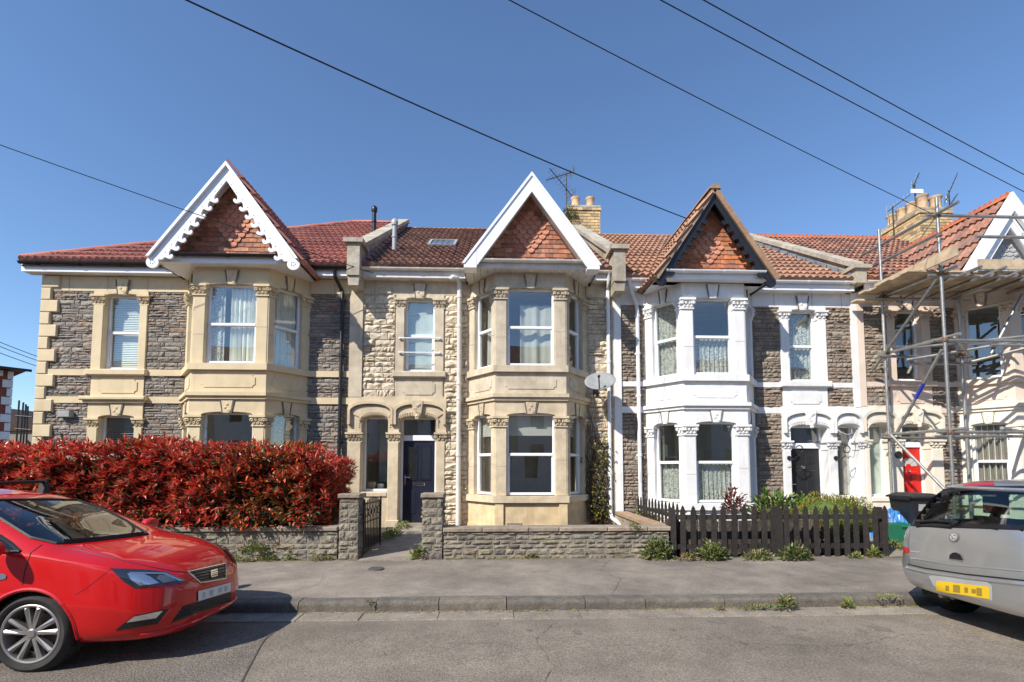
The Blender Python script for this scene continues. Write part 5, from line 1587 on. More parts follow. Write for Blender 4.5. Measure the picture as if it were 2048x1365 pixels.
# the red hedge
def build_hedge():
    r = random.Random(77)
    t = thing('hedge', 'long clipped hedge of glossy red young leaves over the low stone wall', 'hedge', (-6, 8.9, .2))
    x0, x1, y0, y1, z0 = -12.5, -2.68, 8.14, 9.35, .66
    def top(x):
        e = max(0.0, min(1.0, (x1 - x) / .55))
        return 1.93 + .05 * math.sin(x * 1.9) + .04 * math.sin(x * 4.3 + 1) + .03 * math.sin(x * 9.1) - (1 - e) ** 2 * .45
    def front(x, z):
        return y0 + .10 + .05 * math.sin(x * 2.3 + z * 2) + .04 * math.sin(x * 5.1 - z * 3) + .10 * max(0, (z - 1.6)) ** 2 + (.16 if z < .8 else 0) + .5 * max(0, (x - x1 + .35)) ** 1.2
    # dark core
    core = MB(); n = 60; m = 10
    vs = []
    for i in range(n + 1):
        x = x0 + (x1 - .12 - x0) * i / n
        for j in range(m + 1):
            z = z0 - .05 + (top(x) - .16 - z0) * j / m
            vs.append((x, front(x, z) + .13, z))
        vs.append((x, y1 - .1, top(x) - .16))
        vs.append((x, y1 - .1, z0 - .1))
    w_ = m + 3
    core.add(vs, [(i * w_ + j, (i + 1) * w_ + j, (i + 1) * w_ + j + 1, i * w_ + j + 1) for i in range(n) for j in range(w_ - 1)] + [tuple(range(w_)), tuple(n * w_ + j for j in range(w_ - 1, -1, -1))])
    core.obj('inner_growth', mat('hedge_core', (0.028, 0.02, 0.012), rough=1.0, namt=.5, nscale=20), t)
    for k in range(26):
        x = x0 + 4 + (x1 - x0 - 4.3) * (k + .5) / 26
        s = MB(); s.tube([(x, 8.62, .15), (x + r.uniform(-.1, .1), 8.55, .6), (x + r.uniform(-.2, .2), 8.5, 1.1)], .018, 5, r1=.008); s.obj('stem', 'twig', t)
    red, dk, org = MB(), MB(), MB()
    def shoot(p, out, size):
        k = r.randint(4, 7)
        ax = (out + Vector((0, 0, .75)) + rv(r) * .35).normalized()
        fx = math.exp(-((p.x + 3.75) / .5) ** 2) + .5 * math.exp(-((p.x + 3.2) / .25) ** 2)
        patch = math.sin(p.x * 3.7 + 2 * math.sin(p.z * 4)) * math.sin(p.z * 5.3 + p.x) 
        for q in range(k):
            d = (ax * r.uniform(.3, 1) + rv(r) * .75 + out * .3).normalized()
            tgt = red
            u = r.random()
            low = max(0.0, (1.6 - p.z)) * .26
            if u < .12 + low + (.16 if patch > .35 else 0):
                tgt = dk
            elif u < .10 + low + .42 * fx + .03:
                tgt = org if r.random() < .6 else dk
            leaf_quad(tgt, p + rv(r) * .025, d, Vector((0, 0, 1)) + rv(r) * .3, size * r.uniform(.7, 1.25), size * r.uniform(.26, .36))
    for _ in range(3900):
        x = r.uniform(-9.3, x1)
        tp = top(x)
        if r.random() < .80:
            z = z0 + (tp - z0) * r.random() ** .85
            lump = .15 * math.sin(x * 11 + 3 * math.sin(z * 7)) * math.sin(z * 13 + x * 5)
            p = Vector((x, front(x, z) - r.random() ** 2 * .07 + r.random() ** 2 * .18 + lump, z)); out = Vector((0, -1, .25))
        else:
            y = r.uniform(y0 + .1, y1)
            p = Vector((x, y, tp + r.uniform(-.1, .05) + (r.random() ** 6) * .09)); out = Vector((0, -.3, 1))
        shoot(p, out, .125)
    for _ in range(330):   # shoots hanging over the coping
        x = r.uniform(-9, x1 - .2); z = r.uniform(.70, 1.0)
        shoot(Vector((x, 8.09 + r.random() * .12, z)), Vector((0, -1, -.5)), .12)
    for _ in range(500):   # free end by the gate
        z = r.uniform(z0, 1.75); y = r.uniform(y0 + .15, y1)
        p = Vector((x1 - r.random() * .2 - .12 * math.sin(z * 3), y, z)); shoot(p, Vector((1, -.2, .3)), .10)
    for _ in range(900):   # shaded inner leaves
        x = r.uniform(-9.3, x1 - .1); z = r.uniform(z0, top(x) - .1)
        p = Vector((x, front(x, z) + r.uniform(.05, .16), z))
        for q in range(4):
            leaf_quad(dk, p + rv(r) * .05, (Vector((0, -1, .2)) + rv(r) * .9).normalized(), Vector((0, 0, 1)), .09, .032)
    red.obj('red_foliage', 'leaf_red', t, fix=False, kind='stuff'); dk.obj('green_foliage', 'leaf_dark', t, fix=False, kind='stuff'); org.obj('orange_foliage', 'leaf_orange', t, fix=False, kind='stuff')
build_hedge()

def bush(name, label, c, rad, n, size, mats, cat='shrub', stems=5, seed=0, flat=False, wide=.45, group=None, shell=.4, core=None):
    r = random.Random(seed)
    c = Vector(c)
    t = thing(name, label, cat, c, group)
    bs = [MB() for _ in mats]
    if core:
        k_ = MB(); k_.lathe([(.3, -.2), (.8, 0), (.86, .25), (.78, .5), (.58, .72), (.3, .86), (.0, .9)], 24, (0, 0, 0), 'z', Matrix.Translation(c) @ Matrix.Diagonal((rad[0], rad[1], rad[2], 1))); k_.obj('inner_growth', core, t, smooth=True)
    for _ in range(n):
        d = rv(r)
        if d.z < 0:
            d.z *= -1
        q = r.random() ** shell
        lump = 1 + .22 * math.sin(d.x * 7 + seed) * math.sin(d.y * 6 + seed * 2) * math.sin(d.z * 5)
        p = c + Vector((d.x * rad[0], d.y * rad[1], d.z * rad[2])) * q * lump
        dr = (d + rv(r) * .8 + Vector((0, 0, .2))).normalized()
        leaf_quad(bs[min(len(mats) - 1, int(r.random() ** 1.4 * len(mats)))], p, dr, Vector((0, 0, 1)) + rv(r) * .4, size * r.uniform(.6, 1.3), size * wide * r.uniform(.7, 1.2))
    for b_, m_ in zip(bs, mats):
        if b_.v:
            b_.obj('foliage', m_, t, fix=False, kind='stuff')
    s = MB()
    for k in range(stems):
        a = r.uniform(0, 6.28)
        e = c + Vector((math.cos(a) * rad[0] * .5, math.sin(a) * rad[1] * .5, rad[2] * r.uniform(.4, .8)))
        s.tube([c + Vector((math.cos(a) * .03, math.sin(a) * .03, -.05)), (c + e) / 2 + Vector((0, 0, .03)), e], max(.004, size * .07), 4)
    if stems:
        s.obj('stems', 'twig', t, kind='stuff')
    return t
def gnd(px, py, z=.15):
    q = ground(px, py, z); return (q.x, q.y, z)
# weeds in and along the walls
WEEDS = [
    ('trailing green weed growing out of the hedge wall beside the red car', (at(432, 1088, YW).x, YW - .04, .30), (.16, .07, .10), 170, .05, ['leaf_green', 'leaf_bright']),
    ('larger green weed growing out of the middle of the hedge wall', (at(512, 1085, YW).x, YW - .05, .29), (.24, .09, .13), 300, .055, ['leaf_green', 'leaf_bright']),
    ('small sprig rooted in the hedge wall nearest the gate', (at(555, 1080, YW).x, YW - .03, .36), (.06, .04, .07), 40, .04, ['leaf_green']),
    ('low weeds at the wall foot just beyond the car bonnet', gnd(480, 1124), (.20, .06, .08), 120, .05, ['leaf_lime', 'leaf_bright']),
    ('spreading weeds at the foot of the hedge wall', gnd(535, 1122), (.22, .06, .07), 120, .05, ['leaf_bright', 'leaf_lime']),
    ('tall light-green weed clump at the foot of the hedge wall', gnd(585, 1120), (.14, .07, .15), 130, .07, ['leaf_lime', 'leaf_bright']),
    ('reddish weed at the wall foot below the hedge end', gnd(635, 1122), (.10, .05, .10), 70, .05, ['leaf_lime', 'leaf_maroon']),
    ('small bright weed below the hedge-side gate pillar', gnd(658, 1121), (.06, .05, .06), 50, .05, ['leaf_bright']),
    ('dandelion-like rosette at the corner of the gate pillar', gnd(838, 1118), (.12, .08, .14), 70, .12, ['leaf_bright', 'leaf_lime']),
    ('weed at the wall foot, first right of the gate pillar', gnd(908, 1117), (.10, .05, .07), 60, .05, ['leaf_lime']),
    ('weed at the wall foot below the downpipe of the middle house', gnd(950, 1117), (.08, .05, .08), 60, .05, ['leaf_bright']),
    ('flat lime weed at the foot of the low wall, near its middle', gnd(1058, 1117), (.13, .05, .07), 80, .06, ['leaf_lime', 'leaf_bright']),
    ('thin weed at the foot of the low wall below the satellite dish', gnd(1170, 1116), (.07, .05, .09), 50, .05, ['leaf_green', 'leaf_lime']),
    ('bushy green weed where the low wall meets the picket fence', gnd(1316, 1118), (.25, .12, .30), 420, .085, ['leaf_green', 'leaf_bright', 'leaf_green']),
    ('bushy green weed at the foot of the fence, third picket along', gnd(1424, 1120), (.24, .11, .27), 380, .085, ['leaf_green', 'leaf_bright']),
    ('low reddish weed between the two bushy weeds by the fence', gnd(1372, 1121), (.14, .06, .10), 90, .06, ['leaf_lime', 'leaf_maroon']),
    ('straggly weed left of the wide fence board', gnd(1515, 1120), (.24, .08, .14), 200, .07, ['leaf_green', 'leaf_lime']),
    ('leafy green weed right of the wide fence board', gnd(1592, 1120), (.25, .10, .22), 300, .085, ['leaf_green', 'leaf_bright']),
    ('small weed near the right end of the picket fence', gnd(1712, 1117), (.10, .05, .08), 70, .06, ['leaf_lime', 'leaf_bright']),
    ('upright weed beside the last fence picket', gnd(1748, 1115), (.08, .06, .16), 70, .08, ['leaf_lime', 'leaf_bright']),
    ('tuft of weed on top of the low wall near its right end', (at(1267, 1060, YW).x, YW - .01, .60), (.12, .08, .11), 110, .05, ['leaf_lime', 'leaf_green']),
    ('green weed in the gutter, largest along the kerb', gnd(1572, 1216, .05), (.11, .05, .12), 130, .06, ['leaf_green', 'leaf_bright']),
    ('row of low weeds in the gutter left of the largest kerb weed', gnd(1522, 1219, .03), (.24, .04, .045), 150, .035, ['leaf_bright', 'leaf_green']),
    ('single small green weed in the gutter, leftmost of the kerb weeds on the right', gnd(1440, 1221, .02), (.045, .03, .05), 45, .035, ['leaf_bright']),
    ('dry grass tuft in the gutter beyond the largest kerb weed', gnd(1697, 1216, .03), (.07, .04, .09), 60, .055, ['leaf_lime']),
    ('tiny bright sprig on the kerb joint near the gateway', gnd(740, 1206, .12), (.03, .02, .03), 24, .035, ['leaf_lime']),
    ('pale grass on the back of the kerb near the silver car', gnd(1778, 1196, .13), (.16, .04, .025), 60, .035, ['leaf_lime']),
    ('weeds along the garden path edge inside the gate', (-2.02, 10.2, .22), (.16, .7, .14), 320, .07, ['leaf_bright', 'leaf_lime']),
    ('green weeds by the bay plinth behind the open gate', (-1.98, 11.2, .28), (.14, .3, .16), 160, .07, ['leaf_bright', 'leaf_green']),
    ('weeds beside the green recycling box', gnd(1790, 1098, .18), (.22, .12, .12), 150, .07, ['leaf_lime', 'leaf_bright']),
]
for k, (lb, c, rad, n, sz, mm) in enumerate(WEEDS):
    bush('weed', lb, c, rad, n, sz, mm + ['leaf_dry'], 'weed', 0, 100 + k, group='weeds along the walls and kerb')
# garden shrubs of the white house
bush('golden_shrub', 'rounded golden-yellow clipped shrub behind the picket fence', (at(1668, 1020, 8.75).x, 8.75, .50), (.90, .36, .60), 9000, .042, ['leaf_gold', 'leaf_gold', 'leaf_lime', 'leaf_green'], 'shrub', 8, 7, shell=.12, core='leaf_green')
bush('red_leaf_shrub', 'thin shrub with dark maroon leaves before the white bay', (at(1468, 1000, 9.4).x, 9.4, .78), (.22, .2, .42), 230, .10, ['leaf_maroon'], 'shrub', 9, 8)
bush('leafy_plant', 'fresh green leafy plant between maroon shrub and golden shrub', (at(1545, 1000, 9.2).x, 9.2, .62), (.48, .3, .52), 520, .15, ['leaf_bright', 'leaf_green'], 'plant', 10, 9)
bush('leafy_plant', 'small green leafy plant right below the charcoal door', (at(1606, 992, 9.6).x, 9.6, .66), (.25, .2, .40), 200, .14, ['leaf_bright'], 'plant', 5, 10)
bush('low_shrub', 'dull green low shrub behind the left half of the picket fence', (at(1412, 1040, 8.9).x, 8.9, .35), (.42, .25, .40), 500, .05, ['leaf_green', 'leaf_lime'], 'shrub', 6, 12)
bush('yellow_shrub', 'yellow-green variegated shrub beside the short boundary pickets', (at(1290, 1030, 10.6).x, 10.6, .3), (.42, .5, .36), 600, .09, ['leaf_gold', 'leaf_lime'], 'shrub', 5, 13)
bush('yellow_flowers', 'sparse yellow flowering stems seen through the picket fence', (at(1645, 1060, 8.34).x, 8.34, .3), (.50, .04, .45), 60, .05, ['leaf_gold'], 'plant', 6, 14)
# climber on the bay corner of the middle house
def climber():
    r = random.Random(4)
    t = thing('climber', 'bare brown climber with sparse ivy leaves beside the bay of the middle house', 'climbing plant', (2.4, YF - .05, .3))
    s = MB()
    for k in range(46):
        x = 2.42 + r.uniform(-.18, .25); pts = [(x, YF - .10, .28)]
        z = .28; H_ = r.uniform(1.2, 3.3)
        while z < H_:
            z += .14; x += r.uniform(-.075, .065) - (.004 if x > 2.25 else -.01)
            pts.append((min(max(x, 2.08), 2.66), YF - .09 - r.random() * .06, z))
        s.tube(pts, .009, 4, r1=.003)
    s.obj('stems', 'twig', t, kind='stuff')
    g, y_ = MB(), MB()
    for _ in range(430):
        z = .4 + r.random() ** 1.3 * 1.9
        p = Vector((2.42 + r.gauss(0, .13) + .02 * z, YF - .12 - r.random() * .07, z))
        leaf_quad(g if r.random() < .74 else y_, p, (Vector((0, -1, -.3)) + rv(r) * .9).normalized(), Vector((0, 0, 1)), .075, .05)
    g.obj('dark_leaves', 'leaf_dark', t, fix=False, kind='stuff'); y_.obj('light_leaves', 'leaf_gold', t, fix=False, kind='stuff')
climber()

# dead leaves and crumbs along the wall foot and in the channel
M['litter'] = leafmat('leaf_litter', [(0.30, 0.12, 0.05), (0.36, 0.20, 0.09), (0.22, 0.09, 0.05), (0.42, 0.30, 0.16), (0.34, 0.09, 0.05)], rough=0.9)
r_ = random.Random(88); b = MB()
for k in range(1500):
    u = r_.random()
    if u < .55:
        x_ = r_.uniform(-5, 7.2); y_ = YW - .03 - abs(r_.gauss(0, .07)); z_ = .152
        if -2.1 < x_ < -1.1 and r_.random() < .5: y_ -= .05
        if r_.random() < .35 and x_ > 0: continue
    elif u < .85:
        x_ = r_.uniform(-3, 4.8); y_ = YK - .012 - abs(r_.gauss(0, .035)); z_ = .018
    else:
        x_ = r_.uniform(-4, 5); y_ = r_.uniform(3.9, 8); z_ = .15 if y_ > YP + .1 else (.13 if y_ > YK else .026)
    s_ = r_.uniform(.008, .03)
    leaf_quad(b, Vector((x_, y_, z_ + .004)), Vector((r_.uniform(-1, 1), r_.uniform(-1, 1), r_.uniform(0, .3))).normalized(), Vector((0, 0, 1)), s_, s_ * .6)
b.obj('leaf_litter', 'litter', None, fix=False, kind='stuff', label='dry brown leaf litter along the wall foot and gutter', category='leaf litter')
M['moss'] = mat('moss', [(0.16, 0.17, 0.05), (0.20, 0.15, 0.07)], rough=1.0, nscale=20, namt=.4)
b = MB()
for k in range(900):
    if r_.random() < .6:
        x_ = r_.uniform(-5, 7); y_ = YW - .015 - abs(r_.gauss(0, .03)); z_ = .15
    else:
        x_ = r_.uniform(-3, 5.2); y_ = YK - .01 - abs(r_.gauss(0, .02)); z_ = .015
    if math.sin(x_ * 3.1) + math.sin(x_ * 7.7) < -.3: continue
    b.blob((x_, y_, z_), r_.uniform(.008, .03), r_.uniform(.006, .018), r_.uniform(.004, .014))
b.obj('moss', 'moss', None, fix=False, kind='stuff', label='thin moss along the foot of the walls and kerb', category='moss')
# ------------------------------------------------------------------ parked cars
def to_px(p):
    v = Vector(p) - EYEV; d = v.dot(_F)
    return 1024 + FOC * v.dot(_rt) / d, 682.5 + SHIFT - FOC * v.dot(_U) / d

def pchip(xs, ys, x):
    n = len(xs)
    if x <= xs[0]: return ys[0]
    if x >= xs[-1]: return ys[-1]
    i = max(k for k in range(n - 1) if xs[k] <= x)
    def slope(k):
        if k == 0: return (ys[1] - ys[0]) / (xs[1] - xs[0])
        if k == n - 1: return (ys[-1] - ys[-2]) / (xs[-1] - xs[-2])
        a = (ys[k] - ys[k - 1]) / (xs[k] - xs[k - 1]); c = (ys[k + 1] - ys[k]) / (xs[k + 1] - xs[k])
        if a * c <= 0: return 0.0
        return 2 * a * c / (a + c)
    h = xs[i + 1] - xs[i]; t = (x - xs[i]) / h
    m0, m1 = slope(i) * h, slope(i + 1) * h
    return (2 * t ** 3 - 3 * t * t + 1) * ys[i] + (t ** 3 - 2 * t * t + t) * m0 + (-2 * t ** 3 + 3 * t * t) * ys[i + 1] + (t ** 3 - t * t) * m1

def chaikin(pts, it=3):
    for _ in range(it):
        out = [pts[0]]
        for a, c in zip(pts[:-1], pts[1:]):
            out.append((a[0] * .75 + c[0] * .25, a[1] * .75 + c[1] * .25)); out.append((a[0] * .25 + c[0] * .75, a[1] * .25 + c[1] * .75))
        out.append(pts[-1])
        pts = out
    return pts

class CarBody:
    def __init__(s, table, ox, oy, sign, ds=0.02, crease=None):
        """table rows: s, zu, ylow, zlow, ymid, zmid, ysh, zsh, yrf, zrf, zt ; world x = ox + sign*s"""
        s.ox, s.oy, s.sign = ox, oy, sign
        xs = [r[0] for r in table]
        L = xs[-1]
        st = [0.0, .006, .014, .026] + [.04 + ds * i for i in range(int((L - .08) / ds))] + [L - .03, L - .012, L]
        st = sorted(set(x for x in st if 0 <= x <= L))
        s.v = []; s.f = []
        cols = list(zip(*table))
        for q in st:
            zu, yl, zl, ym, zm, ys_, zs_, yr, zr, zt = [pchip(xs, cols[k], q) for k in range(1, 11)]
            half = [(0, zu), (yl * .85, zu), (yl, zl), (ym, zm - .06), (ym, zm), (ys_ * 1.006, zs_ - .035), (ys_ * .985, zs_ + .008), (yr, zr), (yr * .5, zt - (zt - zr) * .12), (0, zt)]
            half = chaikin(half, 3)
            ring = [(-y, z) for y, z in half[::-1]] + half[1:]     # top centre -> near (-y) side -> bottom -> far side -> top
            ring = ring[:-1]
            for (y, z) in ring:
                s.v.append(Vector((ox + sign * q, oy + y, z)))
        n = len(ring); s.n = n
        for i in range(len(st) - 1):
            for j in range(n):
                a = (i * n + j, i * n + (j + 1) % n, (i + 1) * n + (j + 1) % n, (i + 1) * n + j)
                s.f.append(a if sign < 0 else a[::-1])
        cap0 = tuple(range(n)); cap1 = tuple((len(st) - 1) * n + j for j in range(n))
        # cap ends with a grid of quads joining mirrored points
        for base, flip in ((0, sign > 0), ((len(st) - 1) * n, sign < 0)):
            for j in range(n // 2):
                a, c, d, e = base + j, base + j + 1, base + (n - j - 1) % n, base + (n - j) % n
                q = (a, c, d) if a == e else ((a, c, e) if c == d else (a, c, d, e))
                if len(set(q)) > 2:
                    s.f.append(q[::-1] if flip else q)
        s.bvh = BVHTree.FromPolygons(s.v, s.f)
        s.dead = set()
        s.cen = [sum((s.v[k] for k in q), Vector()) / len(q) for q in s.f]
        # orientation check: make normals point away from the centre line
        nn = []
        for q in s.f:
            nn.append((s.v[q[1]] - s.v[q[0]]).cross(s.v[q[2]] - s.v[q[1]]))
        s.nrm = nn
    def hit(s, px, py):
        d = ray(px, py).normalized()
        loc, nor, idx, dist = s.bvh.ray_cast(EYEV, d)
        if loc is None: return None
        if nor.dot(d) > 0: nor = -nor
        return loc, nor
    def cut_px(s, poly, mirror=False, grow=0):
        for i, c in enumerate(s.cen):
            for m in ((False, True) if mirror else (False,)):
                p = Vector((c.x, 2 * s.oy - c.y, c.z)) if m else c
                nz = s.nrm[i]
                n = Vector((nz.x, -nz.y, nz.z)) if m else nz
                h = s.bvh.ray_cast(EYEV, (p - EYEV).normalized())
                if h[0] is not None and (h[0] - p).length < .06:
                    x, y = to_px(p)
                    if in_poly(x, y, poly):
                        s.dead.add(i)
    def cut_circle(s, cx, cz, r):
        for i, c in enumerate(s.cen):
            if (c.x - cx) ** 2 + (c.z - cz) ** 2 < r * r and abs(c.y - s.oy) > .45:
                s.dead.add(i)
            elif (c.x - cx) ** 2 < r * r and c.z < .26 and abs(c.y - s.oy) > .45:
                s.dead.add(i)
    def patch(s, poly, name, material, parent, eps=.004, nx=18, mirror=False, smooth=True, thick=0.0):
        xs = [p[0] for p in poly]; ys = [p[1] for p in poly]
        x0, x1, y0, y1 = min(xs), max(xs), min(ys), max(ys)
        ny = max(3, int(nx * (y1 - y0) / (x1 - x0))) if (x1 - x0) > 1e-3 else 3
        ny = min(ny, 30)
        cache = {}; b = MB()
        def clip(pl, ax, val, keep):
            out = []
            for i in range(len(pl)):
                a, c = pl[i], pl[(i + 1) % len(pl)]
                ia, ic = (a[ax] - val) * keep >= 0, (c[ax] - val) * keep >= 0
                if ia: out.append(a)
                if ia != ic:
                    t = (val - a[ax]) / (c[ax] - a[ax]); out.append((a[0] + (c[0] - a[0]) * t, a[1] + (c[1] - a[1]) * t))
            return out
        def P(q):
            k = (round(q[0], 3), round(q[1], 3))
            if k not in cache:
                h = s.hit(*q)
                if h is None: cache[k] = None
                else:
                    cache[k] = len(b.v); b.v.append(tuple(h[0] + h[1] * eps))
            return cache[k]
        for i in range(nx):
            a0, a1 = x0 + (x1 - x0) * i / nx, x0 + (x1 - x0) * (i + 1) / nx
            strip = clip(clip(list(poly), 0, a0, 1), 0, a1, -1)
            if len(strip) < 3: continue
            for j in range(ny):
                c0, c1 = y0 + (y1 - y0) * j / ny, y0 + (y1 - y0) * (j + 1) / ny
                cell = clip(clip(strip, 1, c0, 1), 1, c1, -1)
                if len(cell) < 3: continue
                ids = [P(q) for q in cell]
                if None in ids: continue
                u = []
                for t in ids:
                    if t not in u: u.append(t)
                if len(u) >= 3: b.f.append(tuple(u))
        res = []
        if not b.f: return res
        me = b.mesh(name, fix=False)
        if smooth: me.shade_smooth()
        res.append(put(name, me, material, parent))
        if mirror:
            c = MB(); c.v = [(p[0], 2 * s.oy - p[1], p[2]) for p in b.v]; c.f = [q[::-1] for q in b.f]
            me = c.mesh(name, fix=False)
            if smooth: me.shade_smooth()
            res.append(put(name, me, material, parent))
        return res
    def line(s, pts, name, material, parent, r=.004, eps=.001, mirror=False, n=10):
        out = []
        for a, c in zip(pts[:-1], pts[1:]):
            for k in range(n):
                t = k / n
                h = s.hit(a[0] + (c[0] - a[0]) * t, a[1] + (c[1] - a[1]) * t)
                if h: out.append(h[0] + h[1] * eps)
        h = s.hit(*pts[-1])
        if h: out.append(h[0] + h[1] * eps)
        if len(out) < 2: return
        b = MB(); b.tube(out, r, 5); b.obj(name, material, parent, smooth=True)
        if mirror:
            b = MB(); b.tube([Vector((p.x, 2 * s.oy - p.y, p.z)) for p in out], r, 5); b.obj(name, material, parent, smooth=True)
    def body(s, parent, paint, lining='car_trim'):
        b = MB(); b.v = [tuple(p) for p in s.v]; b.f = [q for i, q in enumerate(s.f) if i not in s.dead]
        me = b.mesh('body'); me.shade_smooth()
        bo = put('body', me, paint, parent)
        vn = [v.normal.copy() for v in me.vertices]
        c = MB(); c.v = [tuple(p - vn[i] * .03) for i, p in enumerate(s.v)]; c.f = [q[::-1] for q in b.f]
        m2 = c.mesh('lining', fix=False); m2.shade_smooth()
        put('lining', m2, lining, bo)
        return bo

def wheel_mesh(parent, x, y, z, r, side, spokes=True, rim_r=.715, mt='alloy'):
    """side -1: outer face towards the camera (low y)"""
    w_ = .195; ro = r; ri = r * rim_r
    mx = Matrix.Translation((x, y, z)) @ Matrix.Diagonal((1, -side, 1, 1))
    # local: outer face at y = 0, wheel extends to +w inside  (before the diagonal flip)
    t = MB(); t.lathe([(ri, .012), (ri + .006, .002), (ri + (ro - ri) * .5, -.012), (ro - .03, -.004), (ro - .008, .022), (ro, .05), (ro, w_ - .05), (ro - .008, w_ - .022), (ro - .03, w_), (ri, w_ - .01)], 48, axis='y', mx=mx, cap=False)
    # tread blocks
    for k in range(48):
        a = k * 2 * math.pi / 48
        q = mx @ Matrix.Rotation(-a, 4, 'Y')
        t.box(ro - .012, ro + .003, .03, .085, -.014, .014, q); t.box(ro - .012, ro + .003, .1, .16, -.014, .014, q)
    rimb = MB()
    rimb.lathe([(ri + .004, .0), (ri - .004, -.004), (ri - .016, .0), (ri - .022, .02), (ri - .03, .12), (ri - .03, w_ - .02)], 48, axis='y', mx=mx, cap=False)
    ro_ = rimb.obj('wheel', mt, parent, smooth=True)
    t.obj('tyre', 'tyre', ro_, smooth=True)
    d = MB(); d.lathe([(.0, .09), (ri * .62, .09), (ri * .62, .11), (0, .11)], 32, axis='y', mx=mx); d.obj('brake_disc', 'brake', ro_)
    bk = MB(); bk.lathe([(0, .13), (ri - .02, .13), (ri - .02, .14), (0, .14)], 32, axis='y', mx=mx); bk.obj('dark_hub', 'car_trim', ro_)
    hb = MB(); hb.lathe([(0.0, .004), (.028, .004), (.036, .012), (.05, .03), (.06, .06)], 20, axis='y', mx=mx); hb.obj('hub_cap', mt, ro_, smooth=True)
    if spokes:
        for k in range(10):
            a = math.pi / 2 + (k // 2) * 2 * math.pi / 5 + (-.24 if k % 2 else .24)
            q = mx @ Matrix.Rotation(-a, 4, 'Y')
            s_ = MB()
            w0, w1 = .013, .021
            yy0, yy1 = .014, .004
            s_.add([(.035, yy0, -w0), (.035, yy0, w0), (ri - .012, yy1 + .006, w1), (ri - .012, yy1 + .006, -w1), (.035, yy0 + .035, -w0), (.035, yy0 + .035, w0), (ri - .012, yy1 + .05, w1 * .8), (ri - .012, yy1 + .05, -w1 * .8), (.10, yy0 - .004, 0), (ri - .03, yy1 - .006, 0)],
                   [(0, 1, 8), (1, 2, 9, 8), (2, 3, 9), (3, 0, 8, 9), (4, 7, 6, 5), (0, 4, 5, 1), (1, 5, 6, 2), (2, 6, 7, 3), (3, 7, 4, 0)], q)
            s_.obj('spoke', mt, ro_)
        for k in range(5):
            a = math.pi / 2 + .628 + k * 2 * math.pi / 5
            c = MB(); c.lathe([(0, .018), (.009, .018), (.009, .04)], 8, (.052 * math.cos(a), 0, .052 * math.sin(a)), 'y', mx=mx); c.obj('wheel_bolt', 'car_trim', ro_)
    return ro_

def arch_lip(body, parent, cx, cz, r, paint, a0=-.15, a1=math.pi + .15, near=True):
    for sgn in (-1, 1):
        pts = []
        for k in range(25):
            a = a0 + (a1 - a0) * k / 24
            x, z_ = cx + r * math.cos(a), cz + r * math.sin(a)
            if z_ < .2: continue
            o = Vector((x, body.oy + sgn * 2, z_))
            h = body.bvh.ray_cast(o, Vector((0, -sgn, 0)))
            if h[0] is not None:
                pts.append(h[0] + Vector((0, -sgn * .006, 0)))
        if len(pts) > 3:
            b = MB(); b.tube(pts, .016, 6); b.obj('arch_lip', paint, parent, smooth=True)
        l = MB(); n = 20
        ys = (body.oy + sgn * .42, body.oy + sgn * .80)
        vs = []
        for k in range(n + 1):
            a = -.35 + (math.pi + .7) * k / n
            for y in (ys[0], ys[1] - sgn * .045):
                vs.append((cx + (r + .012) * math.cos(a), y, max(.16, cz + (r + .012) * math.sin(a))))
        l.add(vs, [(2 * k, 2 * k + 1, 2 * k + 3, 2 * k + 2) for k in range(n)] + [tuple(2 * k for k in range(n + 1))])
        l.obj('wheel_well', 'car_trim', parent)

M['paint_red'] = mat('paint_red', (0.50, 0.0035, 0.005), rough=0.5, namt=0.0, big=0.03, coat=1.0, spec=0.15)
M['paint_silver'] = mat('paint_silver', (0.56, 0.57, 0.57), rough=0.30, metal=0.8, namt=0.0, big=0.03, coat=1.0)
M['car_trim'] = mat('car_trim', (0.012, 0.012, 0.013), rough=0.6, namt=0.1)
M['car_gloss'] = mat('car_gloss_black', (0.010, 0.010, 0.012), rough=0.15, namt=0.0, spec=0.6)
M['tyre'] = mat('tyre_rubber', (0.028, 0.027, 0.026), rough=0.85, namt=0.25, nscale=12)
M['alloy'] = mat('alloy_wheel', (0.40, 0.385, 0.375), rough=0.38, metal=0.8, namt=0.1, nscale=9)
M['brake'] = mat('brake_disc', (0.16, 0.14, 0.13), rough=0.5, metal=0.7, namt=0.3)
M['lamp_glass'] = mat('lamp_lens', (0.10, 0.12, 0.15), rough=0.05, namt=0.0, spec=0.9, coat=1.0)
M['lamp_dark'] = mat('lamp_dark', (0.02, 0.025, 0.035), rough=0.08, namt=0.0, spec=0.8, coat=1.0)
M['lamp_chrome'] = mat('lamp_reflector', (0.72, 0.75, 0.8), rough=0.12, metal=0.9, namt=0.0, coat=1.0)
M['lamp_red'] = mat('lamp_red', (0.42, 0.01, 0.012), rough=0.12, namt=0.0, spec=0.7, coat=1.0)
M['plate_white'] = mat('plate_white', (0.62, 0.63, 0.64), rough=0.4, namt=0.08, nscale=30)
M['plate_yellow'] = mat('plate_yellow', (0.74, 0.48, 0.02), rough=0.4, namt=0.05)
M['plate_mark'] = mat('plate_mark', (0.30, 0.21, 0.03), rough=0.5, namt=0.2)
M['plate_grey'] = mat('plate_grey', (0.42, 0.43, 0.45), rough=0.5, namt=0.2)
M['seat'] = mat('seat_cloth', (0.03, 0.03, 0.033), rough=0.95, namt=0.3, nscale=20)

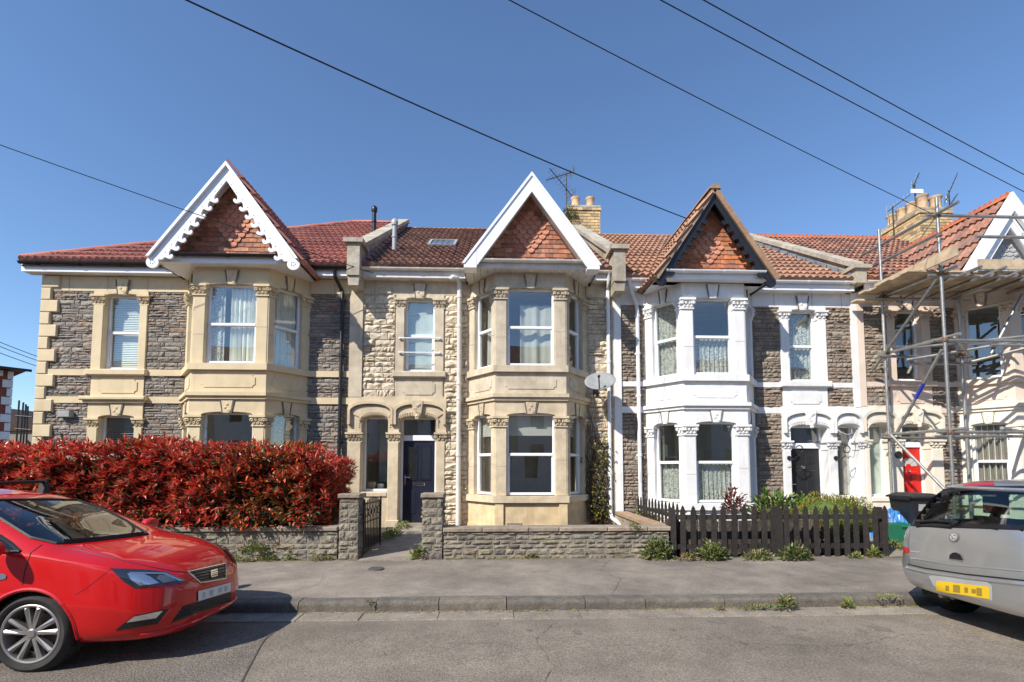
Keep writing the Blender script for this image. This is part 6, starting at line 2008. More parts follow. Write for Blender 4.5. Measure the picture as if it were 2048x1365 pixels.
def seats(t, xs, oy, zb=.45, sign=1):
    for x in xs:
        for dy in (-.36, .36):
            b = MB(); b.cbox(oy + dy - .22, oy + dy + .22, -.06, .06, 0, .58, .04, Matrix.Translation((x, 0, zb)) @ Matrix.Rotation(math.pi / 2, 4, 'Z') @ Matrix.Translation((0, 0, 0)))
            b.v = [(p[0], p[1], p[2]) for p in b.v]
            b.cbox(oy + dy - .12, oy + dy + .12, -.04, .04, .62, .80, .03, Matrix.Translation((x, 0, zb)) @ Matrix.Rotation(math.pi / 2, 4, 'Z'))
            b.obj('seat', 'seat', t)

def red_car():
    t = thing('parked_car', 'glossy red hatchback with ten-spoke alloy wheel parked at the kerb by the hedge', 'car', (-4.6, 4.93, 0))
    T = [  # s, zu, ylow, zlow, ymid, zmid, ysh, zsh, yrf, zrf, zt
        (0.00, .25, .30, .29, .37, .42, .33, .545, .20, .585, .60),
        (0.04, .215, .45, .255, .51, .43, .47, .585, .32, .64, .655),
        (0.12, .20, .575, .245, .63, .45, .59, .645, .42, .71, .725),
        (0.30, .19, .695, .25, .74, .50, .70, .735, .51, .805, .825),
        (0.55, .19, .755, .26, .79, .55, .752, .825, .56, .89, .91),
        (0.85, .19, .772, .265, .802, .58, .765, .895, .56, .955, .975),
        (1.02, .19, .772, .27, .802, .60, .767, .925, .60, 1.01, 1.035),
        (1.45, .19, .772, .27, .802, .62, .768, .955, .585, 1.19, 1.22),
        (1.95, .19, .772, .27, .802, .63, .768, .975, .555, 1.335, 1.375),
        (2.50, .19, .772, .27, .802, .64, .768, .985, .545, 1.39, 1.43),
        (3.30, .19, .770, .27, .800, .66, .765, 1.0, .53, 1.35, 1.395),
        (3.72, .20, .745, .28, .78, .66, .74, 1.0, .50, 1.22, 1.27),
        (3.96, .23, .68, .30, .71, .62, .68, .95, .48, 1.0, 1.02),
        (4.04, .28, .58, .34, .61, .55, .58, .75, .43, .80, .82)]
    B = CarBody(T, -2.62, 4.93, -1)
    wx, wz, wr = -3.63, .312, .315
    wr_x = wx - 2.47
    ws = [(114, 1088), (200, 1081), (295, 1069), (250, 1041), (200, 1016), (153, 1001), (94, 999.5), (0, 1001), (-90, 1006), (-75, 1014), (-40, 1024), (0, 1037), (62, 1076)]
    sw = [(40, 1104), (20, 1086), (0, 1073), (-60, 1050), (-200, 1036), (-330, 1040), (-330, 1108), (-100, 1108), (0, 1106)]
    B.cut_px(ws); B.cut_px(sw, mirror=True)
    B.cut_circle(wx, wz, .352); B.cut_circle(wr_x, wz, .352)
    bo = B.body(t, 'paint_red')
    B.patch(ws, 'windscreen', 'glass_car', t, eps=.003, nx=40)
    B.patch(sw, 'side_window', 'glass_car', t, eps=.003, nx=30, mirror=True)
    # black ceramic border round the screen
    for loop, nm in ((ws, 'screen_seal'), (sw, 'window_seal')):
        B.line(loop + [loop[0]], nm, 'car_trim', t, r=.014, eps=.002, mirror=(loop is sw), n=6)
    hl = [(220, 1137.5), (281, 1139), (331, 1144), (375, 1165.6), (312, 1172), (269, 1177.5), (250, 1166)]
    for o in B.patch(hl, 'headlight', 'lamp_dark', t, eps=.004, nx=24, mirror=True): h0 = o
    B.patch([(254, 1148), (282, 1147), (300, 1155), (318, 1167), (280, 1172), (264, 1162)], 'reflector', 'lamp_chrome', t, eps=.007, nx=12, mirror=True)
    B.patch([(318, 1151), (336, 1152), (352, 1163), (326, 1167), (312, 1158)], 'reflector', 'lamp_glass', t, eps=.007, nx=10, mirror=True)
    B.patch([(258, 1146), (330, 1147), (366, 1163), (356, 1163), (326, 1150), (262, 1149)], 'running_light', 'lamp_chrome', t, eps=.0085, nx=12, mirror=True)
    gr = [(375, 1145), (450, 1128), (451, 1157), (400, 1166)]
    B.patch(gr, 'grille', 'car_gloss', t, eps=.004, nx=16)
    B.line(gr + [gr[0]], 'grille_surround', 'chrome', t, r=.007, eps=.006)
    for k in range(4):
        f_ = (k + .7) / 4.6
        a = (375 + 25 * f_, 1145 + 21 * f_); c = (450, 1128 + 29 * f_)
        B.line([a, c], 'grille_bar', 'car_trim', t, r=.005, eps=.007)
    bd = [(419.5, 1143), (432.5, 1139), (433, 1152), (420, 1156)]
    B.patch(bd, 'badge', 'chrome', t, eps=.013, nx=6)
    for (a, c) in (((422, 1146), (431, 1143.4)), ((422, 1149.6), (431, 1147)), ((422, 1153), (431, 1150.4))):
        B.line([a, c], 'badge_bar', 'car_trim', t, r=.0035, eps=.014, n=4)
    pl = [(394, 1183), (459, 1165.5), (459, 1183), (394, 1203)]
    B.patch(pl, 'number_plate', 'plate_white', t, eps=.012, nx=10)
    for (a, c) in ((402, 408), (416, 424), (434, 441), (446, 452)):
        g = lambda x, u: 1183 - 17.5 * (x - 394) / 65 + u * (20 - 2.5 * (x - 394) / 65)
        B.patch([(a, g(a, .25)), (c, g(c, .25)), (c, g(c, .8)), (a, g(a, .8))], 'plate_character', 'plate_grey', t, eps=.014, nx=3)
    B.patch([(367, 1212), (461, 1184), (461, 1203), (342, 1247)], 'lower_grille', 'car_gloss', t, eps=.003, nx=18)
    for k in range(4):
        f_ = (k + .8) / 5
        B.line([(367 - 25 * f_, 1212 + 35 * f_), (461, 1184 + 19 * f_)], 'grille_bar', 'car_trim', t, r=.006, eps=.006)
    B.patch([(250, 1245), (272, 1231), (341, 1217), (316, 1248), (230, 1262)], 'fog_recess', 'car_gloss', t, eps=.003, nx=16, mirror=True)
    B.patch([(253, 1245), (269, 1233), (325, 1222), (312, 1236)], 'fog_light', 'lamp_chrome', t, eps=.007, nx=12, mirror=True)
    B.line([(62, 1112), (120, 1122), (180, 1131), (222, 1137)], 'wing_crease', 'paint_red', t, r=.012, eps=-.006, mirror=True, n=16)
    B.line([(316, 1248), (341, 1217), (347, 1214)], 'bumper_crease', 'paint_red', t, r=.006, eps=.002)
    B.line([(112, 1090), (150, 1099), (222, 1116), (300, 1134), (345, 1143), (375, 1145)], 'bonnet_gap', 'car_trim', t, r=.0048, eps=-.001, mirror=True)
    B.line([(222, 1139), (195, 1160), (165, 1182), (150, 1190)], 'bumper_gap', 'car_trim', t, r=.003, eps=-.0012, mirror=True)
    B.line([(84, 1090), (62, 1106), (50, 1140), (45, 1170)], 'door_gap', 'car_trim', t, r=.0048, eps=-.001, mirror=True)
    B.patch([(-6, 1150), (6, 1147), (14, 1151), (12, 1158), (-4, 1162)], 'side_repeater', 'lamp_chrome', t, eps=.006, nx=6, mirror=True)
    B.line([(125, 1086), (200, 1080), (285, 1070)], 'wiper', 'car_trim', t, r=.012, eps=.02)
    for x in (wx, wr_x):
        arch_lip(B, t, x, wz, .352, 'paint_red')
        wheel_mesh(t, x, 4.93 - .765, wz, wr, -1); wheel_mesh(t, x, 4.93 + .765, wz, wr, 1)
    # splitter lip
    b = MB(); pts = []
    for y in [-.66 + 1.32 * k / 24 for k in range(25)]:
        h = B.bvh.ray_cast(Vector((0, 4.93 + y, .262)), Vector((-1, 0, 0)))
        if h[0] is not None: pts.append(h[0] + Vector((.004, 0, 0)))
    b.tube(pts, .014, 6); b.obj('bumper_lip', 'paint_red', t, smooth=True)
    # roof bars
    for x in (-4.72, -5.45):
        b = MB(); b.tube([(x, 4.93 - .56, 1.47), (x, 4.93 + .56, 1.47)], .017, 8)
        for sg in (-1, 1):
            b.prism([(4.93 + sg * .50, 1.36), (4.93 + sg * .585, 1.34), (4.93 + sg * .56, 1.475), (4.93 + sg * .53, 1.475)], x - .03, x + .03, 'x')
        b.obj('roof_bar', 'car_trim', t)
    # far-side and near-side mirrors
    for sg in (1, -1):
        c = Vector((-3.86, 4.93 + sg * .90, .985))
        b = MB(); b.lathe([(0, -.06), (.05, -.055), (.08, -.02), (.085, .03), (.07, .05), (0, .05)], 14, (0, 0, 0), 'x', Matrix.Translation(c) @ Matrix.Diagonal((1, 1.25, .8, 1)))
        b.tube([(c.x, c.y - sg * .06, c.z - .02), (c.x + .02, c.y - sg * .16, c.z - .04)], .02, 6)
        m_ = b.obj('wing_mirror', 'paint_red', t, smooth=True)
    b = MB(); b.cbox(4.93 - .70, 4.93 + .70, -.2, .25, .80, .93, .03, Matrix.Translation((-3.75, 0, 0)) @ Matrix.Rotation(math.pi / 2, 4, 'Z')); b.obj('dashboard', 'car_trim', t)
    seats(t, (-4.62,), 4.93)
    w_ = MB(); ctr = Vector((-4.05, 4.93 + .36, .93)); w_.tube([ctr + Vector((.06 * math.sin(a * .524), .18 * math.cos(a * .524), .17 * math.sin(a * .524))) for a in range(13)], .014, 6); w_.obj('steering_wheel', 'car_trim', t)
red_car()

def silver_car():
    oy = 4.88
    t = thing('parked_car', 'silver hatchback seen from behind with yellow rear plate parked before the pink house', 'car', (6.4, oy, 0))
    T = [
        (0.00, .36, .52, .40, .60, .50, .57, .60, .40, .63, .64),
        (0.025, .32, .62, .37, .69, .52, .665, .70, .48, .74, .75),
        (0.07, .29, .70, .35, .755, .53, .71, .84, .55, .93, .955),
        (0.12, .28, .735, .34, .785, .54, .728, .93, .57, 1.05, 1.085),
        (0.22, .27, .76, .33, .80, .56, .738, .97, .575, 1.23, 1.27),
        (0.32, .26, .772, .32, .805, .57, .745, .985, .57, 1.345, 1.40),
        (0.42, .26, .775, .32, .805, .58, .748, .99, .565, 1.39, 1.465),
        (0.60, .25, .778, .31, .805, .58, .75, .99, .565, 1.42, 1.495),
        (1.40, .22, .778, .29, .805, .60, .752, .98, .57, 1.43, 1.505),
        (2.20, .22, .778, .29, .805, .60, .752, .95, .57, 1.34, 1.39),
        (2.85, .22, .775, .29, .80, .58, .74, .90, .60, 1.0, 1.02),
        (3.50, .22, .74, .29, .77, .53, .70, .78, .50, .82, .84),
        (3.80, .24, .55, .30, .58, .46, .54, .60, .35, .64, .65)]
    B = CarBody(T, 4.62, oy, 1)
    wx, wz, wr = 4.62 + .62, .29, .292
    rw_ = [(1813, 1051), (1824, 1026), (1848, 998), (1880, 981), (1926, 976), (2048, 974), (2135, 976), (2150, 1062), (2048, 1059), (1900, 1054)]
    B.cut_px(rw_)
    B.cut_circle(wx, wz, .335); B.cut_circle(wx + 2.49, wz, .335)
    # side windows through the flanks
    flank = {}
    for i, c in enumerate(B.cen):
        sx = c.x - 4.62
        if abs(c.y - oy) > .5 and 1.02 < c.z < 1.33 and (.55 < sx < 1.1 or 1.2 < sx < 2.3 - (c.z - 1.02) * 1.2):
            B.dead.add(i); flank.setdefault((c.y > oy, sx > 1.15), []).append(i)
    bo = B.body(t, 'paint_silver')
    for ids in flank.values():
        g = MB(); g.v = [tuple(p) for p in B.v]; g.f = [B.f[i] for i in ids]
        used = sorted({k for q in g.f for k in q}); mp = {k: n for n, k in enumerate(used)}
        g.v = [g.v[k] for k in used]; g.f = [tuple(mp[k] for k in q) for q in g.f]
        me = g.mesh('side_window'); me.shade_smooth(); put('side_window', me, 'glass_car', t)
    B.patch(rw_, 'rear_window', 'glass_car', t, eps=.004, nx=34)
    # black printed border of the tailgate glass
    inner = [(1860, 1042), (1872, 1010), (1896, 992), (1930, 985), (2040, 984), (2046, 990), (2046, 1045), (2035, 1050), (1900, 1046)]
    def ring(o_, i_):
        n = len(o_)
        return o_
    for (a, c) in (([(1813, 1051), (1824, 1026), (1838, 1009), (1850, 1009), (1838, 1026), (1828, 1051)], 'glass_border'), ([(1813, 1051), (1900, 1054), (2048, 1059), (2150, 1062), (2150, 1055), (2048, 1051), (1900, 1047), (1815, 1045)], 'glass_border'),
                   ([(1880, 981), (1926, 976), (2048, 974), (2135, 976), (2135, 983), (2048, 981), (1926, 983), (1884, 988)], 'glass_border')):
        B.patch(a, c, 'car_gloss', t, eps=.006, nx=20)
    B.line(rw_ + [rw_[0]], 'window_seal', 'car_trim', t, r=.010, eps=.002, n=6)
    B.patch([(1926, 968), (1987, 965), (1990, 971.5), (1928, 975)], 'brake_light', 'lamp_red', t, eps=.006, nx=8)
    # spoiler lip over the glass
    pts = []
    for y in [-.52 + 1.04 * k / 20 for k in range(21)]:
        h = B.bvh.ray_cast(Vector((3, oy + y, 1.405)), Vector((1, 0, 0)))
        if h[0] is not None: pts.append(h[0] + Vector((-.01, 0, .0)))
    if len(pts) > 2:
        b = MB(); b.tube(pts, .022, 6); b.obj('spoiler_lip', 'paint_silver', t, smooth=True)
    B.line([(1815, 1052), (1900, 1055.5), (2048, 1060.5), (2150, 1064)], 'tailgate_edge', 'car_trim', t, r=.004, eps=0)
    B.line([(1816, 1129), (1850, 1137), (1931, 1149), (2048, 1161.5), (2150, 1172)], 'bumper_gap', 'car_trim', t, r=.008, eps=-.002)
    B.line([(1820, 1052), (1817, 1090), (1819, 1128)], 'tailgate_edge', 'car_trim', t, r=.003, eps=-.001)
    B.line([(1813, 1136), (1850, 1145), (1931, 1157), (2048, 1170), (2150, 1181)], 'bumper_ledge', 'paint_silver', t, r=.022, eps=-.008, n=20)
    B.line([(1822, 1117), (1900, 1130), (2048, 1143), (2150, 1152)], 'tailgate_crease', 'paint_silver', t, r=.014, eps=-.007, n=20)
    B.patch([(1857.7, 1152.6), (1866, 1151), (1975, 1164), (1985, 1172), (1986, 1202), (1874, 1183)], 'plate_recess', 'pvc_grey', t, eps=.004, nx=14)
    B.patch([(1874, 1161.5), (1981, 1174), (1981, 1199), (1874, 1182)], 'number_plate', 'plate_yellow', t, eps=.009, nx=14)
    for (a, c, u0, u1) in ((1893, 1900, .35, .8), (1908, 1922, .2, .85), (1931, 1938, .3, .75), (1945, 1954, .35, .7), (1955, 1966, .2, .85)):
        g = lambda x, u: 1161.5 + 12.5 * (x - 1874) / 107 + u * (20.5 + 4.5 * (x - 1874) / 107)
        B.patch([(a, g(a, u0)), (c, g(c, u0)), (c, g(c, u1)), (a, g(a, u1))], 'plate_character', 'plate_mark', t, eps=.011, nx=4)
    cir = lambda r_: [(1909 + r_ * math.cos(k * math.pi / 8), 1075 + r_ * 1.02 * math.sin(k * math.pi / 8)) for k in range(16)]
    B.patch(cir(9.7), 'badge', 'chrome', t, eps=.010, nx=10)
    B.patch(cir(7.0), 'badge_field', 'pvc_grey', t, eps=.012, nx=8)
    B.line([(1904, 1071), (1908, 1075), (1906, 1079), (1912, 1078), (1914, 1072), (1909, 1071)], 'badge_figure', 'chrome', t, r=.004, eps=.014, n=4)
    hd = [(1900, 1118), (1901, 1111), (1906, 1106.5), (1914, 1105.5), (1922, 1110), (1928, 1121.5)]
    B.patch(hd, 'handle', 'car_gloss', t, eps=.010, nx=10)
    B.line([(1900, 1119), (1928, 1122.5)], 'handle_trim', 'chrome', t, r=.006, eps=.008)
    B.patch([(1807, 1096), (1818, 1096.5), (1818.5, 1107), (1808, 1105.5)], 'tail_light', 'lamp_red', t, eps=.006, nx=8)
    B.patch([(1806, 1062), (1812, 1062), (1817, 1095), (1807, 1095)], 'tail_light', 'paint_silver', t, eps=.006, nx=6)
    for k in range(5):
        x = 1822 + k * 4.0
        B.line([(x, 1102 + k * .6), (x + 2.4, 1104 + k * .6)], 'lettering', 'chrome', t, r=.004, eps=.004, n=3)
    B.line([(1838, 1046), (1870, 1044), (1913, 1047.5)], 'wiper', 'car_trim', t, r=.011, eps=.03)
    b = MB()
    h = B.hit(1913, 1048)
    if h: b.lathe([(0, -.03), (.03, -.02), (.03, .01), (0, .02)], 10, tuple(h[0] + h[1] * .03), 'x'); b.obj('wiper_pivot', 'car_trim', t)
    for x in (wx, wx + 2.49):
        arch_lip(B, t, x, wz, .335, 'paint_silver')
        wheel_mesh(t, x, oy - .765, wz, wr, -1, True, .62); wheel_mesh(t, x, oy + .765, wz, wr, 1, False, .62)
    b = MB(); b.tube([(4.86, oy + .34, .27), (4.74, oy + .34, .265)], .026, 12); b.tube([(4.86, oy + .34, .27), (5.3, oy + .32, .30)], .05, 10); b.obj('exhaust', 'galv', t)
    seats(t, (5.45, 6.35), oy, .50)
    b = MB(); b.cbox(oy - .55, oy + .55, -.05, .25, .95, .98, .01, Matrix.Translation((5.18, 0, 0)) @ Matrix.Rotation(math.pi / 2, 4, 'Z')); b.obj('parcel_shelf', 'seat', t)
silver_car()
# ------------------------------------------------------------------ chimneys
def chimney(H, x0, x1, y0, y1, z0, z1, pots, name='chimney', rowh=.105, bl=.27, seed=1):
    r = random.Random(seed)
    b = MB(); b.box(x0 + .02, x1 - .02, y0 + .02, y1 - .02, z0 - .6, z1 - .02); c = b.obj(name, 'mortar_dark', H)
    k = 0; z = z0
    while z < z1 - .02:
        proud = .035 if z > z1 - 2.2 * rowh and z < z1 - .9 * rowh else 0
        for (ax, a0, a1, fixed) in (('x', x0, x1, y0), ('y', y0, y1, x0)):
            u = a0 - (bl / 2 if k % 2 else 0)
            while u < a1 - .03:
                s0, s1 = max(u, a0), min(u + bl, a1)
                if s1 - s0 > .05:
                    q = MB(); h = min(rowh, z1 - z)
                    if ax == 'x':
                        q.cbox(s0 + .005 - proud, s1 - .005 + proud, fixed - proud - .004 * r.random(), fixed + .1, z + .006, z + h - .006, .006)
                    else:
                        q.box(fixed - proud - .004 * r.random(), fixed + .03, s0 + .005, s1 - .005, z + .006, z + h - .006)
                    q.obj('brick', 'brick_yellow', c)
                u += bl
        z += rowh; k += 1
    q = MB(); q.box(x0 - .01, x1 + .01, y0 - .01, y1 + .01, z1 - .015, z1 + .05); q.obj('flaunching', 'coping', c)
    for (x, y, h, rr) in pots:
        q = MB(); q.lathe([(rr * 1.12, 0), (rr * 1.12, .05), (rr * .96, .07), (rr * .9, h - .12), (rr * 1.0, h - .09), (rr * 1.12, h - .06), (rr * 1.14, h - .01), (rr * .9, h), (rr * .8, h - .05)], 18, (x, y, z1 + .04))
        q.obj('chimney_pot', 'pot', c, smooth=True)
    return c
chimney(H2, 2.60, 3.75, 16.85, 17.5, 9.75, 10.74, [(2.92, 17.1, .40, .15), (3.44, 17.1, .40, .15)], seed=2)
bush('ivy_tuft', 'small dark ivy tuft clinging to the left corner of the yellow-brick chimney', (2.66, 16.75, 10.25), (.26, .1, .5), 260, .08, ['leaf_dark', 'leaf_green'], 'plant', 3, 33)
chimney(H4, 14.50, 15.66, 15.95, 17.65, 9.1, 10.42, [(14.80, 17.45, .5, .17), (14.80, 17.0, .5, .17), (14.82, 16.6, .5, .17), (14.85, 16.2, .56, .17), (15.32, 16.2, .52, .18)], seed=3)

# ------------------------------------------------------------------ aerials
def aerial(label, base, h, booms, mat_='galv'):
    t = thing('tv_aerial', label, 'aerial', base)
    base = Vector(base)
    b = MB(); b.tube([base, base + Vector((0, 0, h))], .022, 6); b.obj('mast', 'iron', t)
    for (z, d, L, n, el) in booms:
        d = Vector(d).normalized(); p = base + Vector((0, 0, z))
        side = d.cross(Vector((0, 0, 1))).normalized() if el != 'v' else Vector((0, 0, 1))
        b = MB(); b.tube([p - d * L * .25, p + d * L * .75], .014, 5); b.obj('boom', 'iron', t)
        for k in range(n):
            q = p - d * L * .25 + d * L * (k + .3) / n
            w_ = .17 + .10 * (1 - k / n)
            b = MB(); b.tube([q - side * w_, q + side * w_], .009, 4); b.obj('element', mat_, t)
        q = p - d * L * .22
        b = MB()
        for zz in (-.12, -.04, .04, .12):
            b.tube([q - side * .25 + Vector((0, 0, zz)), q + side * .25 + Vector((0, 0, zz))], .008, 4)
        b.tube([q - Vector((0, 0, .13)), q + Vector((0, 0, .13))], .01, 4)
        b.obj('reflector', mat_, t)
aerial('ladder-like tv aerial beside the small yellow-brick chimney', (2.58, 17.0, 10.0), 2.05, [(2.0, (-1, -.2, -.45), 1.1, 8, 'h'), (1.45, (-.9, -.5, .75), 1.2, 9, 'h')])
p_ = at(1788, 470, 17.0); aerial('small bushy tv aerial, leftmost above the large chimney stack', (p_.x, 17.0, p_.z - .3), 1.35, [(1.3, (.6, -.6, .5), .8, 7, 'h')], 'pvc')
p_ = at(1833, 440, 16.6); aerial('tv aerial with a flat white panel, middle one above the large stack', (p_.x, 16.6, p_.z - .3), 1.65, [(1.62, (.25, -.3, .9), .5, 3, 'h')])
b = MB(); b.box(p_.x - .22, p_.x + .22, 16.5, 16.53, p_.z + .93, p_.z + 1.07); b.obj('panel_antenna', 'pvc', bpy.data.objects['tv_aerial.002'])
p_ = at(1901, 440, 16.2); aerial('tall tv aerial with raised arms, rightmost above the large stack', (p_.x, 16.2, p_.z - .3), 1.35, [(1.25, (.35, -.2, 1.0), .95, 6, 'h'), (.8, (.5, -.2, .9), .6, 5, 'h')])

# ------------------------------------------------------------------ overhead cables
def cable(label, a, c, r=.012, sag=.12, n=14):
    a, c = Vector(a), Vector(c)
    b = MB(); b.tube([a + (c - a) * (k / n) - Vector((0, 0, sag * 4 * (k / n) * (1 - k / n))) for k in range(n + 1)], r, 6)
    b.obj('overhead_cable', 'cable', None, smooth=True, label=label, category='cable', group='overhead cables')
cable('thick black cable crossing the sky to the black fretted gable', at(1372, 437, 10.35), at(120, -118, 5.0), .0105, .10)
cable('black cable from top centre down to the large chimney stack', at(1905, 447, 16.5), at(900, -62, 8.0), .0105, .10)
cable('lower of the two cables across the top right corner', at(2200, 460, 12.0), at(1180, -76, 6.0), .0085, .06)
cable('upper of the two cables across the top right corner', at(2200, 428, 11.0), at(1260, -82, 6.0), .0085, .06)
cable('thin cable from the left edge past the white fretted gable', at(748, 547, 11.22), at(-160, 232, 8.5), .008, .05)
for k, (y0, y1) in enumerate(((683, 716), (692, 724), (706, 735))):
    cable(('highest', 'middle', 'lowest')[k] + ' of the three thin cables beyond the corner house', at(100, y1 + 6, 24), at(-60, y0 - 24, 20), .014, .05)

# ------------------------------------------------------------------ satellite dish
t = thing('satellite_dish', 'round grey satellite dish fixed beside the bay of the middle house', 'satellite dish', (2.42, 11.3, 3.4))
dm_ = Matrix.Translation((2.40, 11.02, 3.50)) @ Vector((-.18, -.62, .62)).to_track_quat('Z', 'Y').to_matrix().to_4x4()
b = MB(); vs = []; fs = []
n, mR = 28, 6
for k in range(mR + 1):
    for a in range(n):
        rr_ = .345 * k / mR
        vs.append((rr_ * math.cos(a * 6.2832 / n), rr_ * .92 * math.sin(a * 6.2832 / n), .55 * rr_ * rr_))
for k in range(mR):
    for a in range(n):
        fs.append((k * n + a, k * n + (a + 1) % n, (k + 1) * n + (a + 1) % n, (k + 1) * n + a))
b.add(vs, fs, dm_); m_ = b.obj('reflector', 'dish', t, smooth=True, fix=False)
md = m_.modifiers.new('thick', 'SOLIDIFY'); md.thickness = .012
b = MB(); b.tube([dm_ @ Vector((0, -.30, .05)), dm_ @ Vector((0, -.22, .34))], .014, 6); b.tube([dm_ @ Vector((0, -.22, .34)), dm_ @ Vector((0, -.14, .30))], .03, 8); b.obj('feed_arm', 'iron', t)
b = MB(); b.tube([dm_ @ Vector((0, 0, -.02)), (2.42, YF - .03, 3.36)], .02, 6); b.box(2.36, 2.48, YF - .06, YF - .02, 3.28, 3.44); b.obj('bracket', 'iron', t)

# ------------------------------------------------------------------ scaffold
t = thing('scaffold', 'galvanised tube scaffold with timber boards in front of the pink house', 'scaffold', (10.6, 10.4, .15))
rsf = random.Random(3)
def tube_(a, c, name='scaffold_tube', r=.033, m='galv'):
    b = MB(); b.tube([a, c], r, 10); return b.obj(name, m, t, smooth=True)
def coupler(p):
    b = MB(); b.cbox(p[0] - .045, p[0] + .045, p[1] - .05, p[1] + .05, p[2] - .04, p[2] + .04, .012); b.box(p[0] + .03, p[0] + .07, p[1] - .02, p[1] + .02, p[2] - .015, p[2] + .015); b.obj('coupler', 'rust', t)
A, Bp = (9.22, 9.72), (9.10, 11.13)
zp = 5.70
for (p, z1) in ((A, 7.22), (Bp, 7.22), ((11.35, 9.74), 7.1), ((10.78, 10.96), 5.9), ((13.3, 9.74), 7.1)):
    tube_((p[0], p[1], .16), (p[0], p[1], z1), 'standard')
    b = MB(); b.box(p[0] - .075, p[0] + .075, p[1] - .075, p[1] + .075, .15, .165); b.obj('base_plate', 'rust', t)
    for z in (2.33, 4.22, zp - .1):
        coupler((p[0], p[1], z))
for p in (A, (11.35, 9.74)):
    for z in (6.42, 6.84): coupler((p[0], p[1], z))
for z in (2.33, 4.22, zp - .12):
    tube_((9.0, A[1] + .05, z), (14.2, A[1] + .05, z + .01), 'ledger'); tube_((8.9, Bp[1] - .05, z - .04), (11.2, Bp[1] - .05, z - .04), 'ledger')
    tube_((Bp[0] + .05, Bp[1] + .25, z + .05), (A[0] + .05, A[1] - .3, z + .05), 'transom')
tube_((9.0, A[1] + .03, 6.86), (14.2, A[1] + .03, 6.84), 'guard_rail'); tube_((10.05, A[1] + .03, 6.42), (14.2, A[1] + .03, 6.41), 'guard_rail')
tube_((9.13, 11.75, 6.86), (9.19, 9.22, 6.86), 'guard_rail'); tube_((9.11, 11.75, 6.44), (9.2, 9.70, 6.44), 'guard_rail')
x = 9.35
while x < 14:
    tube_((x + .26, 9.55, zp - .14), (x + .26, 11.3 if x < 10.8 else 10.7, zp - .14), 'transom')
    tube_((x, 9.5, zp - .03), (x, 11.45 if x < 11 else 10.75, zp - .03), 'transom'); coupler((x, A[1] + .05, zp - .08)); x += .52
for k in range(6):
    y = 9.86 + k * .235
    x = 8.66 + rsf.uniform(-.05, .08)
    while x < 13.6:
        L = rsf.uniform(2.2, 3.4)
        xe = min(x + L, 13.8)
        if y > 10.7 and x > 11: break
        if y > 10.7: xe = min(xe, 11.15)
        b = MB(); b.box(x + .004, xe - .004, y, y + .222, zp + .0, zp + .038); b.obj('scaffold_board', 'board', t); x = xe
b = MB(); b.box(9.02, 9.06, 9.15, 11.25, zp + .04, zp + .255); b.obj('toe_board', 'board', t)
b = MB(); b.box(10.12, 13.8, 9.78, 9.82, zp + .04, zp + .255); b.obj('toe_board', 'board', t)
b = MB(); b.box(8.55, 9.5, 11.22, 11.42, zp - .16, zp - .12); b.obj('scaffold_board', 'board', t)
b1 = (A[0] - .05, A[1] + .02)
tube_((A[0] - .05, A[1] + .05, 5.50), (Bp[0] - .05, Bp[1] - .05 + .35, 3.95), 'brace')
q0, q1 = Vector((A[0] - .05, A[1] + .02, 4.02)), Vector((Bp[0] + .12, Bp[1] - .1, 2.42))
tube_(q0, q1, 'brace'); tube_(q0 + (q1 - q0) * .38, q0 + (q1 - q0) * .56, 'tape_wrap', .0355, 'blue_tape')
tube_((Bp[0] + .0, Bp[1] - .05, 2.36), (A[0] - .03, A[1] + .0, 1.02), 'brace')
for q_ in (((9.2, 11.0, 4.32), (11.9, 9.9, 4.44)), ((10.4, 9.8, 2.42), (12.2, 10.9, 2.4)), ((9.4, 10.25, 2.27), (13.2, 10.2, 2.29)), ((10.9, 10.9, 4.02), (12.7, 9.85, 4.5)), ((9.6, 11.05, 4.0), (11.2, 11.05, 4.02)), ((10.2, 9.72, 4.12), (13.8, 9.7, 4.10)), ((11.6, 10.3, 5.4), (10.9, 10.4, 4.1))):
    tube_(*q_, 'ledger')
tube_((10.9, 10.9, 4.15), (9.6, 9.9, 4.35), 'brace'); tube_((9.5, 11.0, 4.08), (11.6, 10.0, 4.36), 'brace')

# ------------------------------------------------------------------ bin, recycling box, blue sheet
t = thing('wheelie_bin', 'black wheelie bin with closed lid beside the red door, partly behind the silver car', 'bin', (8.35, 9.6, .2))
bx0, bx1, by0, by1 = 8.07, 8.62, 9.35, 9.95
b = MB(); b.add([(bx0 + .05, by0 + .06, .22), (bx1 - .05, by0 + .06, .22), (bx1 - .05, by1 - .06, .22), (bx0 + .05, by1 - .06, .22), (bx0, by0, 1.02), (bx1, by0, 1.02), (bx1, by1, 1.02), (bx0, by1, 1.02)], [(3, 2, 1, 0), (4, 5, 6, 7), (0, 1, 5, 4), (1, 2, 6, 5), (2, 3, 7, 6), (3, 0, 4, 7)]); b.obj('bin_body', 'black_plastic', t)
b = MB(); b.cbox(bx0 - .04, bx1 + .03, by0 - .05, by1 + .04, 1.02, 1.06, .012); b.add([(bx0 - .03, by0 - .04, 1.06), (bx1 + .02, by0 - .04, 1.06), (bx1 + .02, by1 + .03, 1.06), (bx0 - .03, by1 + .03, 1.06), (bx0 + .08, by0 + .1, 1.11), (bx1 - .08, by0 + .1, 1.11), (bx1 - .08, by1 - .08, 1.12), (bx0 + .08, by1 - .08, 1.12)], [(4, 5, 6, 7), (0, 1, 5, 4), (1, 2, 6, 5), (2, 3, 7, 6), (3, 0, 4, 7)]); b.obj('lid', 'black_plastic', t)
b = MB(); b.box(bx0 - .045, bx0 - .01, by0 + .05, by1 - .05, .99, 1.02); b.obj('handle', 'black_plastic', t)
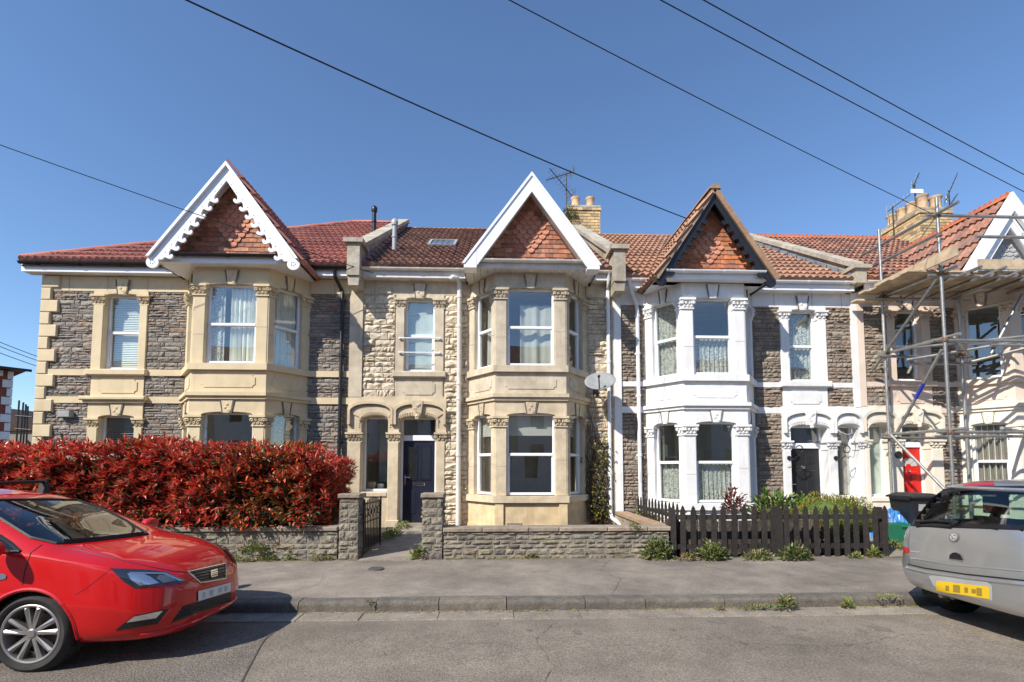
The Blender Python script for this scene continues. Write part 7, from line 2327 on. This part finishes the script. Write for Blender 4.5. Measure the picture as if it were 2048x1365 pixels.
b = MB(); b.box(bx0 + .10, bx0 + .24, by0 - .004 + .012, by0 + .03, .78, .92); b.obj('sticker', 'pvc_grey', t)
for x in (bx0 + .03, bx1 - .09):
    b = MB(); b.lathe([(0, 0), (.1, 0), (.1, .06), (0, .06)], 16, (x, by1 - .05, .27), 'x'); b.obj('wheel', 'tyre', t)
t = thing('recycling_box', 'open green plastic recycling box at the end of the picket fence', 'box', (7.72, 9.15, .2))
M['box_green'] = mat('box_green', (0.015, 0.16, 0.09), rough=0.45, namt=0.12)
b = MB(); o_ = [(7.53, 9.0), (7.92, 9.0), (7.92, 9.42), (7.53, 9.42)]
def ringz(b, r0, r1): pass
b.add([(7.58, 9.05, .20), (7.88, 9.05, .20), (7.88, 9.37, .20), (7.58, 9.37, .20), (7.53, 9.0, .55), (7.92, 9.0, .55), (7.92, 9.42, .55), (7.53, 9.42, .55), (7.55, 9.02, .55), (7.90, 9.02, .55), (7.90, 9.40, .55), (7.55, 9.40, .55), (7.6, 9.07, .24), (7.86, 9.07, .24), (7.86, 9.35, .24), (7.6, 9.35, .24)],
      [(3, 2, 1, 0), (0, 1, 5, 4), (1, 2, 6, 5), (2, 3, 7, 6), (3, 0, 4, 7), (4, 5, 9, 8), (5, 6, 10, 9), (6, 7, 11, 10), (7, 4, 8, 11), (8, 9, 13, 12), (9, 10, 14, 13), (10, 11, 15, 14), (11, 8, 12, 15), (12, 13, 14, 15)]); b.obj('tub', 'box_green', t)
b = MB()
for (p, q) in (((7.51, 8.985), (7.94, 8.985)), ((7.51, 9.435), (7.94, 9.435))):
    b.box(p[0], q[0], p[1] - .012, p[1] + .012, .525, .56)
b.obj('rim', 'box_green', t)
M['tarp'] = mat('blue_tarp', [(0.06, 0.22, 0.52), (0.08, 0.28, 0.6)], rough=0.35, namt=0.15, nscale=8)
r_ = random.Random(12); b = MB(); n = 18
def tz(u, v):
    return .22 + .56 * max(0, math.sin(math.pi * min(1, u * 1.05))) ** .6 * max(0.05, math.sin(math.pi * (0.12 + .8 * v))) ** .7 + .05 * math.sin(u * 17 + 4 * math.sin(v * 9)) * math.sin(v * 13) + r_.uniform(-.02, .02)
vs = [(7.62 + .66 * i / n + r_.uniform(-.01, .01), 9.5 + .55 * j / n + r_.uniform(-.01, .01), tz(i / n, j / n)) for j in range(n + 1) for i in range(n + 1)]
b.add(vs, [(j * (n + 1) + i, j * (n + 1) + i + 1, (j + 1) * (n + 1) + i + 1, (j + 1) * (n + 1) + i) for j in range(n) for i in range(n)])
b.obj('tarpaulin', 'tarp', None, fix=False, label='crumpled blue plastic sheet heaped behind the green recycling box', category='tarpaulin')

# ------------------------------------------------------------------ beyond the corner: side-street house, far roofs and far scaffold
t = thing('corner_house', 'dark red brick house with white corner blocks beyond the left edge', 'house', (-23.4, 25, 0))
t.rotation_euler = (0, 0, R(53))
b = MB(); b.box(-34, -23.4, 25.06, 33, 0, 6.3); b.obj('wall', 'brick_red', t)
z = 0.0; k = 0
while z < 6.2:
    L = .34 if k % 2 else .17
    b = MB(); b.cbox(-23.36 - L, -23.33, 25, 25.3, z + .01, min(z + .40, 6.28) - .01, .02); b.obj('quoin', 'dress_white', t); z += .42; k += 1
for z in (3.1, 6.0):
    b = MB(); b.box(-34, -23.7, 25.0, 25.2, z, z + .28); b.obj('string_course', 'dress_white', t)
b = MB(); b.add([(-34.5, 24.5, 6.35), (-22.9, 24.5, 6.35), (-22.9, 33.5, 6.35), (-34.5, 33.5, 6.35), (-27, 29, 7.3), (-31, 29, 7.3)], [(0, 1, 4, 5), (1, 2, 4), (2, 3, 5, 4), (3, 0, 5), (3, 2, 1, 0)]); b.obj('roof', 'tile_brown', t)
b = MB(); b.box(-34.5, -22.8, 24.42, 24.5, 6.28, 6.4); b.obj('gutter', 'black_plastic', t)
t = thing('far_house', 'distant dark-roofed terrace house between the corner house and the cream quoins', 'house', (-40, 44, 0))
b = MB(); b.box(-46, -36.5, 42, 50, 0, 4.6); b.obj('wall', 'stone_brown', t)
b = MB(); b.prism([(-46.4, 4.55), (-36.2, 4.55), (-41, 6.6)], 41.8, 50, 'y'); b.obj('roof', 'roof_under', t)
b = MB(); b.box(-38.9, -37.2, 46, 52, 3.5, 6.0); b.obj('rear_wing', 'stone_brown', t)
b = MB(); b.box(-39.2, -36.4, 45.6, 52, 6.0, 6.15); b.obj('flat_roof', 'lead', t)
t = thing('scaffold', 'distant bare scaffold poles left of the cream quoins', 'scaffold', (-38, 40, 0))
for k, px in enumerate((35, 42, 48, 57)):
    q = at(px, 850, 40); b = MB(); b.tube([(q.x, 40, 0), (q.x + rsf.uniform(-.15, .15), 40, 6.8 - .15 * k)], .06, 6); b.obj('standard', 'iron', t)
for z in (5.6, 4.6):
    b = MB(); b.tube([(at(32, 850, 40).x, 39.9, z), (at(66, 850, 40).x, 39.9, z - .1)], .05, 6); b.obj('ledger', 'iron', t)

# ------------------------------------------------------------------ the other side of the street, mirrored in the glass
root = MB(); root.add([(-40, -9.0, 0.13), (40, -9.0, 0.13), (40, -0.42, 0.13), (-40, -0.42, 0.13)], [(0, 1, 2, 3)])
opp = root.obj('near_pavement', 'pave', None, fix=False, kind='structure')
b = MB(); b.box(-34, 34, -18, -8.6, 0, 6.0); b.obj('facing_wall', 'dress_white', opp)
b = MB(); b.prism([(-18.4, 5.95), (-8.2, 5.95), (-13.3, 9.6)], -34, 34, 'x'); b.obj('facing_roof', 'tile_brown', opp)
for k in range(10):
    xc_ = -31 + k * 6.2
    b = MB(); b.prism([(xc_ - 1.4, -8.6), (xc_ - .8, -7.8), (xc_ + .8, -7.8), (xc_ + 1.4, -8.6)], 0, 5.9, 'z'); b.obj('facing_bay', 'dress_bath', opp)
    b = MB(); b.prism([(xc_ - 1.5, 5.9), (xc_ + 1.5, 5.9), (xc_, 7.9)], -11.5, -7.6, 'y'); b.obj('facing_gable', 'hang_tile', opp)
    for (z0, z1) in ((1.0, 2.7), (3.8, 5.5)):
        b = MB(); b.box(xc_ - .55, xc_ + .55, -7.8, -7.78, z0, z1); b.obj('facing_window', 'lamp_dark', opp)
        b = MB(); b.box(xc_ + 2.2, xc_ + 3.0, -8.6, -8.58, z0, z1); b.obj('facing_window', 'lamp_dark', opp)
